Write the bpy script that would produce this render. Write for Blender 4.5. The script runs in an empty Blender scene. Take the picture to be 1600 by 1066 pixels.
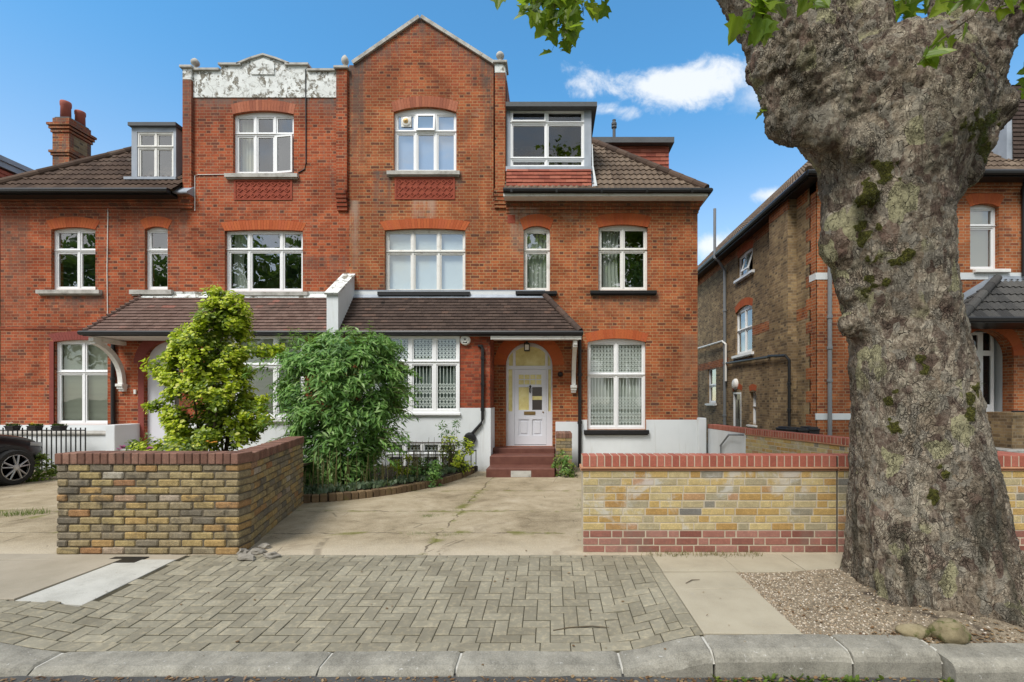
import bpy, bmesh, math, random
from mathutils import Vector, Matrix, noise
from mathutils.geometry import tessellate_polygon

R = math.radians
rng = random.Random(11)
scene = bpy.context.scene
COL = scene.collection

# ------------------------------------------------------------------ camera
F, VX, VY, CZ = 740.0, 860.0, 628.0, 1.52        # focal length and vanishing point in photo pixels, eye height
cam = bpy.data.cameras.new('camera')
cam.sensor_width = 36.0
cam.lens = 36.0 * F / 1600.0
cam.shift_x = (800.0 - VX) / 1600.0
cam.shift_y = (VY - 533.0) / 1600.0
cam.clip_start, cam.clip_end = 0.05, 3000.0
cam_o = bpy.data.objects.new('camera', cam)
cam_o.location = (0, 0, CZ)
cam_o.rotation_euler = (R(90), 0, 0)
COL.objects.link(cam_o)
scene.camera = cam_o

# ------------------------------------------------------------------ sun, sky, exposure
SUN_EL, SUN_AZ = 52.0, 212.0                     # azimuth clockwise from +Y: behind the camera, to the left
sd = bpy.data.lights.new('sun', 'SUN')
sd.energy = 2.4
sd.angle = R(22)
sd.color = (1.0, 0.955, 0.89)
so = bpy.data.objects.new('sun', sd)
COL.objects.link(so)
dirv = Vector((math.sin(R(SUN_AZ)) * math.cos(R(SUN_EL)), math.cos(R(SUN_AZ)) * math.cos(R(SUN_EL)), math.sin(R(SUN_EL))))
so.rotation_euler = dirv.to_track_quat('Z', 'Y').to_euler()
so.location = dirv * 50

world = bpy.data.worlds.new('World')
scene.world = world
world.use_nodes = True


class G:
    """small node-graph helper"""
    def __init__(s, nt):
        s.nt = nt
        s.nt.nodes.clear()

    def node(s, t, **kw):
        n = s.nt.nodes.new(t)
        for k, v in kw.items():
            setattr(n, k, v)
        return n

    def put(s, sock, v):
        if isinstance(v, bpy.types.NodeSocket):
            s.nt.links.new(v, sock)
        elif v is not None:
            if isinstance(v, (tuple, list)) and len(v) == 3 and sock.type == 'RGBA':
                v = (*v, 1)
            sock.default_value = v

    def m(s, op, a, b=None, c=None, clamp=False):
        n = s.node('ShaderNodeMath', operation=op, use_clamp=clamp)
        s.put(n.inputs[0], a)
        if b is not None: s.put(n.inputs[1], b)
        if c is not None: s.put(n.inputs[2], c)
        return n.outputs[0]

    def mix(s, f, a, b, blend='MIX'):
        n = s.node('ShaderNodeMix', data_type='RGBA', blend_type=blend)
        s.put(n.inputs['Factor'], f)
        s.put(n.inputs[6], a)
        s.put(n.inputs[7], b)
        return n.outputs[2]

    def ramp(s, f, stops, interp='LINEAR'):
        n = s.node('ShaderNodeValToRGB')
        cr = n.color_ramp
        cr.interpolation = interp
        while len(cr.elements) > len(stops): cr.elements.remove(cr.elements[-1])
        while len(cr.elements) < len(stops): cr.elements.new(0.5)
        for e, (p, c) in zip(cr.elements, stops):
            e.position = p
            e.color = (c, c, c, 1) if not isinstance(c, (tuple, list)) else (*c[:3], 1)
        s.put(n.inputs[0], f)
        return n.outputs[0]

    def step(s, f, lo, hi, a=0.0, b=1.0):
        n = s.node('ShaderNodeMapRange', interpolation_type='SMOOTHSTEP')
        s.put(n.inputs[0], f); n.inputs[1].default_value = lo; n.inputs[2].default_value = hi
        n.inputs[3].default_value = a; n.inputs[4].default_value = b
        return n.outputs[0]

    def noise(s, vec, scale, detail=4, rough=0.55, dist=0.0, out=0):
        n = s.node('ShaderNodeTexNoise')
        s.put(n.inputs['Vector'], vec)
        n.inputs['Scale'].default_value = scale
        n.inputs['Detail'].default_value = detail
        n.inputs['Roughness'].default_value = rough
        n.inputs['Distortion'].default_value = dist
        return n.outputs[out]

    def vor(s, vec, scale, feature='F1', out='Distance', rand=1.0):
        n = s.node('ShaderNodeTexVoronoi', feature=feature)
        s.put(n.inputs['Vector'], vec)
        n.inputs['Scale'].default_value = scale
        n.inputs['Randomness'].default_value = rand
        return n.outputs[out]

    def obj(s):
        return s.node('ShaderNodeTexCoord').outputs['Object']

    def scl(s, vec, x, y, z):
        n = s.node('ShaderNodeVectorMath', operation='MULTIPLY')
        s.put(n.inputs[0], vec); n.inputs[1].default_value = (x, y, z)
        return n.outputs[0]

    def sep(s, vec):
        n = s.node('ShaderNodeSeparateXYZ'); s.put(n.inputs[0], vec)
        return n.outputs

    def comb(s, x, y, z=0.0):
        n = s.node('ShaderNodeCombineXYZ')
        s.put(n.inputs[0], x); s.put(n.inputs[1], y); s.put(n.inputs[2], z)
        return n.outputs[0]

    def island(s):
        return s.node('ShaderNodeNewGeometry').outputs['Random Per Island']

    def bump(s, h, strength=0.4, dist=0.01, normal=None):
        n = s.node('ShaderNodeBump')
        n.inputs['Strength'].default_value = strength
        n.inputs['Distance'].default_value = dist
        s.put(n.inputs['Height'], h)
        if normal is not None: s.put(n.inputs['Normal'], normal)
        return n.outputs[0]

    def out(s, col, rough=0.8, normal=None, spec=0.4, metal=0.0, coat=0.0):
        b = s.node('ShaderNodeBsdfPrincipled')
        s.put(b.inputs['Base Color'], col); s.put(b.inputs['Roughness'], rough)
        s.put(b.inputs['Specular IOR Level'], spec); s.put(b.inputs['Metallic'], metal)
        b.inputs['Coat Weight'].default_value = coat
        if normal is not None: s.put(b.inputs['Normal'], normal)
        o = s.node('ShaderNodeOutputMaterial')
        s.nt.links.new(b.outputs[0], o.inputs[0])
        return b


# sky: Nishita with a few soft fair-weather clouds mixed in by direction
g = G(world.node_tree)
sky = g.node('ShaderNodeTexSky', sky_type='NISHITA')
sky.sun_disc = False
sky.sun_elevation = R(SUN_EL)
sky.sun_rotation = R(SUN_AZ)
sky.altitude = 200
sky.air_density = 1.0
sky.dust_density = 0.25
sky.ozone_density = 3.0
SKY = 0.15
dirn = g.node('ShaderNodeTexCoord').outputs['Generated']
sx, sy, sz = g.sep(dirn)
ysafe = g.m('MAXIMUM', sy, 0.02)
cu = g.m('DIVIDE', sx, ysafe)
cv = g.m('DIVIDE', sz, ysafe)
front = g.step(sy, 0.05, 0.2)
wn = g.noise(g.comb(cu, cv, 3.1), 5.0, 6, 0.6, 0.4)
wn2 = g.noise(g.comb(cu, cv, 7.7), 13.0, 7, 0.65, 0.5)
def cloud(cx, cy, rx, ry, sharp):
    a = g.m('DIVIDE', g.m('SUBTRACT', cu, cx), rx)
    b = g.m('DIVIDE', g.m('SUBTRACT', cv, cy), ry)
    d = g.m('SQRT', g.m('ADD', g.m('MULTIPLY', a, a), g.m('MULTIPLY', b, b)))
    d = g.m('ADD', d, g.m('MULTIPLY', g.m('SUBTRACT', wn, 0.5), 2.3))
    d = g.m('ADD', d, g.m('MULTIPLY', g.m('SUBTRACT', wn2, 0.5), 1.3))
    return g.step(d, 1.0, sharp, 0.0, 1.0)
def cpx(px, py, rx, ry, sharp): return cloud((px - VX) / F, (VY - py) / F, rx / F, ry / F, sharp)
c1 = cpx(1045, 134, 150, 44, 0.35)
c2 = cpx(955, 172, 55, 20, 0.2)
c3 = cpx(1205, 305, 45, 18, 0.2)
c4 = cpx(1120, 385, 60, 26, 0.2)
c5 = cpx(1180, 150, 60, 40, -0.3)
cm = g.m('MULTIPLY', g.m('MAXIMUM', g.m('MAXIMUM', c1, c2), g.m('MAXIMUM', g.m('MAXIMUM', c3, c4), g.m('MULTIPLY', c5, 0.6))), front)
cm = g.m('MULTIPLY', cm, 0.9)
skyb = g.mix(1.0, sky.outputs[0], g.mix(g.step(sz, 0.58, 0.22), (0.53, 1.02, 1.10), (1.12, 1.06, 0.94)), 'MULTIPLY')
skyc = g.mix(cm, skyb, (4.1, 4.25, 4.4))
# unseen broken cloud, added overhead and behind camera for soft light and pane reflections
rn = g.noise(dirn, 2.6, 6, 0.6, 0.5)
rear = g.m('MULTIPLY', g.step(sy, 0.46, 0.12), g.step(rn, 0.40, 0.58, 0.45, 1.0))
cloudc = g.ramp(g.noise(dirn, 3.7, 5, 0.6, 0.3), [(0.3, (0.62, 0.63, 0.65)), (0.65, (1.0, 1.0, 1.0))])
cl2 = g.mix(1.0, cloudc, (5.5, 5.45, 5.3), 'MULTIPLY')
skyc = g.mix(rear, skyc, cl2)
bg = g.node('ShaderNodeBackground')
g.put(bg.inputs[0], skyc)
bg.inputs[1].default_value = SKY
wo = g.node('ShaderNodeOutputWorld')
g.nt.links.new(bg.outputs[0], wo.inputs[0])

scene.view_settings.view_transform = 'Standard'
scene.view_settings.look = 'None'
scene.view_settings.exposure = 0.7
scene.view_settings.gamma = 1.0
scene.view_settings.use_curve_mapping = False
scene.cycles.max_bounces = 6
scene.cycles.transparent_max_bounces = 16
scene.cycles.caustics_reflective = False
scene.cycles.caustics_refractive = False

# ------------------------------------------------------------------ helpers
def XP(px, Y): return (px - VX) * Y / F
def ZP(py, Y): return CZ + (VY - py) * Y / F


def link(o, parent=None):
    COL.objects.link(o)
    if parent is not None:
        o.parent = parent
        if parent.type == 'EMPTY':
            o.matrix_parent_inverse = Matrix.Translation(-Vector(parent.location))
    return o


def tag(o, label=None, cat=None, group=None, kind=None):
    if label: o['label'] = label
    if cat: o['category'] = cat
    if group: o['group'] = group
    if kind: o['kind'] = kind
    return o


def thing(name, label, cat, loc, group=None):
    o = bpy.data.objects.new(name, None)
    o.empty_display_size = 0.3
    o.location = loc
    COL.objects.link(o)
    return tag(o, label, cat, group)


def struct(o): return tag(o, kind='structure')


class MB:
    """collects geometry, then links it as ONE mesh object"""
    base = None                                    # optional frame for things built in a turned wall

    def __init__(s):
        s.v, s.f, s.mi = [], [], []
        s.tf = None

    def add(s, verts, faces, mi=0):
        b = len(s.v)
        if s.tf is not None:
            verts = [s.tf @ Vector(p) for p in verts]
        if MB.base is not None:
            verts = [MB.base @ Vector(p) for p in verts]
        s.v.extend([tuple(p) for p in verts])
        s.f.extend([tuple(i + b for i in f) for f in faces])
        s.mi.extend([mi] * len(faces))
        return s

    def box(s, x0, x1, y0, y1, z0, z1, mi=0, c=0.0):
        if x0 > x1: x0, x1 = x1, x0
        if y0 > y1: y0, y1 = y1, y0
        if z0 > z1: z0, z1 = z1, z0
        if c <= 0:
            v = [(x, y, z) for x in (x0, x1) for y in (y0, y1) for z in (z0, z1)]
            return s.add(v, [(0, 1, 3, 2), (4, 6, 7, 5), (0, 4, 5, 1), (2, 3, 7, 6), (0, 2, 6, 4), (1, 5, 7, 3)], mi)
        return s.hull([(x0, y0, z0), (x1, y1, z1)], c, mi)

    def hull(s, mm, c, mi=0):
        # chamfered box: 24 vertices
        (x0, y0, z0), (x1, y1, z1) = mm
        c = min(c, (x1 - x0) * .45, (y1 - y0) * .45, (z1 - z0) * .45)
        v, idx = [], {}
        for ix, x in enumerate((x0, x1)):
            for iy, y in enumerate((y0, y1)):
                for iz, z in enumerate((z0, z1)):
                    sx, sy, sz = 1 - 2 * ix, 1 - 2 * iy, 1 - 2 * iz
                    idx[ix, iy, iz] = len(v)
                    v += [(x, y + sy * c, z + sz * c), (x + sx * c, y, z + sz * c), (x + sx * c, y + sy * c, z)]
        I = lambda a, b, d, k: idx[a, b, d] + k
        f = []
        for a in (0, 1):
            q = [(0, 0), (1, 0), (1, 1), (0, 1)]
            if a == 0: q = q[::-1]
            f.append([I(a, p, r, 0) for p, r in q])
            f.append([I(p, a, r, 1) for p, r in q[::-1]])
            f.append([I(p, r, a, 2) for p, r in q])
            for b in (0, 1):
                flip = (a + b) % 2
                e = [I(a, b, 0, 0), I(a, b, 0, 1), I(a, b, 1, 1), I(a, b, 1, 0)]
                f.append(e[::-1] if not flip else e)
                e = [I(a, 0, b, 0), I(a, 0, b, 2), I(a, 1, b, 2), I(a, 1, b, 0)]
                f.append(e if not flip else e[::-1])
                e = [I(0, a, b, 1), I(0, a, b, 2), I(1, a, b, 2), I(1, a, b, 1)]
                f.append(e[::-1] if not flip else e)
                for d in (0, 1):
                    t = [I(a, b, d, 0), I(a, b, d, 1), I(a, b, d, 2)]
                    f.append(t if (a + b + d) % 2 == 1 else t[::-1])
        return s.add(v, f, mi)

    def prism(s, loops, o, U, V, depth, mi=0, back=True, side_mi=None):
        """2-D polygon with holes (first loop outer) extruded backwards along -(U x V)"""
        o, U, V = Vector(o), Vector(U), Vector(V)
        N = U.cross(V)
        sm = mi if side_mi is None else side_mi
        fixed = []
        for k, lp in enumerate(loops):
            a = sum(lp[i][0] * lp[(i + 1) % len(lp)][1] - lp[(i + 1) % len(lp)][0] * lp[i][1] for i in range(len(lp)))
            if (a > 0) != (k == 0): lp = lp[::-1]
            fixed.append(list(lp))
        flat = [p for lp in fixed for p in lp]
        n = len(flat)
        tris = tessellate_polygon([[Vector((p[0], p[1], 0)) for p in lp] for lp in fixed])
        front = []
        for t in tris:
            a, b, c = (flat[i] for i in t)
            ar = (b[0] - a[0]) * (c[1] - a[1]) - (c[0] - a[0]) * (b[1] - a[1])
            if abs(ar) < 1e-10: continue
            front.append(tuple(t) if ar > 0 else (t[0], t[2], t[1]))
        vf = [o + U * p[0] + V * p[1] for p in flat]
        vb = [q - N * depth for q in vf]
        faces = [f for f in front]
        mis = [mi] * len(front)
        if back:
            faces += [(f[0] + n, f[2] + n, f[1] + n) for f in front]; mis += [sm] * len(front)
        b = 0
        for lp in fixed:
            k = len(lp)
            for i in range(k):
                j = (i + 1) % k
                faces.append((b + j, b + i, b + i + n, b + j + n)); mis.append(sm)
            b += k
        base = len(s.mi)
        s.add(vf + vb, faces, mi)
        s.mi[base:] = mis
        return s

    def wallprism(s, loops, y, depth, mi=0, **kw):   # facing -Y, coordinates (x, z)
        return s.prism(loops, (0, y, 0), (1, 0, 0), (0, 0, 1), depth, mi, **kw)

    def tube(s, pts, r, n=8, mi=0, caps=True):
        pts = [Vector(p) for p in pts]
        rs = r if isinstance(r, (list, tuple)) else [r] * len(pts)
        up = Vector((0.31, 0.17, 0.93))
        rings = []
        for i, p in enumerate(pts):
            d = (pts[min(i + 1, len(pts) - 1)] - pts[max(i - 1, 0)])
            if d.length < 1e-9: d = Vector((0, 0, 1))
            d.normalize()
            a = d.cross(up)
            if a.length < 0.05: a = d.cross(Vector((1, 0, 0)))
            a.normalize(); b = d.cross(a)
            rings.append([p + (a * math.cos(t) + b * math.sin(t)) * rs[i] for t in (2 * math.pi * k / n for k in range(n))])
        v = [q for ring in rings for q in ring]
        f = []
        for i in range(len(rings) - 1):
            for k in range(n):
                a, b = i * n + k, i * n + (k + 1) % n
                f.append((a, a + n, b + n, b))
        if caps:
            f.append(tuple(range(n)))
            f.append(tuple(range((len(rings) - 1) * n, len(rings) * n))[::-1])
        return s.add(v, f, mi)

    def lathe(s, c, prof, n=20, mi=0, axis='Z'):
        c = Vector(c)
        v, f = [], []
        for r, h in prof:
            for k in range(n):
                t = 2 * math.pi * k / n
                if axis == 'Z': p = (r * math.cos(t), r * math.sin(t), h)
                elif axis == 'Y': p = (r * math.cos(t), -h, r * math.sin(t))
                else: p = (h, r * math.cos(t), r * math.sin(t))
                v.append(c + Vector(p))
        for i in range(len(prof) - 1):
            for k in range(n):
                a, b = i * n + k, i * n + (k + 1) % n
                f.append((a, b, b + n, a + n))
        f.append(tuple(range(n))[::-1]); f.append(tuple(range((len(prof) - 1) * n, len(prof) * n)))
        return s.add(v, f, mi)

    def grid(s, fn, nu, nv, mi=0):
        v = [fn(i / nu, j / nv) for j in range(nv + 1) for i in range(nu + 1)]
        f = [(j * (nu + 1) + i, j * (nu + 1) + i + 1, (j + 1) * (nu + 1) + i + 1, (j + 1) * (nu + 1) + i) for j in range(nv) for i in range(nu)]
        return s.add(v, f, mi)

    def build(s, name, mats, parent=None, smooth=False, fix=False):
        me = bpy.data.meshes.new(name)
        me.from_pydata(s.v, [], s.f)
        for m_ in (mats if isinstance(mats, (list, tuple)) else [mats]):
            me.materials.append(m_)
        me.polygons.foreach_set('material_index', s.mi)
        if smooth: me.polygons.foreach_set('use_smooth', [True] * len(s.f))
        if fix:
            bm = bmesh.new(); bm.from_mesh(me)
            bmesh.ops.recalc_face_normals(bm, faces=bm.faces)
            bm.to_mesh(me); bm.free()
        me.update()
        o = bpy.data.objects.new(name, me)
        return link(o, parent)


def arc_top(x0, x1, zs, rise, n=14):
    """points of a segmental arch from (x0, zs) to (x1, zs)"""
    w = (x1 - x0) / 2
    if rise <= 1e-4: return [(x0, zs), (x1, zs)]
    r = (w * w + rise * rise) / (2 * rise)
    cx, cz = (x0 + x1) / 2, zs + rise - r
    a = math.asin(min(1, w / r))
    if rise > w: a = math.pi - a
    return [(cx + r * math.sin(-a + 2 * a * i / n), cz + r * math.cos(-a + 2 * a * i / n)) for i in range(n + 1)]


def rect(x0, x1, z0, z1): return [(x0, z0), (x1, z0), (x1, z1), (x0, z1)]
def arched(x0, x1, z0, z1, rise, n=14): return [(x0, z0), (x1, z0)] + arc_top(x0, x1, z1 - rise, rise, n)[::-1]

# ------------------------------------------------------------------ materials
def newmat(name):
    m_ = bpy.data.materials.new(name)
    m_.use_nodes = True
    return m_, G(m_.node_tree)


def plain(name, col, rough=0.6, spec=0.4, metal=0.0, coat=0.0, var=0.0, nscale=6.0, bump=0.0, bscale=60.0):
    m_, g = newmat(name)
    c, nrm = col, None
    if var > 0:
        v = g.obj()
        n1 = g.noise(v, nscale, 5, 0.6)
        c = g.mix(n1, tuple(x * (1 - var) for x in col), tuple(min(1, x * (1 + var)) for x in col))
    if bump > 0:
        nrm = g.bump(g.noise(g.obj(), bscale, 4, 0.6), bump, 0.005)
    g.out(c, rough, nrm, spec, metal, coat)
    return m_


def mottled(name, stops, scale=3.0, rough=0.85, bump=0.3, bscale=80.0, spots=None, fine=0.25, fscale=140.0, dist=0.0, bdist=0.006, stretch=None):
    m_, g = newmat(name)
    v = g.obj()
    vs = g.scl(v, *stretch) if stretch else v
    n1 = g.noise(vs, scale, 7, 0.62, dist)
    n2 = g.noise(v, fscale, 3, 0.6)
    f = g.m('ADD', n1, g.m('MULTIPLY', g.m('SUBTRACT', n2, 0.5), fine))
    c = g.ramp(f, stops)
    if spots:
        col, sc, lo, hi = spots
        sp = g.step(g.noise(vs, sc, 6, 0.65, 0.4), lo, hi)
        c = g.mix(sp, c, col)
    h = g.noise(v, bscale, 6, 0.7)
    g.out(c, rough, g.bump(h, bump, bdist), 0.25)
    return m_


def brick_mat(name, cols, mortar, row=0.075, st=0.225, hd=0.1125, flemish=True, joint=0.0068, tint=None, dirt=0.35, rough=0.88, bump=0.5, mrough=0.0, hue_z=None, seed=0.0, stains=(), gable=None):
    """procedural brickwork: per-brick colour, recessed mortar, weathering; u runs along whichever axis the face runs"""
    m_, g = newmat(name)
    v = g.obj()
    x, y, z = g.sep(v)
    nx, ny, nz = g.sep(g.node('ShaderNodeNewGeometry').outputs['True Normal'])
    side = g.m('GREATER_THAN', g.m('ABSOLUTE', nx), 0.6)
    top = g.m('GREATER_THAN', g.m('ABSOLUTE', nz), 0.7)
    u = g.m('ADD', g.m('MULTIPLY', x, g.m('SUBTRACT', 1.0, side)), g.m('MULTIPLY', y, side))
    w = g.m('ADD', g.m('MULTIPLY', z, g.m('SUBTRACT', 1.0, top)), g.m('MULTIPLY', y, top))
    # slight waviness of the courses
    wob = g.noise(v, 1.7, 2, 0.5)
    w = g.m('ADD', w, g.m('MULTIPLY', g.m('SUBTRACT', wob, 0.5), 0.012))
    per = st + hd if flemish else st
    rr = g.m('DIVIDE', w, row)
    ri = g.m('FLOOR', rr); rf = g.m('SUBTRACT', rr, ri)
    odd = g.m('MODULO', g.m('ABSOLUTE', ri), 2.0)
    k = g.m('ADD', g.m('DIVIDE', u, per), g.m('MULTIPLY', odd, 0.5))
    k = g.m('ADD', k, 200.0)
    ki = g.m('FLOOR', k); kf = g.m('SUBTRACT', k, ki)
    d0 = g.m('MINIMUM', kf, g.m('SUBTRACT', 1.0, kf))
    if flemish:
        q = st / per
        hdr = g.m('GREATER_THAN', kf, q)
        d0 = g.m('MINIMUM', d0, g.m('ABSOLUTE', g.m('SUBTRACT', kf, q)))
        bid = g.m('ADD', g.m('MULTIPLY', ki, 2.0), hdr)
    else:
        hdr = None
        bid = ki
    du = g.m('MULTIPLY', d0, per)
    dv = g.m('MULTIPLY', g.m('MINIMUM', rf, g.m('SUBTRACT', 1.0, rf)), row)
    d = g.m('MINIMUM', du, dv)
    rag = g.m('MULTIPLY', g.m('SUBTRACT', g.noise(v, 45.0, 3, 0.6), 0.5), 0.004)
    brick = g.step(g.m('ADD', d, rag), joint - 0.0015, joint + 0.0015)
    wnz = g.node('ShaderNodeTexWhiteNoise', noise_dimensions='3D')
    g.put(wnz.inputs['Vector'], g.comb(bid, ri, g.m('ADD', side, seed)))
    rnd = wnz.outputs[0]
    if hdr is not None:      # headers tend to be the darker, harder fired ends
        rnd = g.m('SUBTRACT', rnd, g.m('MULTIPLY', hdr, 0.06))
    bc = g.ramp(rnd, cols)
    face = g.noise(v, 26.0, 5, 0.65)
    bc = g.mix(g.m('MULTIPLY', g.step(face, 0.35, 0.75), 0.4), bc, (0.62, 0.55, 0.5), 'MULTIPLY')
    big = g.noise(v, 0.8, 5, 0.6, 0.6)
    mc = g.mix(g.noise(v, 6.0, 4, 0.6), tuple(c * 0.7 for c in mortar), mortar)
    c = g.mix(brick, mc, bc)
    wide = g.noise(v, 1.15, 6, 0.6, 0.8)
    c = g.mix(g.step(wide, 0.40, 0.60), g.mix(1.0, c, (0.74, 0.72, 0.70), 'MULTIPLY'), g.mix(1.0, c, (1.08, 1.06, 1.02), 'MULTIPLY'))
    pale = g.m('MULTIPLY', g.step(g.noise(v, 2.0, 6, 0.7, 0.6), 0.60, 0.74), 0.28)      # lime bloom and old re-pointing
    c = g.mix(pale, c, (0.46, 0.36, 0.27))
    if tint:
        c = g.mix(g.m('MULTIPLY', g.step(big, 0.45, 0.7), tint[1]), c, tint[0], 'MULTIPLY')
    if dirt > 0:             # soot and weathering, running downwards
        st_ = g.noise(g.scl(v, 2.2, 2.2, 0.45), 1.6, 6, 0.65, 0.3)
        c = g.mix(g.m('MULTIPLY', g.step(st_, 0.52, 0.75), dirt), c, (0.10, 0.085, 0.075))
    if hue_z:
        for (z0, z1, col, amt) in hue_z:
            c = g.mix(g.m('MULTIPLY', g.step(g.m('ADD', z, g.m('MULTIPLY', big, 1.2)), z0, z1), amt), c, col, 'MULTIPLY')
    # soot and run-off stains of their own shape: under sills and copings, beside the piers
    strk = g.noise(g.scl(v, 9.0, 9.0, 0.7), 1.0, 6, 0.7, 0.2)
    blot = g.noise(v, 2.3, 6, 0.7, 0.4)
    for (x0, x1, z0, z1, amt, col) in stains:      # fades downwards from z1 to z0
        mx = g.m('MULTIPLY', g.step(x, x0 - 0.06, x0 + 0.10), g.step(x, x1 + 0.06, x1 - 0.10))
        mz = g.m('MULTIPLY', g.step(z, z0, z1), g.step(z, z1 + 0.05, z1))
        mk = g.m('MULTIPLY', g.m('MULTIPLY', mx, mz), g.step(g.m('ADD', g.m('MULTIPLY', strk, .6), g.m('MULTIPLY', blot, .4)), 0.36, 0.56))
        c = g.mix(g.m('MULTIPLY', mk, amt), c, col)
    if gable:                                      # band below the sloping gable coping
        ax_, az_, kk, wid = gable
        dd = g.m('SUBTRACT', g.m('SUBTRACT', az_, g.m('MULTIPLY', g.m('ABSOLUTE', g.m('SUBTRACT', x, ax_)), kk)), z)
        mk = g.m('MULTIPLY', g.step(dd, wid, 0.0), g.step(g.m('ADD', g.m('MULTIPLY', strk, .5), g.m('MULTIPLY', blot, .5)), 0.42, 0.60))
        c = g.mix(g.m('MULTIPLY', mk, 0.75), c, (0.10, 0.085, 0.075))
    h = g.m('ADD', g.m('MULTIPLY', brick, 1.0), g.m('MULTIPLY', face, 0.35))
    g.out(c, rough, g.bump(h, bump, 0.006), 0.2)
    return m_


def island_mat(name, stops, rough=0.85, noise_amt=0.3, nscale=18.0, bump=0.4, bscale=70.0, dirt=None, bdist=0.006, spec=0.25):
    """per-piece colour (bricks, tiles, pavers modelled as separate pieces of one mesh)"""
    m_, g = newmat(name)
    v = g.obj()
    c = g.ramp(g.island(), stops)
    n1 = g.noise(v, nscale, 6, 0.65)
    n3 = g.noise(v, nscale * 6, 4, 0.65)
    c = g.mix(g.m('MULTIPLY', g.step(n1, 0.3, 0.7), noise_amt), c, (0.62, 0.6, 0.56), 'MULTIPLY')
    c = g.mix(g.m('MULTIPLY', g.step(n3, 0.45, 0.7), noise_amt), c, (0.9, 0.85, 0.78), 'SCREEN' if False else 'OVERLAY')
    if dirt:
        col, sc, lo, hi, amt = dirt
        c = g.mix(g.m('MULTIPLY', g.step(g.noise(v, sc, 6, 0.65, 0.5), lo, hi), amt), c, col)
    h = g.m('ADD', g.noise(v, bscale, 5, 0.7), g.m('MULTIPLY', n1, 0.6))
    g.out(c, rough, g.bump(h, bump, bdist), spec)
    return m_


def leaf_mat(name, stops, trans=0.35, rough=0.45, tcol=None):
    m_, g = newmat(name)
    c = g.ramp(g.island(), stops)
    c = g.mix(g.m('MULTIPLY', g.noise(g.obj(), 30.0, 2), 0.3), c, (0.5, 0.55, 0.4), 'MULTIPLY')
    b = g.node('ShaderNodeBsdfPrincipled')
    g.put(b.inputs['Base Color'], c); b.inputs['Roughness'].default_value = rough
    b.inputs['Specular IOR Level'].default_value = 0.4
    t = g.node('ShaderNodeBsdfTranslucent')
    g.put(t.inputs[0], g.mix(0.5, c, tcol or (0.25, 0.42, 0.03)))
    mx = g.node('ShaderNodeMixShader'); mx.inputs[0].default_value = trans
    g.nt.links.new(b.outputs[0], mx.inputs[1]); g.nt.links.new(t.outputs[0], mx.inputs[2])
    o = g.node('ShaderNodeOutputMaterial'); g.nt.links.new(mx.outputs[0], o.inputs[0])
    return m_


def glass_mat(name, base=0.10, tint=(0.85, 0.9, 0.88), rough=0.0, wob=0.06):
    m_, g = newmat(name)
    ge = g.node('ShaderNodeNewGeometry')           # two-sided Schlick reflection of a thin pane
    dp = g.node('ShaderNodeVectorMath', operation='DOT_PRODUCT')
    g.put(dp.inputs[0], ge.outputs['Incoming']); g.put(dp.inputs[1], ge.outputs['True Normal'])
    q = g.m('POWER', g.m('SUBTRACT', 1.0, g.m('ABSOLUTE', dp.outputs['Value']), clamp=True), 5.0)
    f = g.m('ADD', g.m('MULTIPLY', q, 0.85), base + 0.05, clamp=True)
    gl = g.node('ShaderNodeBsdfGlossy'); gl.inputs['Roughness'].default_value = rough
    gl.inputs[0].default_value = (0.95, 0.97, 1.0, 1)
    if wob:
        g.put(gl.inputs['Normal'], g.bump(g.noise(g.obj(), 1.1, 2, 0.5), wob, 0.1))
    tr = g.node('ShaderNodeBsdfTransparent'); tr.inputs[0].default_value = (*tint, 1)
    mx = g.node('ShaderNodeMixShader'); g.put(mx.inputs[0], f)
    g.nt.links.new(tr.outputs[0], mx.inputs[1]); g.nt.links.new(gl.outputs[0], mx.inputs[2])
    o = g.node('ShaderNodeOutputMaterial'); g.nt.links.new(mx.outputs[0], o.inputs[0])
    return m_


M = {}
RB = [(0.0, (0.14, 0.055, 0.036)), (0.06, (0.22, 0.072, 0.038)), (0.16, (0.30, 0.085, 0.035)), (0.55, (0.37, 0.11, 0.045)), (0.8, (0.42, 0.135, 0.052)), (1.0, (0.33, 0.09, 0.045))]
LB = [(0.0, (0.14, 0.05, 0.034)), (0.07, (0.20, 0.055, 0.03)), (0.2, (0.30, 0.068, 0.03)), (0.65, (0.37, 0.085, 0.035)), (1.0, (0.42, 0.11, 0.045))]
M['brick_r'] = brick_mat('orange_red_brick', RB, (0.47, 0.30, 0.155), dirt=0.42, tint=((0.72, 0.55, 0.5), 0.4), hue_z=[(8.9, 10.8, (0.80, 0.66, 0.66), 0.85)], gable=(-3.29, 11.22, 0.68, 0.75),
    stains=[(-5.1, -4.70, 6.2, 10.1, 0.8, (0.085, 0.07, 0.06)), (-4.5, -4.0, 5.9, 7.35, 0.8, (0.10, 0.085, 0.075)), (-2.5, -2.2, 6.6, 7.35, 0.7, (0.10, 0.085, 0.075)), (-1.75, -1.45, 6.5, 10.2, 0.75, (0.075, 0.065, 0.055)),
            (-5.08, -4.85, 4.3, 6.6, 0.8, (0.34, 0.25, 0.19)), (-3.5, -2.9, 5.8, 6.65, 0.75, (0.42, 0.30, 0.23)), (-1.1, -0.3, 5.9, 6.4, 0.8, (0.40, 0.30, 0.24)), (-1.05, -0.4, 4.9, 6.0, 0.5, (0.36, 0.27, 0.21)),
            (1.1, 2.8, 3.5, 4.28, 0.6, (0.12, 0.09, 0.07)), (3.3, 3.74, 0.2, 3.2, 0.5, (0.20, 0.13, 0.09)), (-1.1, 3.7, 6.1, 6.6, 0.45, (0.12, 0.075, 0.055))])
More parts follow.
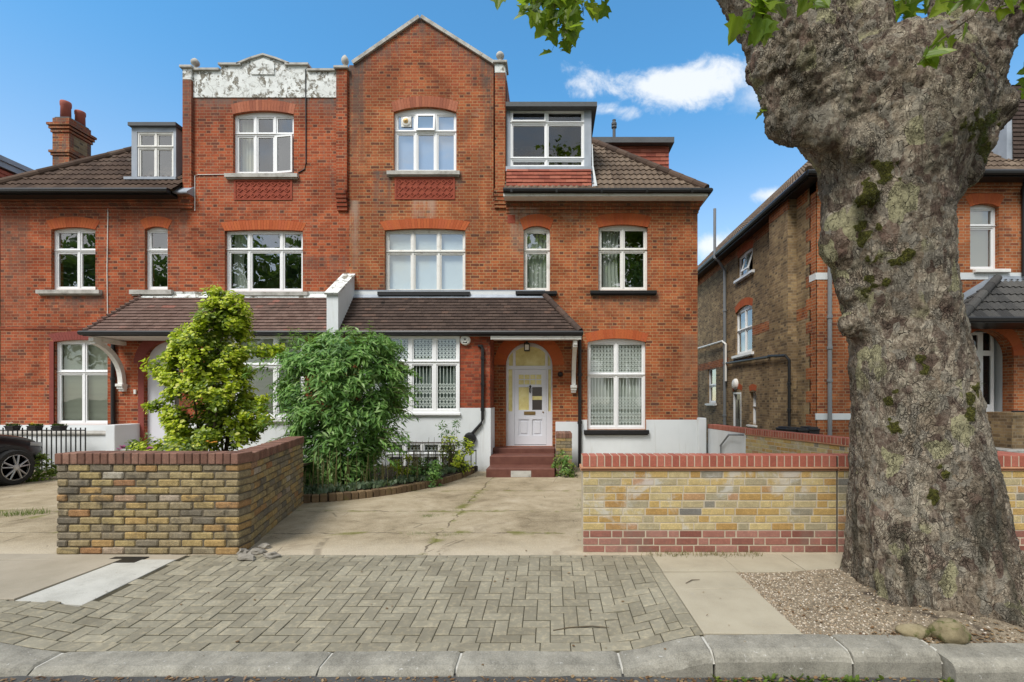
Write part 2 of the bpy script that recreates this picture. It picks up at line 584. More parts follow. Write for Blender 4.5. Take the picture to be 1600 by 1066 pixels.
M['brick_l'] = brick_mat('deep_red_brick', LB, (0.42, 0.235, 0.14), dirt=0.42, tint=((0.7, 0.55, 0.5), 0.4), seed=3.0,
    stains=[(-9.27, -9.0, 7.0, 9.9, 0.75, (0.095, 0.08, 0.07)), (-9.0, -5.4, 8.7, 9.25, 0.8, (0.14, 0.115, 0.10)), (-8.3, -6.3, 6.3, 7.2, 0.4, (0.14, 0.10, 0.085)), (-5.75, -5.35, 8.0, 9.9, 0.6, (0.10, 0.085, 0.075)),
            (-12.7, -11.3, 3.6, 4.3, 0.75, (0.12, 0.10, 0.085)), (-10.6, -9.2, 4.3, 6.4, 0.5, (0.13, 0.085, 0.065)), (-13.95, -13.2, 0.6, 6.2, 0.5, (0.13, 0.085, 0.065)), (-6.4, -5.1, 4.3, 5.2, 0.5, (0.12, 0.085, 0.07)), (-13.9, -9.3, 6.0, 6.6, 0.45, (0.12, 0.07, 0.055))])
M['brick_bay'] = brick_mat('bay_red_brick', [(0, (0.17, 0.045, 0.03)), (0.5, (0.30, 0.065, 0.032)), (1, (0.36, 0.085, 0.04))], (0.27, 0.12, 0.07), dirt=0.15, seed=5.0)
M['brick_stock'] = brick_mat('brown_stock_brick', [(0.0, (0.135, 0.0998, 0.064)), (0.15, (0.216, 0.153, 0.0896)), (0.5, (0.2835, 0.1995, 0.1126)), (0.8, (0.3375, 0.2461, 0.1344)), (1.0, (0.3915, 0.2926, 0.16))], (0.36, 0.29, 0.20), dirt=0.25, seed=9.0)
M['brick_n'] = brick_mat('neighbour_red_brick', [(0.0, (0.20, 0.065, 0.038)), (0.2, (0.32, 0.10, 0.042)), (0.7, (0.40, 0.13, 0.05)), (1.0, (0.44, 0.16, 0.065))], (0.42, 0.30, 0.19), dirt=0.12, seed=13.0)
M['rubbed'] = island_mat('rubbed_arch_brick', [(0, (0.38, 0.085, 0.03)), (0.5, (0.45, 0.115, 0.038)), (1, (0.42, 0.10, 0.04))], noise_amt=0.25, bump=0.15)
M['rubbed_dull'] = island_mat('dull_arch_brick', [(0, (0.27, 0.09, 0.055)), (0.6, (0.36, 0.12, 0.065)), (1, (0.40, 0.15, 0.09))], noise_amt=0.35, bump=0.15)
M['rubbed_paint'] = plain('red_painted_brick', (0.20, 0.042, 0.032), 0.7, var=0.2, bump=0.15, bscale=40)
M['terracotta'] = mottled('moulded_terracotta', [(0.3, (0.221, 0.0438, 0.026)), (0.7, (0.323, 0.075, 0.039))], 9, 0.8, 0.3, 60)
M['white'] = plain('white_gloss_paint', (0.80, 0.81, 0.82), 0.35, var=0.04, nscale=4)
M['white_old'] = mottled('old_white_paint', [(0.25, (0.50, 0.47, 0.42)), (0.42, (0.74, 0.73, 0.70)), (0.8, (0.80, 0.80, 0.78))], 7, 0.55, 0.15, 40, spots=((0.30, 0.25, 0.2), 22, 0.66, 0.74))
m_, g = newmat('white_masonry_paint'); M['render'] = m_
v = g.obj(); zc = g.sep(v)[2]
b0 = g.noise(v, 1.1, 5, 0.6); runs = g.noise(g.scl(v, 6, 6, .5), 1.4, 6, .7, .2); fin = g.noise(v, 60, 4, .7)
c = g.ramp(b0, [(0.25, (0.58, 0.61, 0.625)), (0.55, (0.655, 0.685, 0.705)), (0.9, (0.70, 0.725, 0.74))])
c = g.mix(g.m('MULTIPLY', g.step(runs, .56, .72), .30), c, (0.42, 0.41, 0.37))
spl = g.m('MULTIPLY', g.step(g.m('ADD', zc, g.m('MULTIPLY', g.noise(v, 7, 6, .7), .35)), .22, -.02), .55)
c = g.mix(spl, c, (0.27, 0.25, 0.19))
g.out(c, .8, g.bump(fin, .12, .005), .25)
m_, g = newmat('flaking_white_render'); M['flaky'] = m_
v = g.obj()
big = g.noise(v, 1.5, 5, 0.65, 0.5); mid = g.noise(g.scl(v, 1, 1, .8), 7.5, 8, 0.72, 0.3); fin = g.noise(v, 34, 5, 0.7)
c = g.ramp(g.m('ADD', big, g.m('MULTIPLY', g.m('SUBTRACT', fin, .5), .3)), [(0.3, (0.60, 0.62, 0.60)), (0.6, (0.76, 0.785, 0.775)), (0.9, (0.80, 0.82, 0.81))])
under = g.ramp(fin, [(0.35, (0.10, 0.095, 0.08)), (0.5, (0.22, 0.205, 0.17)), (0.7, (0.36, 0.34, 0.29))])
lost = g.m('MULTIPLY', g.step(mid, 0.50, 0.535), g.step(big, 0.44, 0.54))
crk = g.m('MULTIPLY', g.step(g.vor(v, 5.5, 'DISTANCE_TO_EDGE'), .018, .004), g.step(mid, .40, .52))
c = g.mix(lost, c, under); c = g.mix(g.m('MULTIPLY', crk, .7), c, (0.12, 0.11, 0.095))
g.out(c, .9, g.bump(g.m('SUBTRACT', g.m('MULTIPLY', fin, .5), g.m('MULTIPLY', lost, .8)), .6, .012), .2)
M['stone'] = mottled('weathered_sill_stone', [(0.2, (0.16, 0.15, 0.13)), (0.5, (0.42, 0.41, 0.38)), (0.85, (0.55, 0.54, 0.51))], 5, 0.9, 0.35, 50)
M['black'] = plain('black_paint', (0.012, 0.012, 0.013), 0.4, var=0.2, bump=0.1)
M['cast'] = plain('black_pipe_paint', (0.014, 0.014, 0.015), 0.35)
M['lead'] = mottled('lead_flashing', [(0.2, (0.22, 0.25, 0.29)), (0.6, (0.36, 0.40, 0.46)), (0.9, (0.52, 0.56, 0.60))], 2.5, 0.55, 0.25, 12, stretch=(1, 1, 0.5))
M['felt'] = plain('grey_roof_felt', (0.09, 0.095, 0.10), 0.75, var=0.25, bump=0.2)
M['grey_pipe'] = plain('grey_pipe_paint', (0.20, 0.215, 0.23), 0.5, var=0.15)
M['pan'] = island_mat('concrete_roof_tile', [(0, (0.0482, 0.0314, 0.0236)), (0.5, (0.0739, 0.0479, 0.0351)), (1, (0.0972, 0.0656, 0.0484))], 0.9, 0.3, 14, 0.3, 60, dirt=((0.17, 0.14, 0.11), 2.0, 0.58, 0.75, 0.5))
M['pan_dark'] = island_mat('dark_grey_roof_tile', [(0, (0.045, 0.045, 0.046)), (0.5, (0.068, 0.067, 0.066)), (1, (0.095, 0.093, 0.09))], 0.9, 0.35, 14, 0.3, 60)
M['pan_grey'] = island_mat('weathered_roof_tile', [(0, (0.0898, 0.0639, 0.0462)), (0.5, (0.1275, 0.0931, 0.0672)), (1, (0.1683, 0.126, 0.0924))], 0.9, 0.35, 14, 0.3, 60)
M['plaintile'] = island_mat('brown_plain_tile', [(0, (0.052, 0.036, 0.031)), (0.5, (0.066, 0.046, 0.039)), (0.92, (0.080, 0.056, 0.047)), (1, (0.105, 0.066, 0.052))], 0.9, 0.5, 6, 0.3, 70, dirt=((0.016, 0.013, 0.011), 2.6, 0.60, 0.68, 0.85))
M['plaintile_l'] = island_mat('faded_plain_tile', [(0, (0.115, 0.072, 0.060)), (0.5, (0.138, 0.090, 0.076)), (0.93, (0.160, 0.106, 0.090)), (1, (0.22, 0.10, 0.08))], 0.9, 0.45, 6, 0.3, 70, dirt=((0.055, 0.042, 0.036), 2.2, 0.56, 0.72, 0.6))
M['hung'] = island_mat('red_hung_tile', [(0, (0.20, 0.055, 0.038)), (0.5, (0.29, 0.085, 0.055)), (1, (0.35, 0.12, 0.08))], 0.85, 0.4, 9, 0.2, 60, dirt=((0.09, 0.05, 0.04), 2.4, 0.55, 0.72, 0.5))
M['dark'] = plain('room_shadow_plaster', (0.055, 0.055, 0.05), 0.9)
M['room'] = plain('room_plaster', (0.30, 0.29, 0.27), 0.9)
M['glass'] = glass_mat('window_glass', 0.19)
M['glass_hi'] = glass_mat('sky_lit_window_glass', 0.30)
M['glass_lo'] = glass_mat('plain_window_glass', 0.03)
M['curtain'] = plain('cream_curtain_cloth', (0.62, 0.58, 0.48), 0.9, var=0.1, bump=0.1)
M['net'] = plain('white_net_cloth', (0.50, 0.515, 0.48), 0.9, var=0.08, bump=0.2, bscale=150)
M['grey_net'] = plain('grey_green_net_cloth', (0.15, 0.18, 0.17), 0.9, var=0.1)
M['paleblind'] = plain('pale_roller_blind', (0.72, 0.75, 0.76), 0.8, var=0.05)
M['skyblind'] = plain('sky_reflection_blue', (0.30, 0.37, 0.54), 0.8, var=0.1, nscale=1.5)  # blue panel behind the gable panes, coloured to stand in for reflected sky
M['slat'] = plain('cream_blind_slat', (0.66, 0.67, 0.56), 0.6)
M['grille'] = plain('white_grille_metal', (0.78, 0.78, 0.77), 0.4)
M['door'] = plain('pale_lilac_door_paint', (0.66, 0.67, 0.72), 0.35, var=0.03)
M['yglass'] = mottled('hall_lit_yellow_glass', [(0.3, (0.55, 0.45, 0.15)), (0.55, (0.74, 0.66, 0.30)), (0.8, (0.82, 0.77, 0.46))], 3.2, 0.18, 0.15, 25, fine=0.05)  # yellow obscure glass; its bright warm tone stands in for a lit hallway
M['brown_glass'] = plain('brown_door_glass', (0.05, 0.04, 0.035), 0.15)
M['brass'] = plain('aged_brass', (0.25, 0.17, 0.07), 0.45, metal=0.7)
M['tilestep'] = mottled('red_quarry_tile', [(0.3, (0.1071, 0.0401, 0.0297)), (0.7, (0.1575, 0.065, 0.0465))], 6, 0.6, 0.15, 40)
M['plastic'] = plain('white_plastic', (0.75, 0.74, 0.70), 0.4)
M['lampblack'] = plain('black_lamp_metal', (0.02, 0.02, 0.02), 0.4)
M['hung2'] = island_mat('orange_hung_tile', [(0, (0.30, 0.075, 0.045)), (1, (0.38, 0.11, 0.07))], 0.85, 0.2, 9, 0.2, 60)
M['pot'] = plain('red_clay_pot', (0.30, 0.085, 0.06), 0.8, var=0.2, bump=0.1)
# ------------------------------------------------------------------ building kit
WT = 0.30                                         # wall thickness


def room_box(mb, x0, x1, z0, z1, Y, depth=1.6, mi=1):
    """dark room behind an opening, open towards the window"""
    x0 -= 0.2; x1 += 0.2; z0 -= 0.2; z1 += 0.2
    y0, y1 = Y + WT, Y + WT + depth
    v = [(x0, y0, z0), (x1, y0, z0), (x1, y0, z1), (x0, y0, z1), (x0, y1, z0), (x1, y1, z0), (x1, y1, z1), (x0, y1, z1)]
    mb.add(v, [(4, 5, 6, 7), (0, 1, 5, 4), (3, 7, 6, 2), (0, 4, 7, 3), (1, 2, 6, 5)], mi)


def sheet(mb, x0, x1, z0, z1, y, amp=0.03, pitch=0.16, n=None, gather=0.0, mi=0):
    n = n or max(8, int((x1 - x0) / 0.02))
    ph = rng.random() * 6
    def fn(u, v):
        x = x0 + (x1 - x0) * u
        pin = 1 - gather * math.sin(math.pi * v) if gather else 1
        return (x0 + (x - x0) * pin, y + amp * math.sin(x / pitch * 6.283 + ph + math.sin(x * 9) * 0.8) * (0.7 + 0.3 * v), z0 + (z1 - z0) * v)
    mb.grid(fn, n, 6, mi)


def window(house, x0, x1, z0, z1, Y, rise=0.0, cols=(1, 1), rows=(), frame='white', glass='glass', sash=0.036, ofr=0.05, mul=0.05,
           sill=None, blind=None, net=None, curtains=None, grille=None, opens=None, recess=0.085, label=None, sill_label=None):
    """timber window: frame with arched head, sashes, panes, sill, and whatever hangs behind the glass"""
    yf = Y + recess
    zs = z1 - rise
    xs = [x0 + ofr]
    tw = sum(cols); inner = (x1 - x0) - 2 * ofr - mul * (len(cols) - 1)
    edges = []
    x = x0 + ofr
    for c in cols:
        w = inner * c / tw
        edges.append((x, x + w)); x += w + mul
    zb = [z0 + ofr * 1.2] + [t for t in sorted(rows)] + [zs - ofr * 0.35 if rise > 0 else zs - ofr]
    zr = []
    for i in range(len(zb) - 1):
        a = zb[i] + (mul * 0.55 if i > 0 else 0); b = zb[i + 1] - (mul * 0.55 if i < len(zb) - 2 else 0)
        zr.append((a, b))
    fr = MB()
    e = 0.006
    outer = arched(x0 - e, x1 + e, z0 - e, z1 + e, rise) if rise > 0 else rect(x0 - e, x1 + e, z0 - e, z1 + e)
    fr.wallprism([outer] + [rect(a, b, c, d) for a, b in edges for c, d in zr], yf, 0.09)
    pn = MB()
    opens = opens or {}
    for i, (a, b) in enumerate(edges):
        for j, (c, d) in enumerate(zr):
            ang = opens.get((i, j))
            if ang:
                kind, deg = ang
                if kind == 'top': piv, ax = Vector((0, yf, d)), 'X'
                else: piv, ax = Vector((a if kind == 'left' else b, yf, 0)), 'Z'
                tf = Matrix.Translation(piv) @ Matrix.Rotation(R(deg), 4, ax) @ Matrix.Translation(-piv)
                fr.tf = pn.tf = tf
            yy = yf + 0.018 if not ang else yf - 0.012
            fr.wallprism([rect(a - 0.004, b + 0.004, c - 0.004, d + 0.004), rect(a + sash, b - sash, c + sash * 1.25, d - sash)], yy, 0.04)
            yg = yy + 0.02
            pn.add([(a + sash - .004, yg, c + sash - .004), (b - sash + .004, yg, c + sash - .004), (b - sash + .004, yg, d - sash + .004), (a + sash - .004, yg, d - sash + .004)], [(0, 1, 2, 3)])
            fr.tf = pn.tf = None
    # small drip moulding over each transom
    for t in rows:
        fr.box(x0 + 0.004, x1 - 0.004, yf - 0.022, yf + 0.004, t + mul * 0.25, t + mul * 0.5)
    w = fr.build('window', M[frame], house)
    if label: w['label'] = label
    pn.build('pane', M[glass], w)
    yi = yf + 0.12
    if sill:
        sx0, sx1, sz0, sz1, sm, proj = sill
        sb = MB()
        n = max(2, int((sx1 - sx0) / 0.5))
        sb.add([(sx0, Y - proj, sz0), (sx1, Y - proj, sz0), (sx1, Y - proj, sz1 - 0.02), (sx0, Y - proj, sz1 - 0.02), (sx0, yf + 0.03, sz1), (sx1, yf + 0.03, sz1), (sx0, yf + 0.03, sz0), (sx1, yf + 0.03, sz0)],
               [(0, 1, 2, 3), (3, 2, 5, 4), (0, 6, 7, 1), (0, 3, 4, 6), (1, 7, 5, 2)])
        sb.box(sx0 + 0.02, sx1 - 0.02, Y - proj * 0.5, Y + 0.02, sz0 - 0.03, sz0 - 0.002)
        o = sb.build('sill', M[sm], w)
        if sill_label: o['label'] = sill_label
    if blind:
        b = MB()
        zz = z0 + 0.03
        while zz < z1 - 0.02:
            b.add([(x0 + 0.03, yi + .012, zz), (x1 - 0.03, yi + .012, zz), (x1 - 0.03, yi - .006, zz + 0.027), (x0 + 0.03, yi - .006, zz + 0.027)], [(0, 1, 2, 3)])
            zz += 0.031
        b.build('blind', M['slat'], w)
    if net:
        b = MB()
        m_, za, zb_ = net
        if m_ in ('paleblind', 'skyblind'):
            for a, b2 in edges:
                b.box(a - 0.01, b2 + 0.01, yi, yi + 0.006, max(z0 + 0.02, za), min(z1 - rise * 0.6, zb_))
        else:
            sheet(b, x0 + 0.03, x1 - 0.03, max(z0, za), min(z1 - rise * 0.5, zb_), yi + 0.04, 0.018, 0.11)
        b.build('blind' if 'blind' in m_ else 'net_curtain', M[m_], w)
    if curtains:
        for (a, b2, mname, gath) in curtains:
            b = MB()
            sheet(b, x0 + (x1 - x0) * a, x0 + (x1 - x0) * b2, z0 + 0.02, z1 - 0.03, yi + 0.06, 0.03, 0.1, gather=gath)
            b.build('curtain', M[mname], w)
    if grille:
        gb = MB()
        yg = yf + 0.060
        for (a, b2), (c, d), full in [(e_, r_, k == len(zr) - 1) for e_ in edges for k, r_ in enumerate(zr)]:
            nb = max(4, int(round((b2 - a) / 0.085)))
            p = (b2 - a) / nb
            for i in range(nb + 1):
                xx = a + p * i
                gb.box(xx - 0.007, xx + 0.007, yg, yg + 0.01, c, d)
            zones = [(c, d)] if full or grille == 'all' else [(c + (d - c) * 0.06, c + (d - c) * 0.30), (c + (d - c) * 0.34, c + (d - c) * 0.60)]
            for za, zb2 in zones:
                hgt = 0.21
                nz = max(1, int(round((zb2 - za) / hgt))); hgt = (zb2 - za) / nz
                for i in range(nb):
                    for k in range(nz):
                        xa, xb = a + p * i, a + p * (i + 1)
                        for (p0, p1) in (((xa, za + hgt * k), (xb, za + hgt * (k + .5))), ((xb, za + hgt * (k + .5)), (xa, za + hgt * (k + 1))),
                                         ((xb, za + hgt * k), (xa, za + hgt * (k + .5))), ((xa, za + hgt * (k + .5)), (xb, za + hgt * (k + 1)))):
                            dx = 0.010
                            gb.add([(p0[0] - dx, yg - .004, p0[1]), (p0[0] + dx, yg - .004, p0[1]), (p1[0] + dx, yg - .004, p1[1]), (p1[0] - dx, yg - .004, p1[1])], [(0, 1, 2, 3)])
        gb.build('security_grille', M['grille'], w)
    return arched(x0, x1, z0, z1, rise) if rise > 0 else rect(x0, x1, z0, z1)


def lintel(house, x0, x1, zs, rise, h, Y, mat='rubbed', splay=0.1, bw=0.075, proud=0.006, gap=0.0022, end=0.85):
    """arch of separate wedge bricks over an opening"""
    n = max(5, int(round((x1 - x0 + splay) / bw)))
    inn = arc_top(x0, x1, zs, max(rise, 0.012), n)
    out = arc_top(x0 - splay, x1 + splay, zs + h * end, max(rise, 0.012) + h * (1 - end), n)
    b = MB()
    for i in range(n):
        p0, p1, q1, q0 = Vector(inn[i]), Vector(inn[i + 1]), Vector(out[i + 1]), Vector(out[i])
        d = (p1 - p0).normalized() * gap
        b.wallprism([[tuple(p0 + d), tuple(p1 - d), tuple(q1 - d), tuple(q0 + d)]], Y - proud - rng.random() * 0.002, 0.05, back=False)
    return b.build('brick_arch', M[mat], house)


def tiles(house, name, O, U, S, width, length, gauge, tw, kind, planes, mat, lift=None):
    """a slope of separate overlapping tiles, clipped at hips and valleys"""
    O, U, S = Vector(O), Vector(U).normalized(), Vector(S).normalized()
    N = U.cross(S)
    b = MB()
    rows = int(math.ceil(length / gauge))
    def P(u, s, n): return O + U * u + S * s + N * n
    # boarding under the tiles
    b.add([P(0, 0, -.03), P(width, 0, -.03), P(width, length, -.03), P(0, length, -.03)], [(0, 1, 2, 3)])
    for r in range(rows):
        s0, s1 = r * gauge, min(length, (r + 1) * gauge + gauge * 0.15)
        nt = int(math.ceil(width / tw)) + 1
        off = 0 if kind == 'pan' else (-(r % 2) * tw / 2)
        for k in range(nt):
            u0 = off + k * tw
            u1 = u0 + tw - (0.003 if kind == 'plain' else 0.0)
            u0, u1 = max(0, u0), min(width, u1)
            if u1 - u0 < 0.01: continue
            j = rng.uniform(-1, 1)
            if kind == 'pan':
                ns = 8
                vb, vt, vl = [], [], []
                for i in range(ns + 1):
                    u = u0 + (u1 - u0) * i / ns
                    wv = 0.017 * math.cos(2 * math.pi * u / (tw / 2))
                    vb.append(P(u, s0 + 0.002 * j, 0.034 + wv)); vt.append(P(u, s1, 0.004 + wv)); vl.append(P(u, s0 + 0.002 * j + .004, -0.004 + wv * .6))
                n1 = ns + 1
                f = [(i, i + 1, i + 1 + n1, i + n1) for i in range(ns)] + [(i + 2 * n1, i + 1 + 2 * n1, i + 1, i) for i in range(ns)]
                b.add(vb + vt + vl, f)
            else:
                t = lift or 0.026
                e = 0.002 * j
                q = [P(u0, s0 + e, t + e), P(u1, s0 + e, t + e * 2), P(u1, s1, 0.001), P(u0, s1, 0.001), P(u0, s0 + e, -.002), P(u1, s0 + e, -.002), P(u0, s1, -.004), P(u1, s1, -.004)]
                b.add(q, [(0, 1, 2, 3), (4, 5, 1, 0), (0, 3, 6, 4), (1, 5, 7, 2)])
    me = bpy.data.meshes.new(name)
    me.from_pydata(b.v, [], b.f)
    bm = bmesh.new(); bm.from_mesh(me)
    for co, no in planes:
        bmesh.ops.bisect_plane(bm, geom=bm.verts[:] + bm.edges[:] + bm.faces[:], plane_co=Vector(co), plane_no=Vector(no), clear_outer=True)
    bm.to_mesh(me); bm.free()
    me.materials.append(M[mat])
    o = bpy.data.objects.new(name, me)
    return link(o, house)


def ridge(house, p0, p1, r=0.11, mat='pan', seg=0.42):
    """row of half-round ridge tiles"""
    p0, p1 = Vector(p0), Vector(p1)
    n = max(1, int(round((p1 - p0).length / seg)))
    b = MB()
    for i in range(n):
        a, c = p0.lerp(p1, i / n), p0.lerp(p1, (i + 1.06) / n)
        b.tube([a, c], [r * 1.04, r * 0.97], 12)
    return b.build('ridge_tiles', M[mat], house)


def gutter(mb, pts, r=0.06):
    pts = [Vector(p) for p in pts]
    mb.tube(pts, r, 8)


def pipe(house, pts, r=0.04, mat='cast', name='drainpipe', collars=()):
    b = MB()
    b.tube(pts, r, 10)
    for c in collars:
        b.lathe(c, [(r * 1.05, -0.04), (r * 1.35, -0.035), (r * 1.35, 0.035), (r * 1.05, 0.04)], 12)
    return b.build(name, M[mat], house, smooth=False)


def terracotta_panel(house, x0, x1, z0, z1, Y):
    b = MB()
    b.wallprism([rect(x0, x1, z0, z1), rect(x0 + .05, x1 - .05, z0 + .04, z1 - .04)], Y - 0.018, 0.05)
    b.box(x0 + .05, x1 - .05, Y - 0.002, Y + 0.03, z0 + .04, z1 - .04)
    p = 0.165
    nx = int(round((x1 - x0 - .1) / p)); p = (x1 - x0 - .1) / nx
    nz = 3; q = (z1 - z0 - .08) / nz
    for k in range(nz):
        for i in range(nx):
            cx = x0 + .05 + p * (i + .5); cz = z0 + .04 + q * (k + 0.5)
            ring = [(cx + p * .49 * math.cos(t), cz + q * .49 * math.sin(t)) for t in [2 * math.pi * j / 4 for j in range(4)]]
            ring2 = [(cx + p * .26 * math.cos(t), cz + q * .26 * math.sin(t)) for t in [2 * math.pi * j / 4 for j in range(4)]]
            b.wallprism([ring, ring2], Y - 0.016, 0.02)
            b.lathe((cx, Y - 0.002, cz), [(p * .12, 0.0), (p * .10, 0.008), (p * .04, 0.013)], 8, axis='Y')
    return b.build('terracotta_panel', M['terracotta'], house)


def finial(house, x, Y, zb, zt, r):
    """stone urn finial"""
    h = zt - zb
    b = MB()
    b.lathe((x, Y, zb), [(r * .75, 0), (r * .75, h * .08), (r * .45, h * .12), (r * .35, h * .34), (r * .55, h * .40), (r * .9, h * .5), (r * 1.0, h * .62), (r * .95, h * .74), (r * .7, h * .86), (r * .45, h * .93), (r * .2, h)], 14)
    return b.build('finial', M['stone'], house, smooth=True)


def pilaster(house, x0, x1, z0, z1, Y, proj, mat, cap_z, white_z=None):
    b = MB()
    b.box(x0, x1, Y - proj, Y + 0.05, z0, white_z if white_z else z1)
    b.build('pilaster', M[mat], house)
    if white_z:
        b = MB(); b.box(x0 - .004, x1 + .004, Y - proj - .006, Y + 0.3, white_z, z1, c=.01); b.build('pilaster_block', M['flaky'], house)
    b = MB()
    b.box(x0 - .05, x1 + .05, Y - proj - .06, Y + 0.34, z1 + .001, z1 + 0.07, c=.012)
    b.add([(x0 - .03, Y - proj - .04, z1 + .07), (x1 + .03, Y - proj - .04, z1 + .07), (x1 + .03, Y + .3, z1 + .07), (x0 - .03, Y + .3, z1 + .07), ((x0 + x1) / 2, Y + .12, cap_z)],
          [(0, 1, 4), (1, 2, 4), (2, 3, 4), (3, 0, 4)])
    b.build('cap_stone', M['stone'], house)


def corbel(house, x0, x1, z0, z1, Y, proj, mat):
    """stepped brick corbel below a pilaster"""
    b = MB()
    n = 5
    for i in range(n):
        a = z0 + (z1 - z0) * i / n; c = z0 + (z1 - z0) * (i + 1) / n
        b.box(x0 - .01 * (i % 2), x1 + .01 * (i % 2), Y - proj * (0.25 + 0.85 * (i + 1) / n), Y + 0.02, a, c - .004)
    return b.build('corbel', M[mat], house)


def eaves(house, pts_front, zt, Y, mat, side=None):
    """moulded brick courses under the eaves along the front wall from x0 to x1"""
    x0, x1 = pts_front
    b = MB()
    for i, (h, p) in enumerate([(0.0, 0.11), (0.085, 0.075), (0.165, 0.045), (0.245, 0.02)]):
        b.box(x0, x1 + (p if side == 'r' else 0), Y - p, Y + 0.05, zt - h - 0.075, zt - h - 0.002 * i)
        if side == 'r': b.box(x1 - .05, x1 + p, Y + .05, Y + 7.9, zt - h - 0.075, zt - h - 0.002 * i)
        if side == 'l': b.box(x0 - p, x0 + .05, Y + .05, Y + 7.9, zt - h - 0.075, zt - h - 0.002 * i)
        if side == 'l': b.box(x0 - p, x0, Y - p, Y + 0.05, zt - h - 0.075, zt - h - 0.002 * i)
    return b.build('brick_cornice', M[mat], house)


def bracket(house, x, y_wall, y_front, z_top, z_foot, w=0.10):
    """curved white porch bracket in the plane across the wall, with a stone foot"""
    b = MB()
    n = 12
    r0 = []
    for i in range(n + 1):
        t = i / n
        y = y_wall - 0.06 + (y_front - (y_wall - 0.06)) * (t ** 2.2)
        z = z_foot + (z_top - z_foot) * (1 - (1 - t) ** 1.35)
        r0.append((y, z))
    out, inn = [], []
    for i, (y, z) in enumerate(r0):
        j = min(i + 1, n); k = max(i - 1, 0)
        dy, dz = r0[j][0] - r0[k][0], r0[j][1] - r0[k][1]
        L = math.hypot(dy, dz)
        out.append((y - dz / L * 0.055, z + dy / L * 0.055)); inn.append((y + dz / L * 0.055, z - dy / L * 0.055))
    loop = out + inn[::-1]
    b.prism([loop], (x + w / 2, 0, 0), (0, 1, 0), (0, 0, 1), w)
    b.box(x - w / 2 + .004, x + w / 2 - .004, y_front - .05, y_wall, z_top - .004, z_top + 0.09)      # top rail of the bracket
    for i, (p, hh) in enumerate([(0.16, 0.07), (0.13, 0.06), (0.09, 0.06)]):
        zt = z_foot + 0.03 - sum((0.07, 0.06, 0.06)[:i])
        b.box(x - w / 2 - .03 + .01 * i, x + w / 2 + .03 - .01 * i, y_wall - p, y_wall + .02, zt - hh, zt - .001, c=.006)
    return b.build('porch_bracket', M['white_old'], house)
# ------------------------------------------------------------------ the semi-detached pair (front wall plane 12 m away)
Y0 = 12.0
def wx(px): return XP(px, Y0)
def wz(py): return ZP(py, Y0)
GZ = -0.13                                        # ground level at the houses
PX = -5.10                                        # party wall
YB = 11.20                                        # front of the ground-floor bays
YE, ZE, YT, ZT = 11.08, 3.15, 12.0, 4.20          # pent roof: eave and top
EY, EZ = 11.62, 6.72                              # main roof eave
YR = 20.0                                         # rear wall

# ================= right half
rh = thing('house', 'right half of the brick pair, with the pointed gable and the pale arched front door', 'house', (-0.7, 12.0, GZ))
holes, rooms = [], []
def win(house, a, b, t, bo, rise, Y=Y0, **kw):
    x0, x1, z1, z0 = XP(a, Y), XP(b, Y), ZP(t, Y), ZP(bo, Y)
    s = kw.pop('sillpx', None)
    if s:
        sa, sb, st, sbo, sm, pr = s
        kw['sill'] = (XP(sa, Y), XP(sb, Y), ZP(sbo, Y), ZP(st, Y), sm, pr)
    r = kw.pop('rowpx', None)
    if r: kw['rows'] = [ZP(q, Y) for q in r]
    lp = window(house, x0, x1, z0, z1, Y, rise, **kw)
    holes.append(lp); rooms.append((x0, x1, z0, z1))
    return x0, x1, z0, z1

w = win(rh, 615, 713, 167, 269, 0.13, cols=(1, 1, 1), rowpx=(204,), glass='glass_hi', net=('skyblind', 0, 9.02), opens={(1, 1): ('top', -7)},
        sillpx=(606, 719, 268, 275, 'stone', 0.09))
lintel(rh, w[0], w[1], w[3] - .13, .13, 0.27, Y0, 'rubbed_dull', splay=0.06, end=0.9)
# round extractor fan in the top left light
b = MB(); fx, fz = wx(633), wz(187)
b.box(fx - .13, fx + .13, Y0 + .09, Y0 + .105, fz - .13, fz + .13, c=.004)
b.lathe((fx, Y0 + .09, fz), [(.11, 0), (.105, .03), (.07, .04)], 20, axis='Y'); b.build('extractor_fan', M['plastic'], rh)
b = MB(); b.lathe((fx, Y0 + .046, fz), [(.068, 0), (.03, .006), (.008, .016)], 16, axis='Y'); b.build('fan_cover', M['brass'], rh)
terracotta_panel(rh, wx(617), wx(711), wz(312), wz(277), Y0)
w = win(rh, 601, 727, 357, 457, 0.05, cols=(1, 1, 1), rowpx=(393,), frame='white_old', glass='glass', net=('paleblind', 0, 9),
        sillpx=(592, 735, 456, 463, 'black', 0.11))
lintel(rh, w[0], w[1], w[3] - .05, .05, 0.25, Y0, splay=0.13)
w = win(rh, 818, 859, 353, 455, 0.10, cols=(1,), rowpx=(391,), frame='white_old', curtains=[(0.05, 0.95, 'net', 0)],
        sillpx=(806, 870, 455, 461, 'black', 0.10))
lintel(rh, w[0], w[1], w[3] - .10, .10, 0.30, Y0, splay=0.10)
w = win(rh, 935, 1012, 351, 454, 0.07, cols=(1, 1), rowpx=(390,), frame='white_old', curtains=[(0.03, 0.45, 'net', 0.1)],
        sillpx=(922, 1025, 454, 460, 'black', 0.10))
lintel(rh, w[0], w[1], w[3] - .07, .07, 0.30, Y0, splay=0.11)
w = win(rh, 918, 1009, 529, 671, 0.09, cols=(1, 1), rowpx=(586,), grille='full', net=('net', 0, 9), glass='glass_lo',
        sillpx=(912, 1013, 671, 678, 'black', 0.11))
W6 = w
lintel(rh, w[0], w[1], w[3] - .09, .09, 0.24, Y0, splay=0.07)

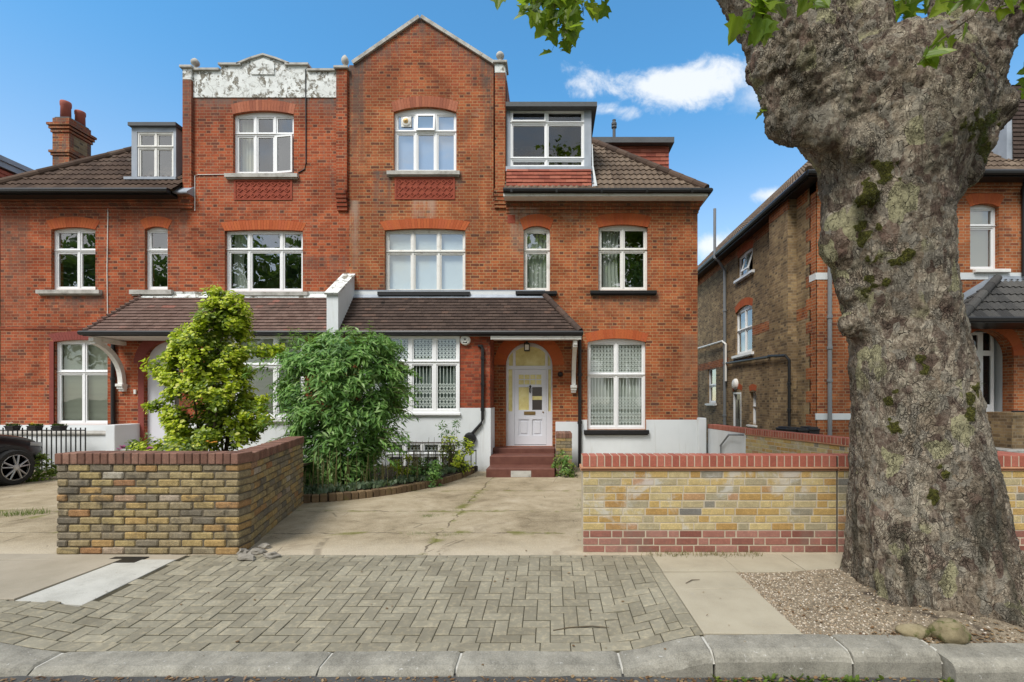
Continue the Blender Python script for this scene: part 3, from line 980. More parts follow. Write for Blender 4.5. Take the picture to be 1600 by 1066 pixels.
# --- front door opening
DX, DZ0 = wx(826.5), ZP(697, 12.1)
dx0, dx1 = wx(790), wx(863)
dzt = wz(535)
drise = (dx1 - dx0) / 2 - 0.02
door_loop = arched(dx0, dx1, DZ0, dzt, drise, 22)
holes.append(door_loop)
lintel(rh, dx0, dx1, dzt - drise, drise, 0.30, Y0, splay=0.30, bw=0.09, end=0.0)

# --- front wall
wall = MB()
Zt = wz(102)
outline = [(PX, GZ - .2), (3.73, GZ - .2), (3.73, EZ - .02), (wx(771), EZ - .02), (wx(771), Zt), (wx(657), wz(30)), (wx(553), Zt), (PX, Zt)]
wall.wallprism([outline] + holes, Y0, WT)
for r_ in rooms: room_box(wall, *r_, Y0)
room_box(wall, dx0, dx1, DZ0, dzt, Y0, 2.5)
wall.box(3.43, 3.73, Y0 + WT, YR, GZ - .2, EZ - .02)                        # right-hand side wall
wall.box(PX, 3.73, YR, YR + .3, GZ - .2, EZ - .02)                          # rear wall
wall.box(wx(790) - .3, wx(790) - .001, Y0 + WT, YR, EZ - .4, Zt - .1)       # side of the taller gable block
wall.build('wall', [M['brick_r'], M['dark']], rh)
holes, rooms = [], []
# gable roof behind the pointed front
b = MB()
ax, az = wx(657), wz(30)
for (xa, xb) in ((wx(553), ax), (ax, wx(771))):
    za, zb_ = (Zt, az) if xa < ax - .5 else (az, Zt)
    b.add([(xa, Y0 + .28, za - .05), (xb, Y0 + .28, zb_ - .05), (xb, YR, zb_ - .05), (xa, YR, za - .05), (xa, Y0 + .28, za - .2), (xb, Y0 + .28, zb_ - .2), (xb, YR, zb_ - .2), (xa, YR, za - .2)],
          [(0, 1, 2, 3), (4, 7, 6, 5), (0, 4, 5, 1), (2, 6, 7, 3)])
b.build('roof', M['pan'], rh)
# stone coping on the gable slopes
b = MB()
for (xa, za, xb, zb_) in ((wx(553), Zt, ax, az), (ax, az, wx(771), Zt)):
    d = Vector((xb - xa, 0, zb_ - za)); L = d.length; d.normalize(); nrm = Vector((-d.z, 0, d.x))
    nseg = 6
    for i in range(nseg):
        p = Vector((xa, 0, za)) + d * (L * i / nseg + .003); q = Vector((xa, 0, za)) + d * (L * (i + 1) / nseg - .003)
        poly = [p - nrm * .0, q - nrm * .0, q + nrm * .085, p + nrm * .085]
        b.wallprism([[(t.x, t.z) for t in poly]], Y0 - .06, WT + .12)
b.build('gable_coping', M['stone'], rh)
pilaster(rh, wx(774), wx(790), wz(300), wz(104), Y0, 0.09, 'brick_r', wz(95), white_z=wz(118))
finial(rh, wx(781), Y0 + .08, wz(96), wz(77), 0.105)
corbel(rh, wx(773), wx(791), wz(326), wz(298), Y0, 0.11, 'brick_r')
eaves(rh, (wx(791), 3.73), EZ - .10, Y0, 'brick_r', 'r')
# white band and lead flashing above the pent roof
b = MB(); b.box(wx(545), wx(812), Y0 - .014, Y0 + .02, wz(464), wz(455.5)); b.build('white_band', M['render'], rh)
# small details in the brickwork
b = MB(); b.box(wx(793), wx(805), Y0 - .004, Y0 + .02, wz(349), wz(336)); b.build('air_brick', M['terracotta'], rh)

# --- plinth of the right wing
b = MB()
zp = wz(656)
b.wallprism([[(wx(905), GZ - .1), (3.745, GZ - .1), (3.745, zp), (W6[1] + .01, zp), (W6[1] + .01, W6[2] - .1), (W6[0] - .01, W6[2] - .1), (W6[0] - .01, zp), (wx(905), zp)]], Y0 - .016, .03)
b.wallprism([rect(wx(868), wx(904.5), GZ - .1, wz(659))], Y0 - .016, .03)
b.box(wx(1089), wx(1101), Y0 - .14, Y0 + .4, GZ - .1, wz(653), c=.01)
b.build('plinth', M['render'], rh)

# --- door set back in the arch
yd = Y0 + 0.13
b = MB()                                        # frame: sidelights and fanlight bars
lx0, lx1 = wx(804.5), wx(859)
fo = arched(dx0 - .006, dx1 + .006, DZ0 - .004, dzt + .006, drise, 22)
zt_ = ZP(574, 12.1)                            # transom
zs_ = ZP(643, 12.1)                            # foot of the glazed sidelights
xl, xr = wx(803), wx(853.5)
holes_d = [rect(dx0 + .06, xl - .05, zs_, zt_ - .05), rect(xr + .05, dx1 - .035, zs_, zt_ - .05), rect(xl, xr, DZ0 + .02, zt_ - .05)]
def arcx(x):                                   # height of the arch intrados at x
    w_ = (dx1 - dx0) / 2; cx = (dx0 + dx1) / 2
    r_ = (w_ * w_ + drise * drise) / (2 * drise)
    return dzt - r_ + math.sqrt(max(0, r_ * r_ - (x - cx) ** 2))
def fan(xa, xb, zb, m_=0.06, n=10):
    return [(xa, zb), (xb, zb)] + [(xb + (xa - xb) * i / n, arcx(xb + (xa - xb) * i / n) - m_) for i in range(n + 1)]
holes_d += [fan(xl + .03, xr - .03, zt_ + .04, .09), fan(dx0 + .07, xl - .035, zt_ + .04), fan(xr + .035, dx1 - .05, zt_ + .04)]
b.wallprism([fo] + holes_d, yd, .09)
dfr = b.build('door_frame', M['door'], rh)
b = MB()
for lp in (holes_d[0], holes_d[1], holes_d[3], holes_d[4], holes_d[5]):
    b.wallprism([[(p[0], p[1]) for p in lp]], yd + .04, .012)
b.build('pane', M['yglass'], dfr)
b = MB()                                        # door leaf with panels
dl, dr, db, dt = xl + .004, xr - .004, DZ0 + .035, zt_ - .055
W_, H_ = dr - dl, dt - db
def du(u): return dl + W_ * u
def dv(v): return db + H_ * v
lights = []
for j in range(2):
    for i in range(4):
        lights.append(rect(du(.13 + .185 * i), du(.13 + .185 * (i + 1) - .022), dv(.80 + .072 * j), dv(.80 + .072 * (j + 1) - .012)))
tall_l, tall_r = rect(du(.13), du(.455), dv(.46), dv(.765)), rect(du(.56), du(.87), dv(.46), dv(.765))
pan_l, pan_r = rect(du(.13), du(.455), dv(.12), dv(.335)), rect(du(.56), du(.87), dv(.12), dv(.335))
b.wallprism([rect(dl, dr, db, dt)] + lights + [tall_l, tall_r, pan_l, pan_r], yd + .012, .05)
for pl in (pan_l, pan_r):
    xs_ = [p[0] for p in pl]; zs2 = [p[1] for p in pl]
    b.box(min(xs_) - .001, max(xs_) + .001, yd + .035, yd + .05, min(zs2), max(zs2))
    b.box(min(xs_) + .045, max(xs_) - .045, yd + .02, yd + .04, min(zs2) + .045, max(zs2) - .045, c=.012)
door = b.build('door', M['door'], rh)
b = MB()
for lp in lights + [tall_l]: b.wallprism([lp], yd + .035, .01)
b.build('pane', M['yglass'], door)
b = MB(); b.wallprism([tall_r], yd + .035, .01); o = b.build('pane', M['brown_glass'], door); o['label'] = 'dark brown door pane'
b = MB(); b.wallprism([rect(du(.56), du(.87), dv(.595), dv(.645))], yd + .031, .006); b.build('pane_band', M['yglass'], door)
b = MB(); b.box(du(.30), du(.66), yd - .002, yd + .014, dv(.395), dv(.44), c=.004); b.box(du(.34), du(.62), yd - .008, yd, dv(.405), dv(.43), c=.003); b.build('letterbox', M['brass'], door)
b = MB()
b.lathe((du(.50), yd + .012, dv(.775)), [(.03, 0), (.026, .02), (.012, .03)], 12, axis='Y')
b.tube([(du(.50), yd - .01, dv(.77)), (du(.475), yd - .02, dv(.74)), (du(.48), yd - .02, dv(.70)), (du(.50), yd - .02, dv(.69)), (du(.52), yd - .02, dv(.70)), (du(.525), yd - .02, dv(.74)), (du(.50), yd - .01, dv(.77))], .010, 6)
b.build('door_knocker', M['lampblack'], door)
b = MB(); b.lathe((du(.905), yd + .012, dv(.43)), [(.02, 0), (.02, .012), (.006, .02)], 12, axis='Y'); b.build('lock', M['brass'], door)
# lantern over the door, bell by the door
b = MB(); lx, lz = wx(823.5), wz(543)
b.box(lx - .07, lx + .07, Y0 - .10, Y0 + .05, lz - .10, lz + .10, c=.015); b.box(lx - .02, lx + .02, Y0 - .05, Y0 + .02, lz + .10, lz + .15)
wl = b.build('wall_lamp', M['lampblack'], rh)
b = MB(); b.box(lx - .05, lx + .05, Y0 - .112, Y0 - .101, lz - .075, lz + .06, c=.004); b.build('lamp_glass', M['plastic'], wl)
b = MB(); b.lathe((wx(875.5), Y0, wz(585)), [(.07, 0), (.07, .02), (.055, .04), (.03, .09), (.02, .10)], 16, axis='Y'); b.build('wall_light', M['lampblack'], rh)

# --- steps up to the door
b = MB()
sx0, sx1 = -1.40, 0.10
zs1, zs2, zs3 = GZ + .20, GZ + .40, DZ0 - .006
b.box(sx0, sx1, 10.30, 10.96, GZ - .05, zs1, c=.02)
b.box(sx0 - .005, sx1, 10.95, 11.58, GZ - .05, zs2, c=.02)
b.box(sx0 - .03, sx1 + .01, 11.57, Y0 + .12, GZ - .05, zs3, c=.02)
stp = b.build('step', M['tilestep'], rh)
b = MB(); b.box(-.86, -.42, 10.294, 10.33, GZ + .015, GZ + .15); b.build('worn_patch', M['stone'], stp)

# --- bay: pier and window under the pent roof
zbw0, zbw1 = ZP(645, YB), ZP(524, YB)
bx0, bx1 = XP(566, YB), XP(718, YB)
holes, rooms = [], []
w = window(rh, bx0, bx1, zbw0, zbw1, YB - .03, 0, (1, 1, 1, 1), [ZP(567, YB)], grille='mid', glass='glass_lo', recess=0.0, ofr=.055, mul=.075, sash=.03,
           net=('grey_net', zbw0, zbw0 + 1.05), sill=(bx0 - .02, bx1 + .03, zbw0 - .05, zbw0 + .01, 'white', .05))
bm0, bm1 = XP(596, YB), XP(700, YB)
zbm0, zbm1 = ZP(772, YB), ZP(691, YB)
window(rh, XP(604, YB), XP(715, YB), GZ - .05, ZP(692, YB), YB - .01, 0, (1, 1, 1, 1), [ZP(711, YB)], recess=0.02, grille='all', ofr=.04, mul=.07, sash=.02)
b = MB()
ztop = ZE + .12
b.wallprism([[(PX + .02, GZ - .2), (-1.425, GZ - .2), (-1.425, ztop), (PX + .02, ztop)], rect(bx0, bx1, zbw0, zbw1), rect(XP(604, YB), XP(715, YB), GZ - .05, ZP(692, YB))], YB, .25)
b.box(-1.65, -1.425, YB + .25, Y0 - .001, GZ - .2, ztop)
room_box(b, bx0, bx1 - .25, zbw0, zbw1, YB - .05, .5)
room_box(b, XP(604, YB), XP(715, YB) - .25, GZ, ZP(692, YB) - .2, YB - .05, .5)
b.build('bay_wall', [M['brick_bay'], M['dark']], rh)
b = MB()                                        # white render below the bay window and on the pier foot
zr_ = ZP(637.5, YB)
b.wallprism([[(PX + .02, GZ - .2), (XP(604, YB) - .0, GZ - .2), (XP(604, YB), ZP(691, YB)), (XP(715, YB), ZP(691, YB)), (XP(715, YB), GZ - .2), (-1.41, GZ - .2), (-1.41, zr_), (bx1 + .01, zr_), (bx1 + .01, zbw0 - .05), (bx0, zbw0 - .05), (bx0, zr_), (PX + .02, zr_)]], YB - .016, .03)
b.box(-1.424, -1.409, YB + .014, Y0 - .02, GZ - .2, zr_)
b.build('bay_render', M['render'], rh)
b = MB()                                       # white timber head over the bay window, up to the soffit
b.box(bx0 - .1, bx1 + .02, YB - .045, YB + .02, zbw1 + .004, zbw1 + .08); b.build('window_head', M['white_old'], rh)

# --- pent roof over bay and porch
hx, hxe = wx(850), 0.70
S = Vector((0, YT - YE, ZT - ZE))
L = S.length
hipdir = Vector((hx - hxe, YT - YE, ZT - ZE))
ns = Vector((1, 0, 0)).cross(S)                                # front slope normal
side_s = Vector((hx - hxe, 0, ZT - ZE))
# vertical plane through the hip
hp = Vector((hipdir.y, -hipdir.x, 0)).normalized()              # points right / outwards
tiles(rh, 'porch_roof', (PX + .13, YE, ZE), (1, 0, 0), S, hxe - PX, L, 0.112, 0.166, 'plain', [((hxe, YE, ZE), hp)], 'plaintile')
tiles(rh, 'porch_roof', (hxe, YE, ZE), (0, 1, 0), side_s, YT - YE, side_s.length, 0.112, 0.166, 'plain', [((hxe, YE, ZE), -hp)], 'plaintile')
ridge(rh, (hxe, YE - .01, ZE + .02), (hx, YT - .02, ZT + .03), .075, 'plaintile', .36)
b = MB(); b.add([(PX + .1, YT - .10, ZT - .06), (hx + .03, YT - .10, ZT - .06), (hx + .03, YT - .004, ZT + .045), (PX + .1, YT - .004, ZT + .045), (PX + .1, YT - .016, ZT + .15), (hx + .03, YT - .016, ZT + .15)],
                [(0, 1, 2, 3), (3, 2, 5, 4)])
b.build('lead_flashing', M['lead'], rh)
b = MB()                                        # gutter, fascia, soffit
b.tube([(PX + .1, YE - .045, ZE - .02), (hxe + .06, YE - .045, ZE - .02), (hxe + .06, Y0, ZE - .02)], .055, 8)
b.box(PX + .1, hxe + .03, YE - .004, YE + .02, ZE - .09, ZE - .01)
b.build('gutter', M['cast'], rh)
b = MB(); b.box(PX + .1, hxe + .02, YE + .022, Y0 - .02, ZE - .085, ZE - .055); b.box(-1.40, hxe + .025, YE - .012, YE + .04, ZE - .17, ZE - .092)
b.build('soffit', M['white_old'], rh)
bracket(rh, 0.585, Y0, YE + .10, ZE - .28, ZP(604, Y0))
pipe(rh, [(0.74, Y0 - .07, ZE - .05), (0.74, Y0 - .07, wz(738)), (0.70, Y0 - .10, wz(742)), (0.70, Y0 - .10, wz(754)), (0.76, Y0 - .28, GZ)], .045, collars=[(0.74, Y0 - .07, z) for z in (2.2, 1.0)])
pipe(rh, [(XP(748, YB), YB - .01, ZP(541, YB)), (XP(753, YB), YB - .06, ZP(541, YB)), (XP(754.5, YB), YB - .06, ZP(546, YB)), (XP(754.5, YB), YB - .06, ZP(655, YB)), (XP(752, YB), YB - .06, ZP(662, YB)), (XP(736, YB), YB - .06, ZP(680, YB))], .036,
     collars=[(XP(754.5, YB), YB - .06, ZP(q, YB)) for q in (560, 600, 640)])
b = MB(); b.lathe((XP(735, YB), YB - .02, ZP(685, YB)), [(.14, 0), (.15, .05), (.13, .09), (.09, .10)], 14, axis='Y'); b.build('drain_hopper', M['cast'], rh)
b = MB(); b.lathe((XP(727.5, YB), YB, ZP(532, YB)), [(.12, 0), (.12, .05), (.10, .075), (.05, .085)], 24, axis='Y'); al = b.build('burglar_alarm', M['plastic'], rh)
b = MB()
for k in range(5):                              # dark star shaped emblem and strip on the alarm cover
    t = R(90 + 72 * k)
    cx, cz = XP(727.5, YB), ZP(531, YB)
    b.wallprism([[(cx + .045 * math.cos(t), cz + .045 * math.sin(t)), (cx + .016 * math.cos(t + .63), cz + .016 * math.sin(t + .63)), (cx + .004 * math.cos(t + 3.14), cz + .004 * math.sin(t + 3.14)), (cx + .016 * math.cos(t - .63), cz + .016 * math.sin(t - .63))]], YB - .088, .005)
b.box(cx - .05, cx + .05, YB - .0845, YB - .06, cz - .085, cz - .055)
b.build('alarm_emblem', M['black'], al)

# --- white party wall stepping down over the pent roof
b = MB()
fx0, fx1 = -5.235, -4.965
b.prism([[(Y0 - .001, 3.05), (YE + .0, 3.05), (YE + .0, ZP(459, YE)), (Y0 - .001, wz(431))]], (fx1, 0, 0), (0, 1, 0), (0, 0, 1), fx1 - fx0)
b.build('party_wall', M['render'], rh)
b = MB()
d = Vector((0, Y0 - YE, wz(431) - ZP(459, YE))); d.normalize(); n_ = Vector((0, -d.z, d.y))
p = Vector((0, YE - .05, ZP(459, YE) - .035)); q = Vector((0, Y0 - .002, wz(431) + .002))
b.prism([[(p.y, p.z), (q.y, q.z), (q.y, q.z + .05), (p.y + n_.y * .05, p.z + n_.z * .05)]], (fx1 + .025, 0, 0), (0, 1, 0), (0, 0, 1), fx1 - fx0 + .05)
b.build('party_coping', M['flaky'], rh)

# --- main hipped roof of the right wing
cx_, = (3.83,)
hp = Vector((1, 1, 0)).normalized()
RL = 2.62 * math.sqrt(2)
tiles(rh, 'roof', (wx(790), EY, EZ), (1, 0, 0), (0, 1, 1), cx_ - wx(790), RL, 0.325, 0.30, 'pan', [((cx_, EY, EZ), hp)], 'pan_grey')
tiles(rh, 'roof', (cx_, EY, EZ), (0, 1, 0), (-1, 0, 1), YR - EY, RL, 0.325, 0.30, 'pan', [((cx_, EY, EZ), Vector((-1, -1, 0)))], 'pan_grey')
ridge(rh, (cx_, EY, EZ + .03), (cx_ - 2.62, EY + 2.62, EZ + 2.65), .10, 'pan')
b = MB(); b.box(wx(790), cx_ - 2.55, EY + 2.6, YR, EZ + 2.52, EZ + 2.64); b.build('flat_roof', M['felt'], rh)
b = MB()
gutter(b, [(wx(789), EY - .05, EZ - .03), (cx_ + .09, EY - .05, EZ - .03), (cx_ + .09, YR, EZ - .03)], .06)
b.box(wx(789), cx_ + .05, EY - .003, EY + .03, EZ - .085, EZ - .012)
for k in range(5): b.box(wx(800) + k * 1.1, wx(800) + k * 1.1 + .05, EY - .12, EY - .05, EZ - .10, EZ - .02)
b.build('gutter', M['cast'], rh)
b = MB(); b.box(wx(789), cx_ + .04, EY + .0, Y0 - .1, EZ - .155, EZ - .088); b.box(3.75, cx_ + .04, Y0 - .1, YR, EZ - .155, EZ - .088); b.build('soffit', M['white_old'], rh)

# --- wide front dormer
Yd = 12.02
dz0, dz1 = 6.95, ZP(166, Yd)
ddx0, ddx1 = wx(791), XP(924, Yd)
b = MB()
holes, rooms = [], []
w = win(rh, 797, 913, 171, 262.5, 0, Y=Yd, cols=(1, 1.04), rowpx=(192, 248), sash=.03, ofr=.045, mul=.05, recess=.02, glass='glass_lo', opens={(0, 2): ('top', -6)})
b.wallprism([[(ddx0, wz(270)), (ddx1, wz(270)), (ddx1, dz1), (ddx0, dz1)], rect(w[0], w[1], w[2], w[3])], Yd, .12)
b.add([(ddx1, Yd + .12, dz0), (ddx1, Yd + 2.4, dz0), (ddx1, Yd + 2.4, dz1), (ddx1, Yd + .12, dz1)], [(0, 1, 2, 3)])
room_box(b, w[0] + .15, w[1] - .2, w[2], w[3] - .25, Yd - .15, 1.5, 1)
o = b.build('dormer', [M['lead'], M['dark']], rh)
b = MB(); b.box(ddx0 - .0, XP(932, Yd) + .0, Yd - .17, Yd + 2.3, ZP(166, Yd - .17), ZP(159, Yd - .17)); b.box(ddx0, XP(930, Yd), Yd - .12, Yd + .03, ZP(170, Yd), ZP(166, Yd - .17) - .002)
b.build('dormer_roof', M['felt'], o)
b = MB(); b.box(ddx0, ddx1 - .02, Yd - .02, Yd + .0, dz1 - .10, dz1 - .03); b.build('fascia', M['white_old'], o)
tiles(rh, 'hung_tiles', (ddx0 + .02, Yd - .24, EZ + .16), (1, 0, 0), (0, .22, 1), ddx1 - ddx0 - .04, .50, 0.105, 0.27, 'plain', [], 'hung')
b = MB(); b.box(ddx0, ddx1 + .0, Yd - .14, Yd - .003, wz(271), wz(263.5)); b.add([(ddx1 + .0, Yd - .3, EZ + .1), (ddx1 + .12, Yd - .3, EZ + .16), (ddx1 + .03, Yd + .2, EZ + .68), (ddx1 + .0, Yd + .2, EZ + .68), (ddx1, Yd - .1, wz(230)), (ddx1 + .02, Yd - .1, wz(230))], [(0, 1, 2, 3)])
b.build('lead_apron', M['lead'], o)
b = MB(); b.tube([(ddx1 + .02, Yd - .02, wz(226)), (ddx1 + .03, Yd - .08, wz(262)), (ddx1 + .09, Yd - .30, EZ + .12)], [.012, .02, .04], 6); b.build('mortar_fillet', M['render'], o)

# --- tile-hung side dormer and vent pipe
Ys = 14.6
sxl, sxr = 1.0, XP(1044.5, Ys)
b = MB(); b.box(sxl, sxr, Ys, Ys + 4, 7.0, ZP(222, Ys)); o = b.build('dormer', M['hung'], rh)
tiles(rh, 'hung_tiles', (sxl, Ys - .035, 7.2), (1, 0, 0), (0, .02, 1), sxr - sxl + .01, ZP(229, Ys) - 7.2, 0.125, 0.30, 'plain', [], 'hung')
b = MB(); b.box(sxl, XP(1051, Ys), Ys - .2, Ys + 4.1, ZP(222.5, Ys - .2), ZP(214, Ys - .2)); b.build('dormer_roof', M['felt'], o)
b = MB(); b.box(sxl, sxr - .1, Ys - .06, Ys - .002, ZP(228, Ys), ZP(221, Ys) - .02); b.build('fascia', M['white'], o)
b = MB(); vx, vz = XP(959.5, Ys + .6), ZP(218, Ys + .6)
b.lathe((vx, Ys + .6, vz), [(.05, 0), (.05, .35), (.085, .37), (.085, .42), (.06, .44), (.085, .46), (.085, .52), (.05, .56), (.06, .62), (.02, .64)], 14); b.build('vent_pipe', M['felt'], rh)

# ================= left half
lh = thing('house', 'left half of the brick pair, with the flaking white parapet and small grey dormer', 'house', (-9.5, 12.0, GZ))
holes, rooms = [], []
w = win(lh, 364, 459, 173, 272, 0.09, cols=(1, 1, 1), rowpx=(208,), curtains=[(0.02, 0.30, 'curtain', 0)], opens={(2, 0): ('left', -8)}, sillpx=(354, 467, 272, 279, 'stone', .09))
lintel(lh, w[0], w[1], w[3] - .09, .09, 0.27, Y0, 'rubbed_dull', splay=0.05, end=0.9)
terracotta_panel(lh, wx(366), wx(457), wz(313), wz(281), Y0)
w = win(lh, 351, 473, 359, 456, 0.03, cols=(1, 1.55, 1), rowpx=(390,), curtains=[(0.03, 0.27, 'net', 0.45)], sillpx=(340, 483, 456, 463, 'stone', .10))
lintel(lh, w[0], w[1], w[3] - .03, .03, 0.24, Y0, splay=0.10)
w = win(lh, 226, 262, 354, 453, 0.07, cols=(1,), rowpx=(391,), sillpx=(207, 272, 453, 461, 'stone', .10))
lintel(lh, w[0], w[1], w[3] - .07, .07, 0.26, Y0, splay=0.12)
w = win(lh, 80, 149, 355, 453, 0.06, cols=(1.3, 1), rowpx=(391,), glass='glass', sillpx=(62, 160, 453, 460, 'stone', .10))
lintel(lh, w[0], w[1], w[3] - .06, .06, 0.26, Y0, splay=0.13)
w = win(lh, 84, 168, 531, 664, 0.05, cols=(1, 1), rowpx=(582,), blind=True, glass='glass_lo')
L5 = w
lintel(lh, w[0], w[1], w[3] - .05, .05, 0.22, Y0, 'rubbed_paint', splay=0.14)
ldx0, ldx1 = wx(225), wx(298)
ldzt = wz(533)
ldr = (ldx1 - ldx0) / 2 - .02
holes.append(arched(ldx0, ldx1, DZ0, ldzt, ldr, 22))
lintel(lh, ldx0, ldx1, ldzt - ldr, ldr, 0.26, Y0, 'rubbed_paint', splay=0.26, bw=0.09, end=0.0)
wall = MB()
Zp = wz(150)
outline = [(-13.93, GZ - .2), (PX - .001, GZ - .2), (PX - .001, wz(108)), (wx(290), wz(108)), (wx(290), EZ - .02), (-13.93, EZ - .02)]
wall.wallprism([outline] + holes, Y0, WT)
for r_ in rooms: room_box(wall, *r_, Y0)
wall.box(-13.93, -13.63, Y0 + WT, YR, GZ - .2, EZ - .02)
wall.box(-13.93, PX - .001, YR, YR + .3, GZ - .2, EZ - .02)
wall.box(wx(290) + .001, wx(290) + .3, Y0 + WT, YR, EZ - .4, wz(125))
wall.build('wall', [M['brick_l'], M['dark']], lh)
holes, rooms = [], []
b = MB(); b.box(wx(290) + .3, PX, Y0 + WT, YR, wz(145), wz(140)); b.build('flat_roof', M['felt'], lh)
# painted reveal of the ground floor window and painted pier beside the porch arch
b = MB(); b.box(L5[0] - .11, L5[0] + .0, Y0 - .005, Y0 + .02, L5[2] - .02, L5[3] - .04); b.box(ldx0 - .15, ldx0 - .002, Y0 - .005, Y0 + .02, GZ, ldzt - ldr); b.build('painted_reveal', M['rubbed_paint'], lh)
# white flaking parapet
prof = [(303, 153), (527, 153), (527, 113), (481, 113), (481, 104), (446, 104), (446, 101), (434, 95), (413, 89), (392, 95), (379, 101), (379, 104), (346, 104), (346, 112), (303, 112)]
b = MB(); b.wallprism([[(wx(a), wz(c)) for a, c in prof[::-1]]], Y0 - .02, .34); b.build('parapet', M['flaky'], lh)
b = MB()
def cop(xa, za, xb, zb_, h=.05):
    b.wallprism([[(wx(xa), wz(za)), (wx(xb), wz(zb_)), (wx(xb), wz(zb_) + h), (wx(xa), wz(za) + h)]], Y0 - .075, .45)
cop(302, 112, 345, 112); cop(343.5, 104, 378, 104); cop(447, 104, 483.5, 104); cop(482, 113, 527, 113)
cop(372, 103.5, 393, 95, .045); cop(393, 95, 413, 89, .045); cop(413, 89, 433, 95, .045); cop(433, 95, 454, 103, .045)
b.build('parapet_coping', M['stone'], lh)
b = MB()                                        # raised centre panel of the pediment
b.wallprism([[(wx(394), wz(118)), (wx(430), wz(118)), (wx(430), wz(100)), (wx(413), wz(93)), (wx(394), wz(100))]], Y0 - .045, .03); b.build('pediment_panel', M['flaky'], lh)
pilaster(lh, wx(289), wx(302.5), wz(297), wz(111), Y0, .08, 'brick_l', wz(105), white_z=wz(128))
pilaster(lh, wx(527.5), wx(544), wz(300), wz(112), Y0, .08, 'brick_l', wz(105))
finial(lh, wx(301.5), Y0 + .08, wz(107), wz(88), .10)
finial(lh, wx(537), Y0 + .08, wz(107), wz(83), .09)
corbel(lh, wx(284), wx(303), wz(327), wz(306), Y0, .14, 'brick_l')
b = MB(); b.add([(wx(282), Y0 - .26, wz(306)), (wx(304), Y0 - .26, wz(306)), (wx(304), Y0 - .01, wz(292)), (wx(282), Y0 - .01, wz(292)), (wx(282), Y0 - .26, wz(308)), (wx(304), Y0 - .26, wz(308)), (wx(304), Y0, wz(308)), (wx(282), Y0, wz(308))], [(0, 1, 2, 3), (4, 5, 1, 0), (0, 3, 7, 4), (1, 5, 6, 2), (4, 7, 6, 5)]); b.build('lead_cap', M['lead'], lh)
corbel(lh, wx(528), wx(543.5), wz(330), wz(300), Y0, .13, 'brick_bay')
eaves(lh, (-13.93, wx(283)), EZ - .07, Y0, 'brick_l', 'l')
b = MB(); b.box(-13.935, -11.2, Y0 - .018, Y0 + .02, wz(515), wz(511)); b.build('string_course', M['brick_bay'], lh)
# thin cables on the brickwork
pipe(lh, [(wx(169.5), Y0 - .012, wz(325)), (wx(168), Y0 - .012, wz(420)), (wx(169), Y0 - .012, wz(500))], .009, 'plastic', 'cable')
pipe(lh, [(wx(305), Y0 - .012, wz(330)), (wx(305), Y0 - .012, wz(275)), (wx(310), Y0 - .012, wz(273.5)), (wx(356), Y0 - .012, wz(273))], .009, 'plastic', 'cable')
pipe(lh, [(wx(478), Y0 - .012, wz(150)), (wx(478.5), Y0 - .03, wz(110)), (wx(478.5), Y0 - .012, wz(255)), (wx(476), Y0 - .012, wz(265)), (wx(466), Y0 - .012, wz(271))], .014, 'cast', 'cable')
b = MB(); b.box(wx(210), wx(214), Y0 - .035, Y0, wz(616), wz(609), c=.006); b.build('doorbell', M['plastic'], lh)

# white panelled door screen filling the arch
yl = Y0 + .11
b = MB()
panes_ = [rect(wx(267), wx(275), wz(640), wz(585)), rect(wx(267), wx(275), wz(576), wz(556)), rect(wx(280), wx(293), wz(610), wz(585)), rect(wx(280), wx(293), wz(576), wz(556))]
b.wallprism([arched(ldx0 - .006, ldx1 + .006, DZ0 - .004, ldzt + .006, ldr, 22)] + panes_, yl, .07)
b.box(wx(262), wx(264.5), yl - .03, yl + .01, DZ0, wz(545)); b.box(wx(264.5), ldx1, yl - .025, yl + .01, wz(582), wz(578.5)); b.box(wx(277), wx(278.5), yl - .025, yl + .01, DZ0, wz(548))
for xa_, xb_ in ((266, 275.5), (280, 294)): b.box(wx(xa_), wx(xb_), yl - .012, yl + .01, wz(690), wz(648), c=.01)
ld = b.build('door', M['door'], lh)
b = MB(); b.box(wx(265), wx(296), yl + .03, yl + .04, wz(642), wz(550)); b.build('pane', M['brown_glass'], ld)
b = MB(); b.box(ldx0 - .1, ldx1 + .1, 11.4, Y0 + 1.3, GZ - .1, DZ0 - .01, c=.02); b.build('step', M['stone'], lh)

# bay window of the left half, blinds behind
lx0_, lx1_ = XP(325, YB), XP(476, YB)
window(lh, lx0_, lx1_, zbw0 - .12, zbw1, YB - .03, 0, (1, 1.5, 1.0), [ZP(572, YB)], recess=0.0, ofr=.055, mul=.075, sash=.03, blind=True, glass='glass_lo', sill=(lx0_ - .03, lx1_ + .02, zbw0 - .2, zbw0 - .11, 'white', .07))
b = MB()
b.wallprism([rect(-8.78, PX - .02, GZ - .2, ztop), rect(lx0_, lx1_, zbw0 - .12, zbw1)], YB, .25)
b.box(-8.78, -8.55, YB + .25, Y0 - .001, GZ - .2, ztop)
room_box(b, lx0_, lx1_, zbw0 - .1, zbw1, YB - .05, .5)
b.build('bay_wall', [M['brick_bay'], M['dark']], lh)
b = MB(); b.wallprism([rect(-8.795, PX - .02, GZ - .2, zbw0 - .2)], YB - .016, .03); b.build('bay_render', M['render'], lh)

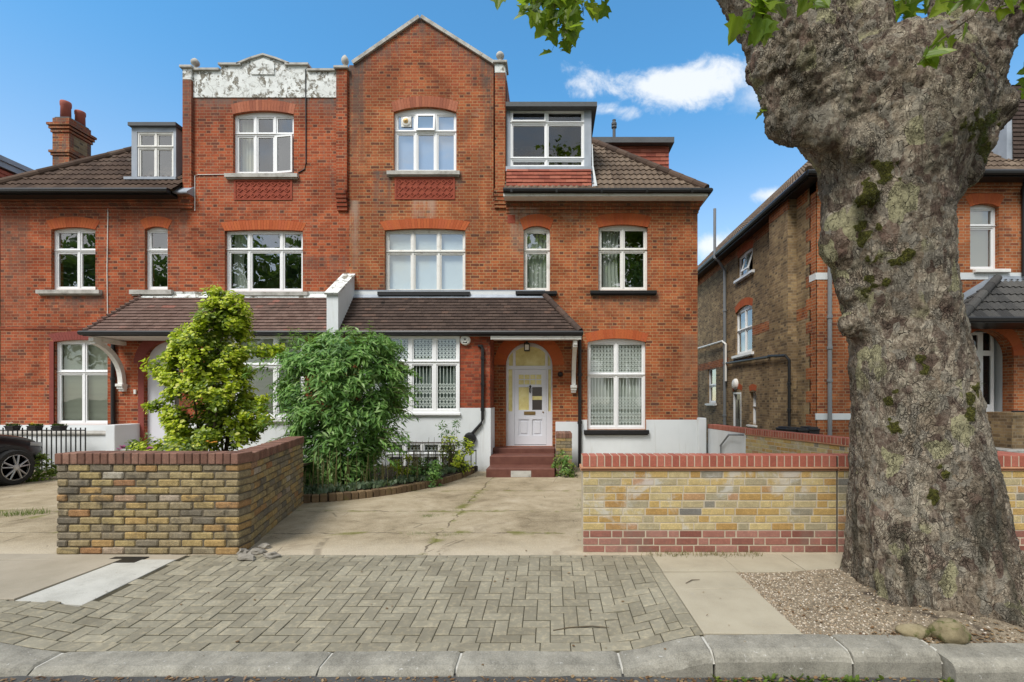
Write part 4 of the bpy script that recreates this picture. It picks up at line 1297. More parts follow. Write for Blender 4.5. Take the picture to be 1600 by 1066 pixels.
lhx, lhe = wx(224), -10.92
S = Vector((0, YT - YE, ZT - ZE)); L = S.length
hipd = Vector((lhx - lhe, YT - YE, ZT - ZE))
hp = Vector((-hipd.y, hipd.x, 0)).normalized()
tiles(lh, 'porch_roof', (lhe, YE, ZE), (1, 0, 0), S, PX - .13 - lhe, L, 0.112, 0.166, 'plain', [((lhe, YE, ZE), hp)], 'plaintile_l')
ss = Vector((lhx - lhe, 0, ZT - ZE))
tiles(lh, 'porch_roof', (lhe, YT, ZE), (0, -1, 0), ss, YT - YE, ss.length, 0.112, 0.166, 'plain', [((lhe, YE, ZE), -hp)], 'plaintile_l')
b = MB()
n = 13
for i in range(n):                              # bonnet hip tiles
    p = Vector((lhe, YE, ZE)).lerp(Vector((lhx, YT, ZT)), i / n); q = Vector((lhe, YE, ZE)).lerp(Vector((lhx, YT, ZT)), (i + 1.1) / n)
    b.tube([p + Vector((0, 0, .035)), q + Vector((0, 0, .005))], [.06, .035], 8)
b.build('ridge_tiles', M['plaintile_l'], lh)
b = MB(); b.add([(lhx - .05, YT - .10, ZT - .06), (PX - .1, YT - .10, ZT - .06), (PX - .1, YT - .004, ZT + .045), (lhx - .05, YT - .004, ZT + .045), (lhx - .05, YT - .016, ZT + .11), (PX - .1, YT - .016, ZT + .11)], [(0, 1, 2, 3), (3, 2, 5, 4)])
b.build('lead_flashing', M['flaky'], lh)
b = MB(); b.tube([(lhe - .05, Y0, ZE - .02), (lhe - .05, YE - .045, ZE - .02), (PX - .1, YE - .045, ZE - .02)], .055, 8); b.box(lhe - .02, PX - .1, YE - .004, YE + .02, ZE - .09, ZE - .01); b.build('gutter', M['cast'], lh)
b = MB(); b.box(lhe, PX - .1, YE + .022, Y0 - .02, ZE - .085, ZE - .055); b.build('soffit', M['white_old'], lh)
bracket(lh, -10.80, Y0, YE + .10, ZE - .20, ZP(602, Y0), .12)
bracket(lh, -9.0 + .12, YB + .02, YE + .06, ZE - .17, ZE - .35, .12)
pipe(lh, [(wx(180), Y0 - .06, ZE - .05), (wx(180), Y0 - .06, wz(663))], .045, collars=[(wx(180), Y0 - .06, 2.1)])
# low white walls of the left half
b = MB()
b.box(-13.93, wx(215), Y0 - .02, Y0 + .02, GZ - .1, wz(664))
b.box(-13.93, wx(206), Y0 - .60, Y0 - .02, GZ - .1, wz(676) - .02)
b.box(wx(205), wx(219), Y0 - .70, Y0 - .0, GZ - .1, wz(662), c=.01)
b.build('plinth', M['render'], lh)
b = MB(); b.box(-13.93, wx(206), Y0 - .64, Y0 - .022, wz(676) - .018, wz(676) + .05, c=.015); b.build('plinth_coping', M['stone'], lh)

# hipped main roof of the left wing
hp = Vector((-1, 1, 0)).normalized()
lc = -14.03
tiles(lh, 'roof', (lc, EY, EZ), (1, 0, 0), (0, 1, 1), wx(289) - lc, RL, 0.325, 0.30, 'pan', [((lc, EY, EZ), hp)], 'pan')
tiles(lh, 'roof', (lc, YR, EZ), (0, -1, 0), (1, 0, 1), YR - EY, RL, 0.325, 0.30, 'pan', [((lc, EY, EZ), Vector((1, -1, 0)))], 'pan')
ridge(lh, (lc, EY, EZ + .03), (lc + 2.62, EY + 2.62, EZ + 2.65), .10, 'pan')
b = MB(); b.box(lc + 2.55, wx(290), EY + 2.6, YR, EZ + 2.52, EZ + 2.64); b.build('flat_roof', M['felt'], lh)
b = MB(); gutter(b, [(lc - .09, YR, EZ - .03), (lc - .09, EY - .05, EZ - .03), (wx(284), EY - .05, EZ - .03)], .06); b.box(lc - .05, wx(284), EY - .003, EY + .03, EZ - .085, EZ - .012); b.box(lc - .04, wx(284), EY + .03, Y0 - .1, EZ - .11, EZ - .07); b.build('gutter', M['cast'], lh)

# small grey dormer
Yl = 12.15
holes, rooms = [], []
w = win(lh, 214, 271, 206, 281, 0, Y=Yl, cols=(1, 1), rowpx=(230,), sash=.03, ofr=.04, mul=.05, recess=.02, glass='glass', frame='white_old')
b = MB()
lx0d, lx1d = XP(205.5, Yl), XP(275, Yl)
zt = ZP(199, Yl)
b.wallprism([rect(lx0d, lx1d, ZP(282, Yl), zt), rect(*w)], Yl, .1)
for xx in (lx0d, lx1d - .02):
    b.add([(xx, Yl + .1, ZP(284, Yl)), (xx + .02, Yl + .1, ZP(284, Yl)), (xx + .02, Yl + 1.6, ZP(284, Yl)), (xx, Yl + 1.6, ZP(284, Yl)), (xx, Yl + .1, zt), (xx + .02, Yl + .1, zt), (xx + .02, Yl + 1.6, zt), (xx, Yl + 1.6, zt)], [(0, 4, 7, 3), (1, 2, 6, 5), (0, 1, 5, 4), (3, 7, 6, 2)])
room_box(b, w[0] + .18, w[1] - .18, w[2] + .1, w[3] - .2, Yl - .15, .9, 1)
o = b.build('dormer', [M['lead'], M['dark']], lh)
b = MB(); b.box(lx0d - .03, lx1d + .05, Yl - .08, Yl + 1.7, zt + .002, zt + .09); b.build('dormer_roof', M['felt'], o)
b = MB(); b.box(lx0d - .08, lx1d + .1, Yl - .14, Yl - .002, ZP(284, Yl), ZP(280, Yl)); b.build('lead_apron', M['lead'], o)

# chimney stack with two pots
b = MB()
cx0, cx1, cy0, cy1 = -14.30, -13.82, 13.60, 14.25
zt = ZP(184, 13.6)
b.box(cx0, cx1, cy0, cy1, GZ, zt)
for z_, p_ in ((ZP(243, 13.6), .03), (ZP(239, 13.6), .06), (ZP(207, 13.6), .03), (ZP(202, 13.6), .06), (ZP(197, 13.6), .09)):
    b.box(cx0 - p_, cx1 + p_, cy0 - p_, cy1 + p_, z_, z_ + .065)
ch = b.build('chimney', M['brick_r'], lh)
b = MB(); b.box(cx1 + .0, cx1 + .004, cy0 + .14, cy1 - .12, ZP(236, 13.6) + .1, ZP(209, 13.6)); b.box(cx1 + .0, cx1 + .004, cy0 + .14, cy1 - .12, GZ + 7, ZP(245, 13.6) - .05); b.build('stock_brick_panel', M['brick_stock'], ch)
b = MB(); b.box(cx0 + .02, cx1 - .02, cy0 + .02, cy1 - .02, zt, zt + .05, c=.02); b.build('chimney_cap', M['felt'], ch)
for (px_, py_, h_, r_) in ((-14.1, 13.78, .52, .12), (-13.98, 14.08, .42, .12)):
    b = MB(); b.lathe((px_, py_, zt + .04), [(r_, 0), (r_ * .95, h_ * .7), (r_ * 1.05, h_ * .74), (r_ * 1.08, h_ * .92), (r_ * 1.02, h_), (r_ * .8, h_)], 16); b.build('chimney_pot', M['pot'], ch, smooth=True)
# ------------------------------------------------------------------ ground, road, pavement
def sm(a, b, x):
    t = max(0.0, min(1.0, (x - a) / (b - a)))
    return t * t * (3 - 2 * t)

def dip(X): return sm(1.02, 0.42, X) * sm(-4.0, -3.15, X)           # dropped kerb of the crossover
def pz(X, Y): return -0.112 * dip(X) * sm(4.75, 3.2, Y)
def gz(Y): return -0.128 * sm(4.8, 10.5, Y)                          # gardens fall gently to the houses

M['asphalt'] = mottled('road_asphalt', [(0.25, (0.045, 0.044, 0.042)), (0.6, (0.085, 0.082, 0.078)), (0.9, (0.14, 0.135, 0.125))], 4, 0.9, 0.6, 120, fine=0.9, fscale=180)
M['paver'] = island_mat('grey_block_paver', [(0, (0.2046, 0.1872, 0.1403)), (0.5, (0.2445, 0.2251, 0.1701)), (1, (0.2795, 0.2571, 0.1946))], 0.9, 0.45, 4.0, 0.45, 90, dirt=((0.12, 0.105, 0.075), 1.3, 0.50, 0.72, 0.5))
M['joint'] = mottled('paver_joint_sand', [(0.3, (0.038, 0.033, 0.022)), (0.7, (0.085, 0.075, 0.045))], 8, 0.95, 0.3, 60)
M['slab'] = mottled('buff_paving_slab', [(0.2, (0.2851, 0.2503, 0.1881)), (0.5, (0.3696, 0.3285, 0.2475)), (0.8, (0.4224, 0.3806, 0.2921))], 2.2, 0.9, 0.2, 90, fine=0.5, spots=((0.34, 0.31, 0.25), 5, 0.60, 0.75))
M['slab_pale'] = mottled('pale_concrete_strip', [(0.2, (0.324, 0.315, 0.2816)), (0.55, (0.45, 0.441, 0.4004)), (0.9, (0.513, 0.504, 0.4576))], 4.0, 0.9, 0.4, 70, fine=0.7, spots=((0.30, 0.285, 0.25), 9, 0.60, 0.70))
M['slab_tan'] = mottled('tan_concrete_strip', [(0.2, (0.24, 0.21, 0.156)), (0.6, (0.348, 0.306, 0.24)), (0.9, (0.408, 0.36, 0.3))], 1.4, 0.9, 0.25, 90, fine=0.35)
M['granite'] = mottled('grey_granite_kerb', [(0.2, (0.1264, 0.1199, 0.099)), (0.5, (0.243, 0.2302, 0.1934)), (0.8, (0.3499, 0.3308, 0.2789))], 6, 0.88, 0.7, 38, fine=0.7, fscale=110, spots=((0.42, 0.41, 0.38), 30, 0.62, 0.70))
M['kerbmortar'] = mottled('kerb_mortar', [(0.3, (0.39, 0.377, 0.338)), (0.7, (0.546, 0.533, 0.481))], 20, 0.9, 0.5, 60)
M['soil'] = mottled('dark_garden_soil', [(0.3, (0.035, 0.026, 0.018)), (0.7, (0.075, 0.058, 0.04))], 8, 0.95, 0.8, 50)
M['earth'] = mottled('town_ground', [(0.3, (0.09, 0.09, 0.06)), (0.7, (0.16, 0.15, 0.11))], 0.5, 0.95, 0.3, 5)

b = MB(); b.add([(-1500, -1500, -.24), (1500, -1500, -.24), (1500, 1500, -.24), (-1500, 1500, -.24)], [(0, 1, 2, 3)])
struct(b.build('ground', M['earth']))
b = MB(); b.add([(-300, -5.5, -.146), (300, -5.5, -.146), (300, 2.95, -.146), (-300, 2.95, -.146)], [(0, 1, 2, 3)])
struct(b.build('road', M['asphalt']))
b = MB(); b.box(-300, 300, -8.5, -5.5, -.3, 0.0); struct(b.build('pavement_opposite', M['slab']))

# sand bed of the pavement
b = MB(); b.grid(lambda u, v: (-14 + 26 * u, 3.08 + 1.70 * v, pz(-14 + 26 * u, 3.08 + 1.70 * v) - .028), 180, 14)
struct(b.build('pavement', M['joint']))
b = MB()                                        # jointing sand between the blocks
for i in range(100):
    for k in range(16):
        x0, x1, y0, y1 = -9 + .1 * i, -8.9 + .1 * i, 3.10 + .1 * k, 3.20 + .1 * k
        if -5.65 < (x0 + x1) / 2 < -3.6 and y1 > 3.66: continue
        b.add([(x, y, pz(x, y) - .006) for x, y in ((x0, y0), (x1, y0), (x1, y1), (x0, y1))], [(0, 1, 2, 3)])
struct(b.build('joint_sand', M['joint']))

def blocks(name, cells, mat, ch=0.004, hgt=0.035):
    """laid paving units with chamfered tops, following the fall of the pavement; cells: x0, x1, y0, y1"""
    b = MB()
    for (x0, x1, y0, y1) in cells:
        if x1 - x0 < .02 or y1 - y0 < .02: continue
        dz = rng.uniform(-.002, .002); tx = rng.uniform(-.012, .012); ty = rng.uniform(-.012, .012)
        cx, cy = (x0 + x1) / 2, (y0 + y1) / 2
        def Z(x, y): return pz(x, y) + dz + tx * (x - cx) + ty * (y - cy)
        P = [(x0, y0), (x1, y0), (x1, y1), (x0, y1)]
        Q = [(x0 + ch, y0 + ch), (x1 - ch, y0 + ch), (x1 - ch, y1 - ch), (x0 + ch, y1 - ch)]
        v = [(x, y, Z(x, y)) for x, y in Q] + [(x, y, Z(x, y) - ch * .7) for x, y in P] + [(x, y, Z(x, y) - hgt) for x, y in P]
        f = [(0, 1, 2, 3)]
        for i in range(4):
            j = (i + 1) % 4
            f += [(i + 4, j + 4, j, i), (i + 8, j + 8, j + 4, i + 4)]
        b.add(v, f)
    return struct(b.build(name, M[mat]))

cells = []
a = 0.1015
XL, XR, YA, YBk = -9.0, 0.895, 3.213, 4.70
jn, jy = .0030, .0052
for c in range(int(XL / a) - 1, int(XR / a) + 2):
    for r in range(-1, int((YBk - YA) / a) + 2):
        d = (c - r) % 4
        if d == 0: q = [c * a, (c + 2) * a, YA + r * a, YA + (r + 1) * a]
        elif d == 3: q = [c * a, (c + 1) * a, YA + r * a, YA + (r + 2) * a]
        else: continue
        q = [q[0] + jn, q[1] - jn, q[2] + jy, q[3] - jy]
        q = [max(q[0], XL), min(q[1], XR), max(q[2], YA), min(q[3], YBk)]
        if q[1] - q[0] < .03 or q[3] - q[2] < .02: continue
        mx, my = (q[0] + q[1]) / 2, (q[2] + q[3]) / 2
        if -5.6 < mx < -3.6 and my > 3.64:
            continue
        if q[0] < -3.6 and q[1] > -5.6 and q[3] > 3.64:
            if q[1] > -3.56: q[0] = -3.598
            else: q[3] = 3.64
        cells.append(q)
x = XL
while x < 1.0:
    cells.append([x + jn, min(x + .203 - jn, 1.0), 3.105, 3.209]); x += .203
y = 3.213
while y < 4.69:
    cells.append([.90, 1.0, y + jn, min(y + .203 - jn, 4.70)]); y += .203
blocks('block_paving', cells, 'paver')
blocks('paving_slabs', [[1.006, 1.657, 3.11, 3.853], [1.006, 1.657, 3.857, 4.235], [1.006, 1.69, 4.243, 4.73], [1.696, 2.30, 4.243, 4.73], [2.306, 2.95, 4.243, 4.73], [2.956, 3.6, 4.243, 4.73], [3.606, 4.25, 4.243, 4.73],
                        [4.256, 4.9, 4.243, 4.73], [4.906, 5.55, 4.243, 4.73], [5.556, 6.2, 4.243, 4.73], [4.9, 5.55, 3.4, 4.237], [5.556, 6.2, 3.4, 4.237], [6.206, 6.9, 3.4, 4.73], [6.906, 7.6, 3.4, 4.73]], 'slab', ch=.004)
blocks('concrete_strip', [[-4.12, -3.605, 3.645, 4.56]], 'slab_pale', ch=.003)
blocks('tan_concrete', [[-5.6, -4.126, 3.645, 4.56], [-5.6, -3.62, 4.566, 4.74]], 'slab_tan', ch=.003)
b = MB(); b.box(-4.26, -3.93, 4.47, 4.64, pz(-4.1, 4.55) - .02, pz(-4.1, 4.55) + .004); struct(b.build('drain_cover', M['black']))

# granite kerb, one stone after another
b = MB()
def kz(x): return -.108 * dip(x) + .002
kj = [-9.4, -8.2, -7.0, -5.9, -4.7, -3.93, -3.18, -1.42, -.58, .44, 0.99, 1.83, 2.37, 3.4, 4.5, 5.6, 7.0]
for i in range(len(kj) - 1):
    x0, x1 = kj[i] + .008, kj[i + 1] - .008
    sh = 0.0 if x0 < 2.3 else -.09 + .02 * (i % 2)
    zo = 0.0 if x0 < 2.3 else -.012
    n = 44
    rows_ = []
    for k in range(n + 1):
        x = x0 + (x1 - x0) * k / n
        z = kz(x) + zo + noise.noise((x * 3, 1.3, i)) * .006 + noise.noise((x * 26, 5.3, i)) * .0035
        chip = max(0, noise.noise((x * 7, 2.2, i * 3.1)) - .25) * .05
        e = 0.010 if 0 < k < n else 0.0
        yj = noise.noise((x * 4, 7.1, i)) * .006 + sh
        prof_ = [(3.10 + sh, -.3), (3.10 + sh, z - .008 + e - .01), (3.088 + sh, z - .01 + e), (3.0 + sh, z - .008 + e), (2.92 + yj + chip, z - .010 + e - chip * .1), (2.893 + yj + chip * .9, z - .016 + e * .5 - chip * .4), (2.874 + yj + chip * .6, z - .032 - chip * .4), (2.864 + yj, z - .058 - chip * .3), (2.856 + yj, -.3)]
        rows_.append([(x, p[0], p[1]) for p in prof_])
    m_ = len(rows_[0])
    v = [p for r_ in rows_ for p in r_]
    f = [(k * m_ + j, (k + 1) * m_ + j, (k + 1) * m_ + j + 1, k * m_ + j + 1) for k in range(n) for j in range(m_ - 1)]
    f += [tuple(range(m_))[::-1], tuple(range(n * m_, n * m_ + m_))]
    b.add(v, f)
b_k = b
o = b_k.build('kerb', M['granite'], fix=True); struct(o)
b = MB()
for i in range(1, len(kj) - 1):
    x = kj[i]
    b.add([(x - .02, 3.09, kz(x) - .013), (x + .02, 3.09, kz(x) - .013), (x + .025, 2.93, kz(x) - .016), (x - .025, 2.93, kz(x) - .016), (x - .02, 2.868, kz(x) - .07), (x + .02, 2.868, kz(x) - .07)], [(0, 3, 2, 1), (3, 4, 5, 2)])
struct(b.build('kerb_joints', M['kerbmortar']))

# gravel tree pit
M['gravelbed'] = mottled('gravel_bed', [(0.3, (0.1164, 0.0892, 0.0617)), (0.5, (0.2417, 0.1962, 0.1367)), (0.8, (0.34, 0.2854, 0.2116))], 30, 0.95, 0.9, 90, fine=1.2, fscale=160, bdist=0.012, spots=((0.05, 0.038, 0.028), 1.3, 0.56, 0.68))
M['pebble'] = island_mat('pale_pebble', [(0, (0.1614, 0.1176, 0.0796)), (0.35, (0.2847, 0.2163, 0.1452)), (0.7, (0.3987, 0.329, 0.2435)), (1, (0.5505, 0.4982, 0.4309))], 0.8, 0.2, 20, 0.2, 100)
def pit_z(x, y):
    r = math.hypot(x - 3.3, y - 3.8)
    return -.012 + .05 * sm(1.5, .6, r) * sm(2.98, 3.2, y) + noise.noise((x * 5, y * 5, 2)) * .008 - .012 * sm(3.1, 3.0, y)
b = MB(); b.grid(lambda u, v: (1.655 + 3.25 * u, 2.92 + 1.325 * v, pit_z(1.655 + 3.25 * u, 2.92 + 1.325 * v)), 60, 26)
struct(b.build('gravel_pit', M['gravelbed'], smooth=True))
b = MB()
octf = [(0, 2, 4), (2, 1, 4), (1, 3, 4), (3, 0, 4)]
for i in range(7500):
    x, y = 1.66 + rng.random() ** 1.15 * 2.2, 3.02 + rng.random() * 1.22
    if x < 2.33 and y < 3.11: continue
    if math.hypot(x - 3.35, y - 3.85) < .62: continue
    # thins out towards the soil round the roots
    if rng.random() > 1.0 - 0.75 * sm(1.3, .75, math.hypot(x - 3.4, y - 3.7)): continue
    r = rng.uniform(.004, .0105); t = rng.random() * 6.28; z = pit_z(x, y)
    c_, s_ = math.cos(t), math.sin(t); q = rng.uniform(.6, 1)
    b.add([(x + r * c_, y + r * s_, z), (x - r * c_, y - r * s_, z + .001), (x - r * s_ * q, y + r * c_ * q, z), (x + r * s_ * q, y - r * c_ * q, z), (x + rng.uniform(-.3, .3) * r, y + rng.uniform(-.3, .3) * r, z + r * .75)], [(0, 2, 4), (2, 1, 4), (1, 3, 4), (3, 0, 4)])
tag(b.build('gravel', M['pebble']), 'pale beige gravel spread round the foot of the big tree', 'gravel', kind='stuff')

# driveway concrete with mossy cracks
m_, g = newmat('old_concrete_drive'); M['drive'] = m_
v = g.obj(); x, y, z = g.sep(v)
n1 = g.noise(v, 0.9, 7, 0.65, 0.5); n2 = g.noise(v, 90, 4, 0.7); n3 = g.noise(v, 5, 6, 0.7)
f = g.m('ADD', n1, g.m('MULTIPLY', g.m('SUBTRACT', n2, .5), .75)); f = g.m('ADD', f, g.m('MULTIPLY', g.m('SUBTRACT', n3, .5), .6))
c = g.ramp(f, [(0.25, (0.19, 0.15, 0.095)), (0.42, (0.30, 0.245, 0.16)), (0.6, (0.39, 0.325, 0.225)), (0.85, (0.48, 0.41, 0.31))])
pale = g.step(g.m('ADD', y, g.m('MULTIPLY', n3, .5)), 5.55, 4.95)
c = g.mix(g.m('MULTIPLY', pale, .55), c, (0.50, 0.44, 0.345))
wob = g.m('MULTIPLY', g.m('SUBTRACT', g.noise(v, 1.6, 5, .6), .5), .35)
wob2 = g.m('MULTIPLY', g.m('SUBTRACT', g.noise(v, 2.3, 5, .6), .5), .22)
dists = [g.m('ABSOLUTE', g.m('ADD', g.m('ADD', x, 1.27), wob)), g.m('ABSOLUTE', g.m('ADD', g.m('SUBTRACT', y, 5.5), wob2)), g.m('ABSOLUTE', g.m('ADD', g.m('SUBTRACT', y, 6.75), wob2)),
         g.m('ABSOLUTE', g.m('ADD', g.m('ADD', x, 6.9), wob)), g.m('ABSOLUTE', g.m('ADD', g.m('SUBTRACT', y, 8.6), wob))]
dm = dists[0]
for q in dists[1:]: dm = g.m('MINIMUM', dm, q)
crack = g.m('MULTIPLY', g.step(dm, .018, .005), g.step(g.noise(v, 4.5, 4, .6), .36, .54))
vc = g.step(g.vor(g.scl(v, 1, 1, 1), 1.3, 'DISTANCE_TO_EDGE'), .012, .003)
crack = g.m('MAXIMUM', crack, g.m('MULTIPLY', vc, g.m('MULTIPLY', g.step(g.noise(v, 2.2, 4, .6), .50, .60), .6)))
grit = g.noise(v, 150, 3, .8)
moss = g.m('MULTIPLY', g.step(dm, .13, .01), g.step(g.noise(v, 3.4, 4, .6), .50, .62))
c = g.mix(g.m('MULTIPLY', g.step(grit, .58, .70), .45), c, (0.58, 0.53, 0.44))
c = g.mix(g.m('MULTIPLY', g.step(grit, .42, .30), .5), c, (0.12, 0.10, 0.07))
c = g.mix(g.m('MULTIPLY', g.step(g.noise(v, 1.7, 6, .7, .8), .54, .68), .38), c, (0.16, 0.125, 0.08))
c = g.mix(g.m('MULTIPLY', crack, .75), c, (0.07, 0.055, 0.035))
c = g.mix(g.m('MULTIPLY', moss, .8), c, (0.15, 0.15, 0.035))
g.out(c, 0.95, g.bump(g.m('SUBTRACT', g.m('ADD', g.noise(v, 40, 5, .7), g.m('MULTIPLY', n3, .8)), g.m('MULTIPLY', crack, 1.5)), .55, .012), .2)
b = MB(); b.grid(lambda u, v: (-30 + 37.0 * u, 4.70 + 7.4 * v, gz(4.70 + 7.4 * v) + .002 + (noise.noise(((-30 + 37 * u) * .7, (4.7 + 7.4 * v) * .7, 5)) * .012 if v > .02 else -.008)), 148, 30)
struct(b.build('driveway', M['drive'], smooth=True))

# ------------------------------------------------------------------ garden walls of real bricks
YS = [(0, (0.13, 0.115, 0.09)), (0.10, (0.185, 0.16, 0.12)), (0.3, (0.24, 0.20, 0.13)), (0.5, (0.27, 0.215, 0.12)), (0.68, (0.32, 0.255, 0.125)), (0.84, (0.34, 0.235, 0.10)), (0.93, (0.28, 0.15, 0.075)), (1, (0.34, 0.32, 0.27))]
YR_ = [(0, (0.15, 0.15, 0.15)), (0.05, (0.30, 0.27, 0.19)), (0.25, (0.42, 0.35, 0.20)), (0.5, (0.47, 0.38, 0.19)), (0.75, (0.43, 0.30, 0.115)), (0.9, (0.36, 0.22, 0.08)), (1, (0.40, 0.25, 0.16))]
M['ystock'] = island_mat('old_yellow_stock_brick', YS, 0.9, 0.85, 17, 0.9, 60, dirt=((0.060, 0.054, 0.044), 4.5, 0.50, 0.70, 0.75), bdist=.008)
M['ynew'] = island_mat('yellow_stock_brick', YR_, 0.9, 0.5, 14, 0.5, 70, dirt=((0.50, 0.49, 0.46), 2.6, 0.54, 0.66, 0.7))
M['redbase'] = island_mat('red_base_brick', [(0, (0.19, 0.075, 0.0585)), (0.5, (0.285, 0.125, 0.0975)), (1, (0.3325, 0.175, 0.143))], 0.9, 0.35, 9, 0.4, 70, dirt=((0.19, 0.13, 0.105), 2.5, 0.45, 0.65, 0.65))
M['redcope'] = island_mat('red_coping_brick', [(0, (0.28, 0.085, 0.06)), (0.5, (0.35, 0.11, 0.075)), (1, (0.39, 0.14, 0.10))], 0.8, 0.3, 9, 0.3, 70)
M['redcope_old'] = island_mat('old_red_coping_brick', [(0, (0.13, 0.068, 0.05)), (0.5, (0.18, 0.092, 0.068)), (1, (0.24, 0.135, 0.10))], 0.85, 0.45, 9, 0.4, 60, dirt=((0.08, 0.06, 0.045), 2.5, 0.52, 0.7, 0.6))
M['crease'] = mottled('orange_creasing_tile', [(0.3, (0.36, 0.16, 0.09)), (0.7, (0.46, 0.24, 0.14))], 6, 0.85, 0.2, 60)
M['mortar_d'] = mottled('dark_old_mortar', [(0.3, (0.075, 0.062, 0.045)), (0.7, (0.15, 0.125, 0.09))], 12, 0.95, 0.5, 60)
M['mortar_l'] = mottled('pale_mortar', [(0.3, (0.40, 0.34, 0.25)), (0.7, (0.52, 0.46, 0.36))], 9, 0.9, 0.3, 70)

def courses(b, L, th, z0, n, pattern, ch, jitter, row=.075, joint=.010, y0=0.0):
    """bricks of a straight wall in local space: x along, front at y=0"""
    for r in range(n):
        z = z0 + r * row
        x = 0.0
        if pattern == 'stretch': seq = [.225]; start = 0 if r % 2 == 0 else .1125
        else: seq = [[.225, .1125, .225], [.225, .225, .1125]][r % 2]; start = [.0, .16, .07, .22, .11][r % 5]
        first = start if start > .04 else 0
        cuts = [0.0]
        x = first if first else seq[0]
        k = 0
        while x < L - .05:
            cuts.append(x); x += seq[k % len(seq)] + rng.uniform(-.004, .004) * (jitter > 0); k += 1
        cuts.append(L)
        for xa, xb in zip(cuts[:-1], cuts[1:]):
            if xb - xa < .02: continue
            j = lambda: rng.uniform(-jitter, jitter)
            b.box(xa + joint / 2 + j(), xb - joint / 2 + j(), y0 + j() * .8, y0 + th + j(), z + joint / 2 + j() * .6, z + row - joint / 2 + j() * .6, 0, c=ch)

def frame2(p, q):
    """matrix taking local x from p towards q (plan), local -y to its right-hand side"""
    d = Vector((q[0] - p[0], q[1] - p[1], 0)); L = d.length
    return Matrix.Translation((p[0], p[1], 0)) @ Matrix.Rotation(math.atan2(d.y, d.x), 4, 'Z'), L

# left front wall with return
lw = thing('garden_wall', 'weathered yellow brick wall with a dark red coping, left of the driveway', 'wall', (-4.0, 4.83, 0))
LX0, LX1, LY = -4.93, -3.11, 4.72
b = MB(); b.tf = Matrix.Translation((LX0, LY, 0))
courses(b, LX1 - LX0, .215, -.005, 12, 'stretch', .011, .006)
b.box(.012, LX1 - LX0 - .012, .014, .20, -.2, .90, 1)
b.build('brick_body', [M['ystock'], M['mortar_d']], lw)
b = MB(); nc = 24; pc = (LX1 - LX0 + .012) / nc
for i in range(nc):
    x = LX0 - .006 + pc * i
    b.box(x + .003, x + pc - .003, LY - .012 + rng.uniform(-.002, .002), LY + .225, .899, 1.008 + rng.uniform(-.003, .003), 0, c=.006)
b.box(LX0 + .01, LX1 - .01, LY + .0, LY + .215, .89, .999, 1)
b.build('brick_coping', [M['redcope_old'], M['mortar_d']], lw)
tf, L = frame2((-3.125, 4.945), (-3.83, 7.35))
b = MB(); b.tf = tf
courses(b, L, .215, -.09, 13, 'stretch', .009, .005)
b.box(.012, L - .012, .014, .20, -.25, .885, 1)
b.build('brick_return', [M['ystock'], M['mortar_d']], lw)
b = MB(); b.tf = tf; x = .02
while x < L - .03:
    b.box(x + .003, x + .072, -.012 + rng.uniform(-.004, .004), .225, .886, .985 + rng.uniform(-.004, .004), 0, c=.006); x += .075
b.box(.01, L - .01, .0, .215, .88, .978, 1)
b.build('brick_coping', [M['redcope_old'], M['mortar_d']], lw)

# right front wall
rw = thing('garden_wall', 'long yellow brick wall with bright red coping and red base, behind the big tree', 'wall', (3.0, 4.9, 0))
RX0, RXJ, RX1, RY = 0.325, 2.89, 9.2, 4.77
for part, z0, n, mat_ in (('brick_base', 0.0, 3, 'redbase'), ('brick_body', .225, 8, 'ynew')):
    b = MB()
    for xa, xb in ((RX0, RXJ - .005), (RXJ + .005, RX1)):
        b.tf = Matrix.Translation((xa, RY, 0)); courses(b, xb - xa, .215, z0, n, 'mixed', .004, .0012, joint=.011)
        b.box(.002, xb - xa - .002, .004, .211, z0 - (.2 if n == 3 else 0) + .001, z0 + n * .075 - .001, 1)
    b.tf = None
    b.build(part, [M[mat_], M['mortar_l']], rw)
b = MB()
for k, (z, p) in enumerate(((.826, .012), (.846, .026))):
    for xa, xb in ((RX0 - .02, RXJ - .005), (RXJ + .005, RX1)):
        b.box(xa, xb, RY - p, RY + .215 + p, z, z + .0185, c=.004)
b.build('tile_creasing', M['crease'], rw)
b = MB()
for xa, xb in ((RX0 - .005, RXJ - .005), (RXJ + .005, RX1)):
    n = int(round((xb - xa) / .0762)); p = (xb - xa) / n
    for i in range(n): b.box(xa + p * i + .005, xa + p * (i + 1) - .005, RY - .004 + rng.uniform(-.001, .001), RY + .22, .867, .978 + rng.uniform(-.001, .001), 0, c=.004)
    b.box(xa + .004, xb - .004, RY + .0, RY + .216, .865, .9745, 1)
b.build('brick_coping', [M['redcope'], M['mortar_l']], rw)
b = MB(); b.box(RXJ - .0048, RXJ + .0048, RY + .006, RY + .2, 0, .97); b.build('movement_joint', M['black'], rw)

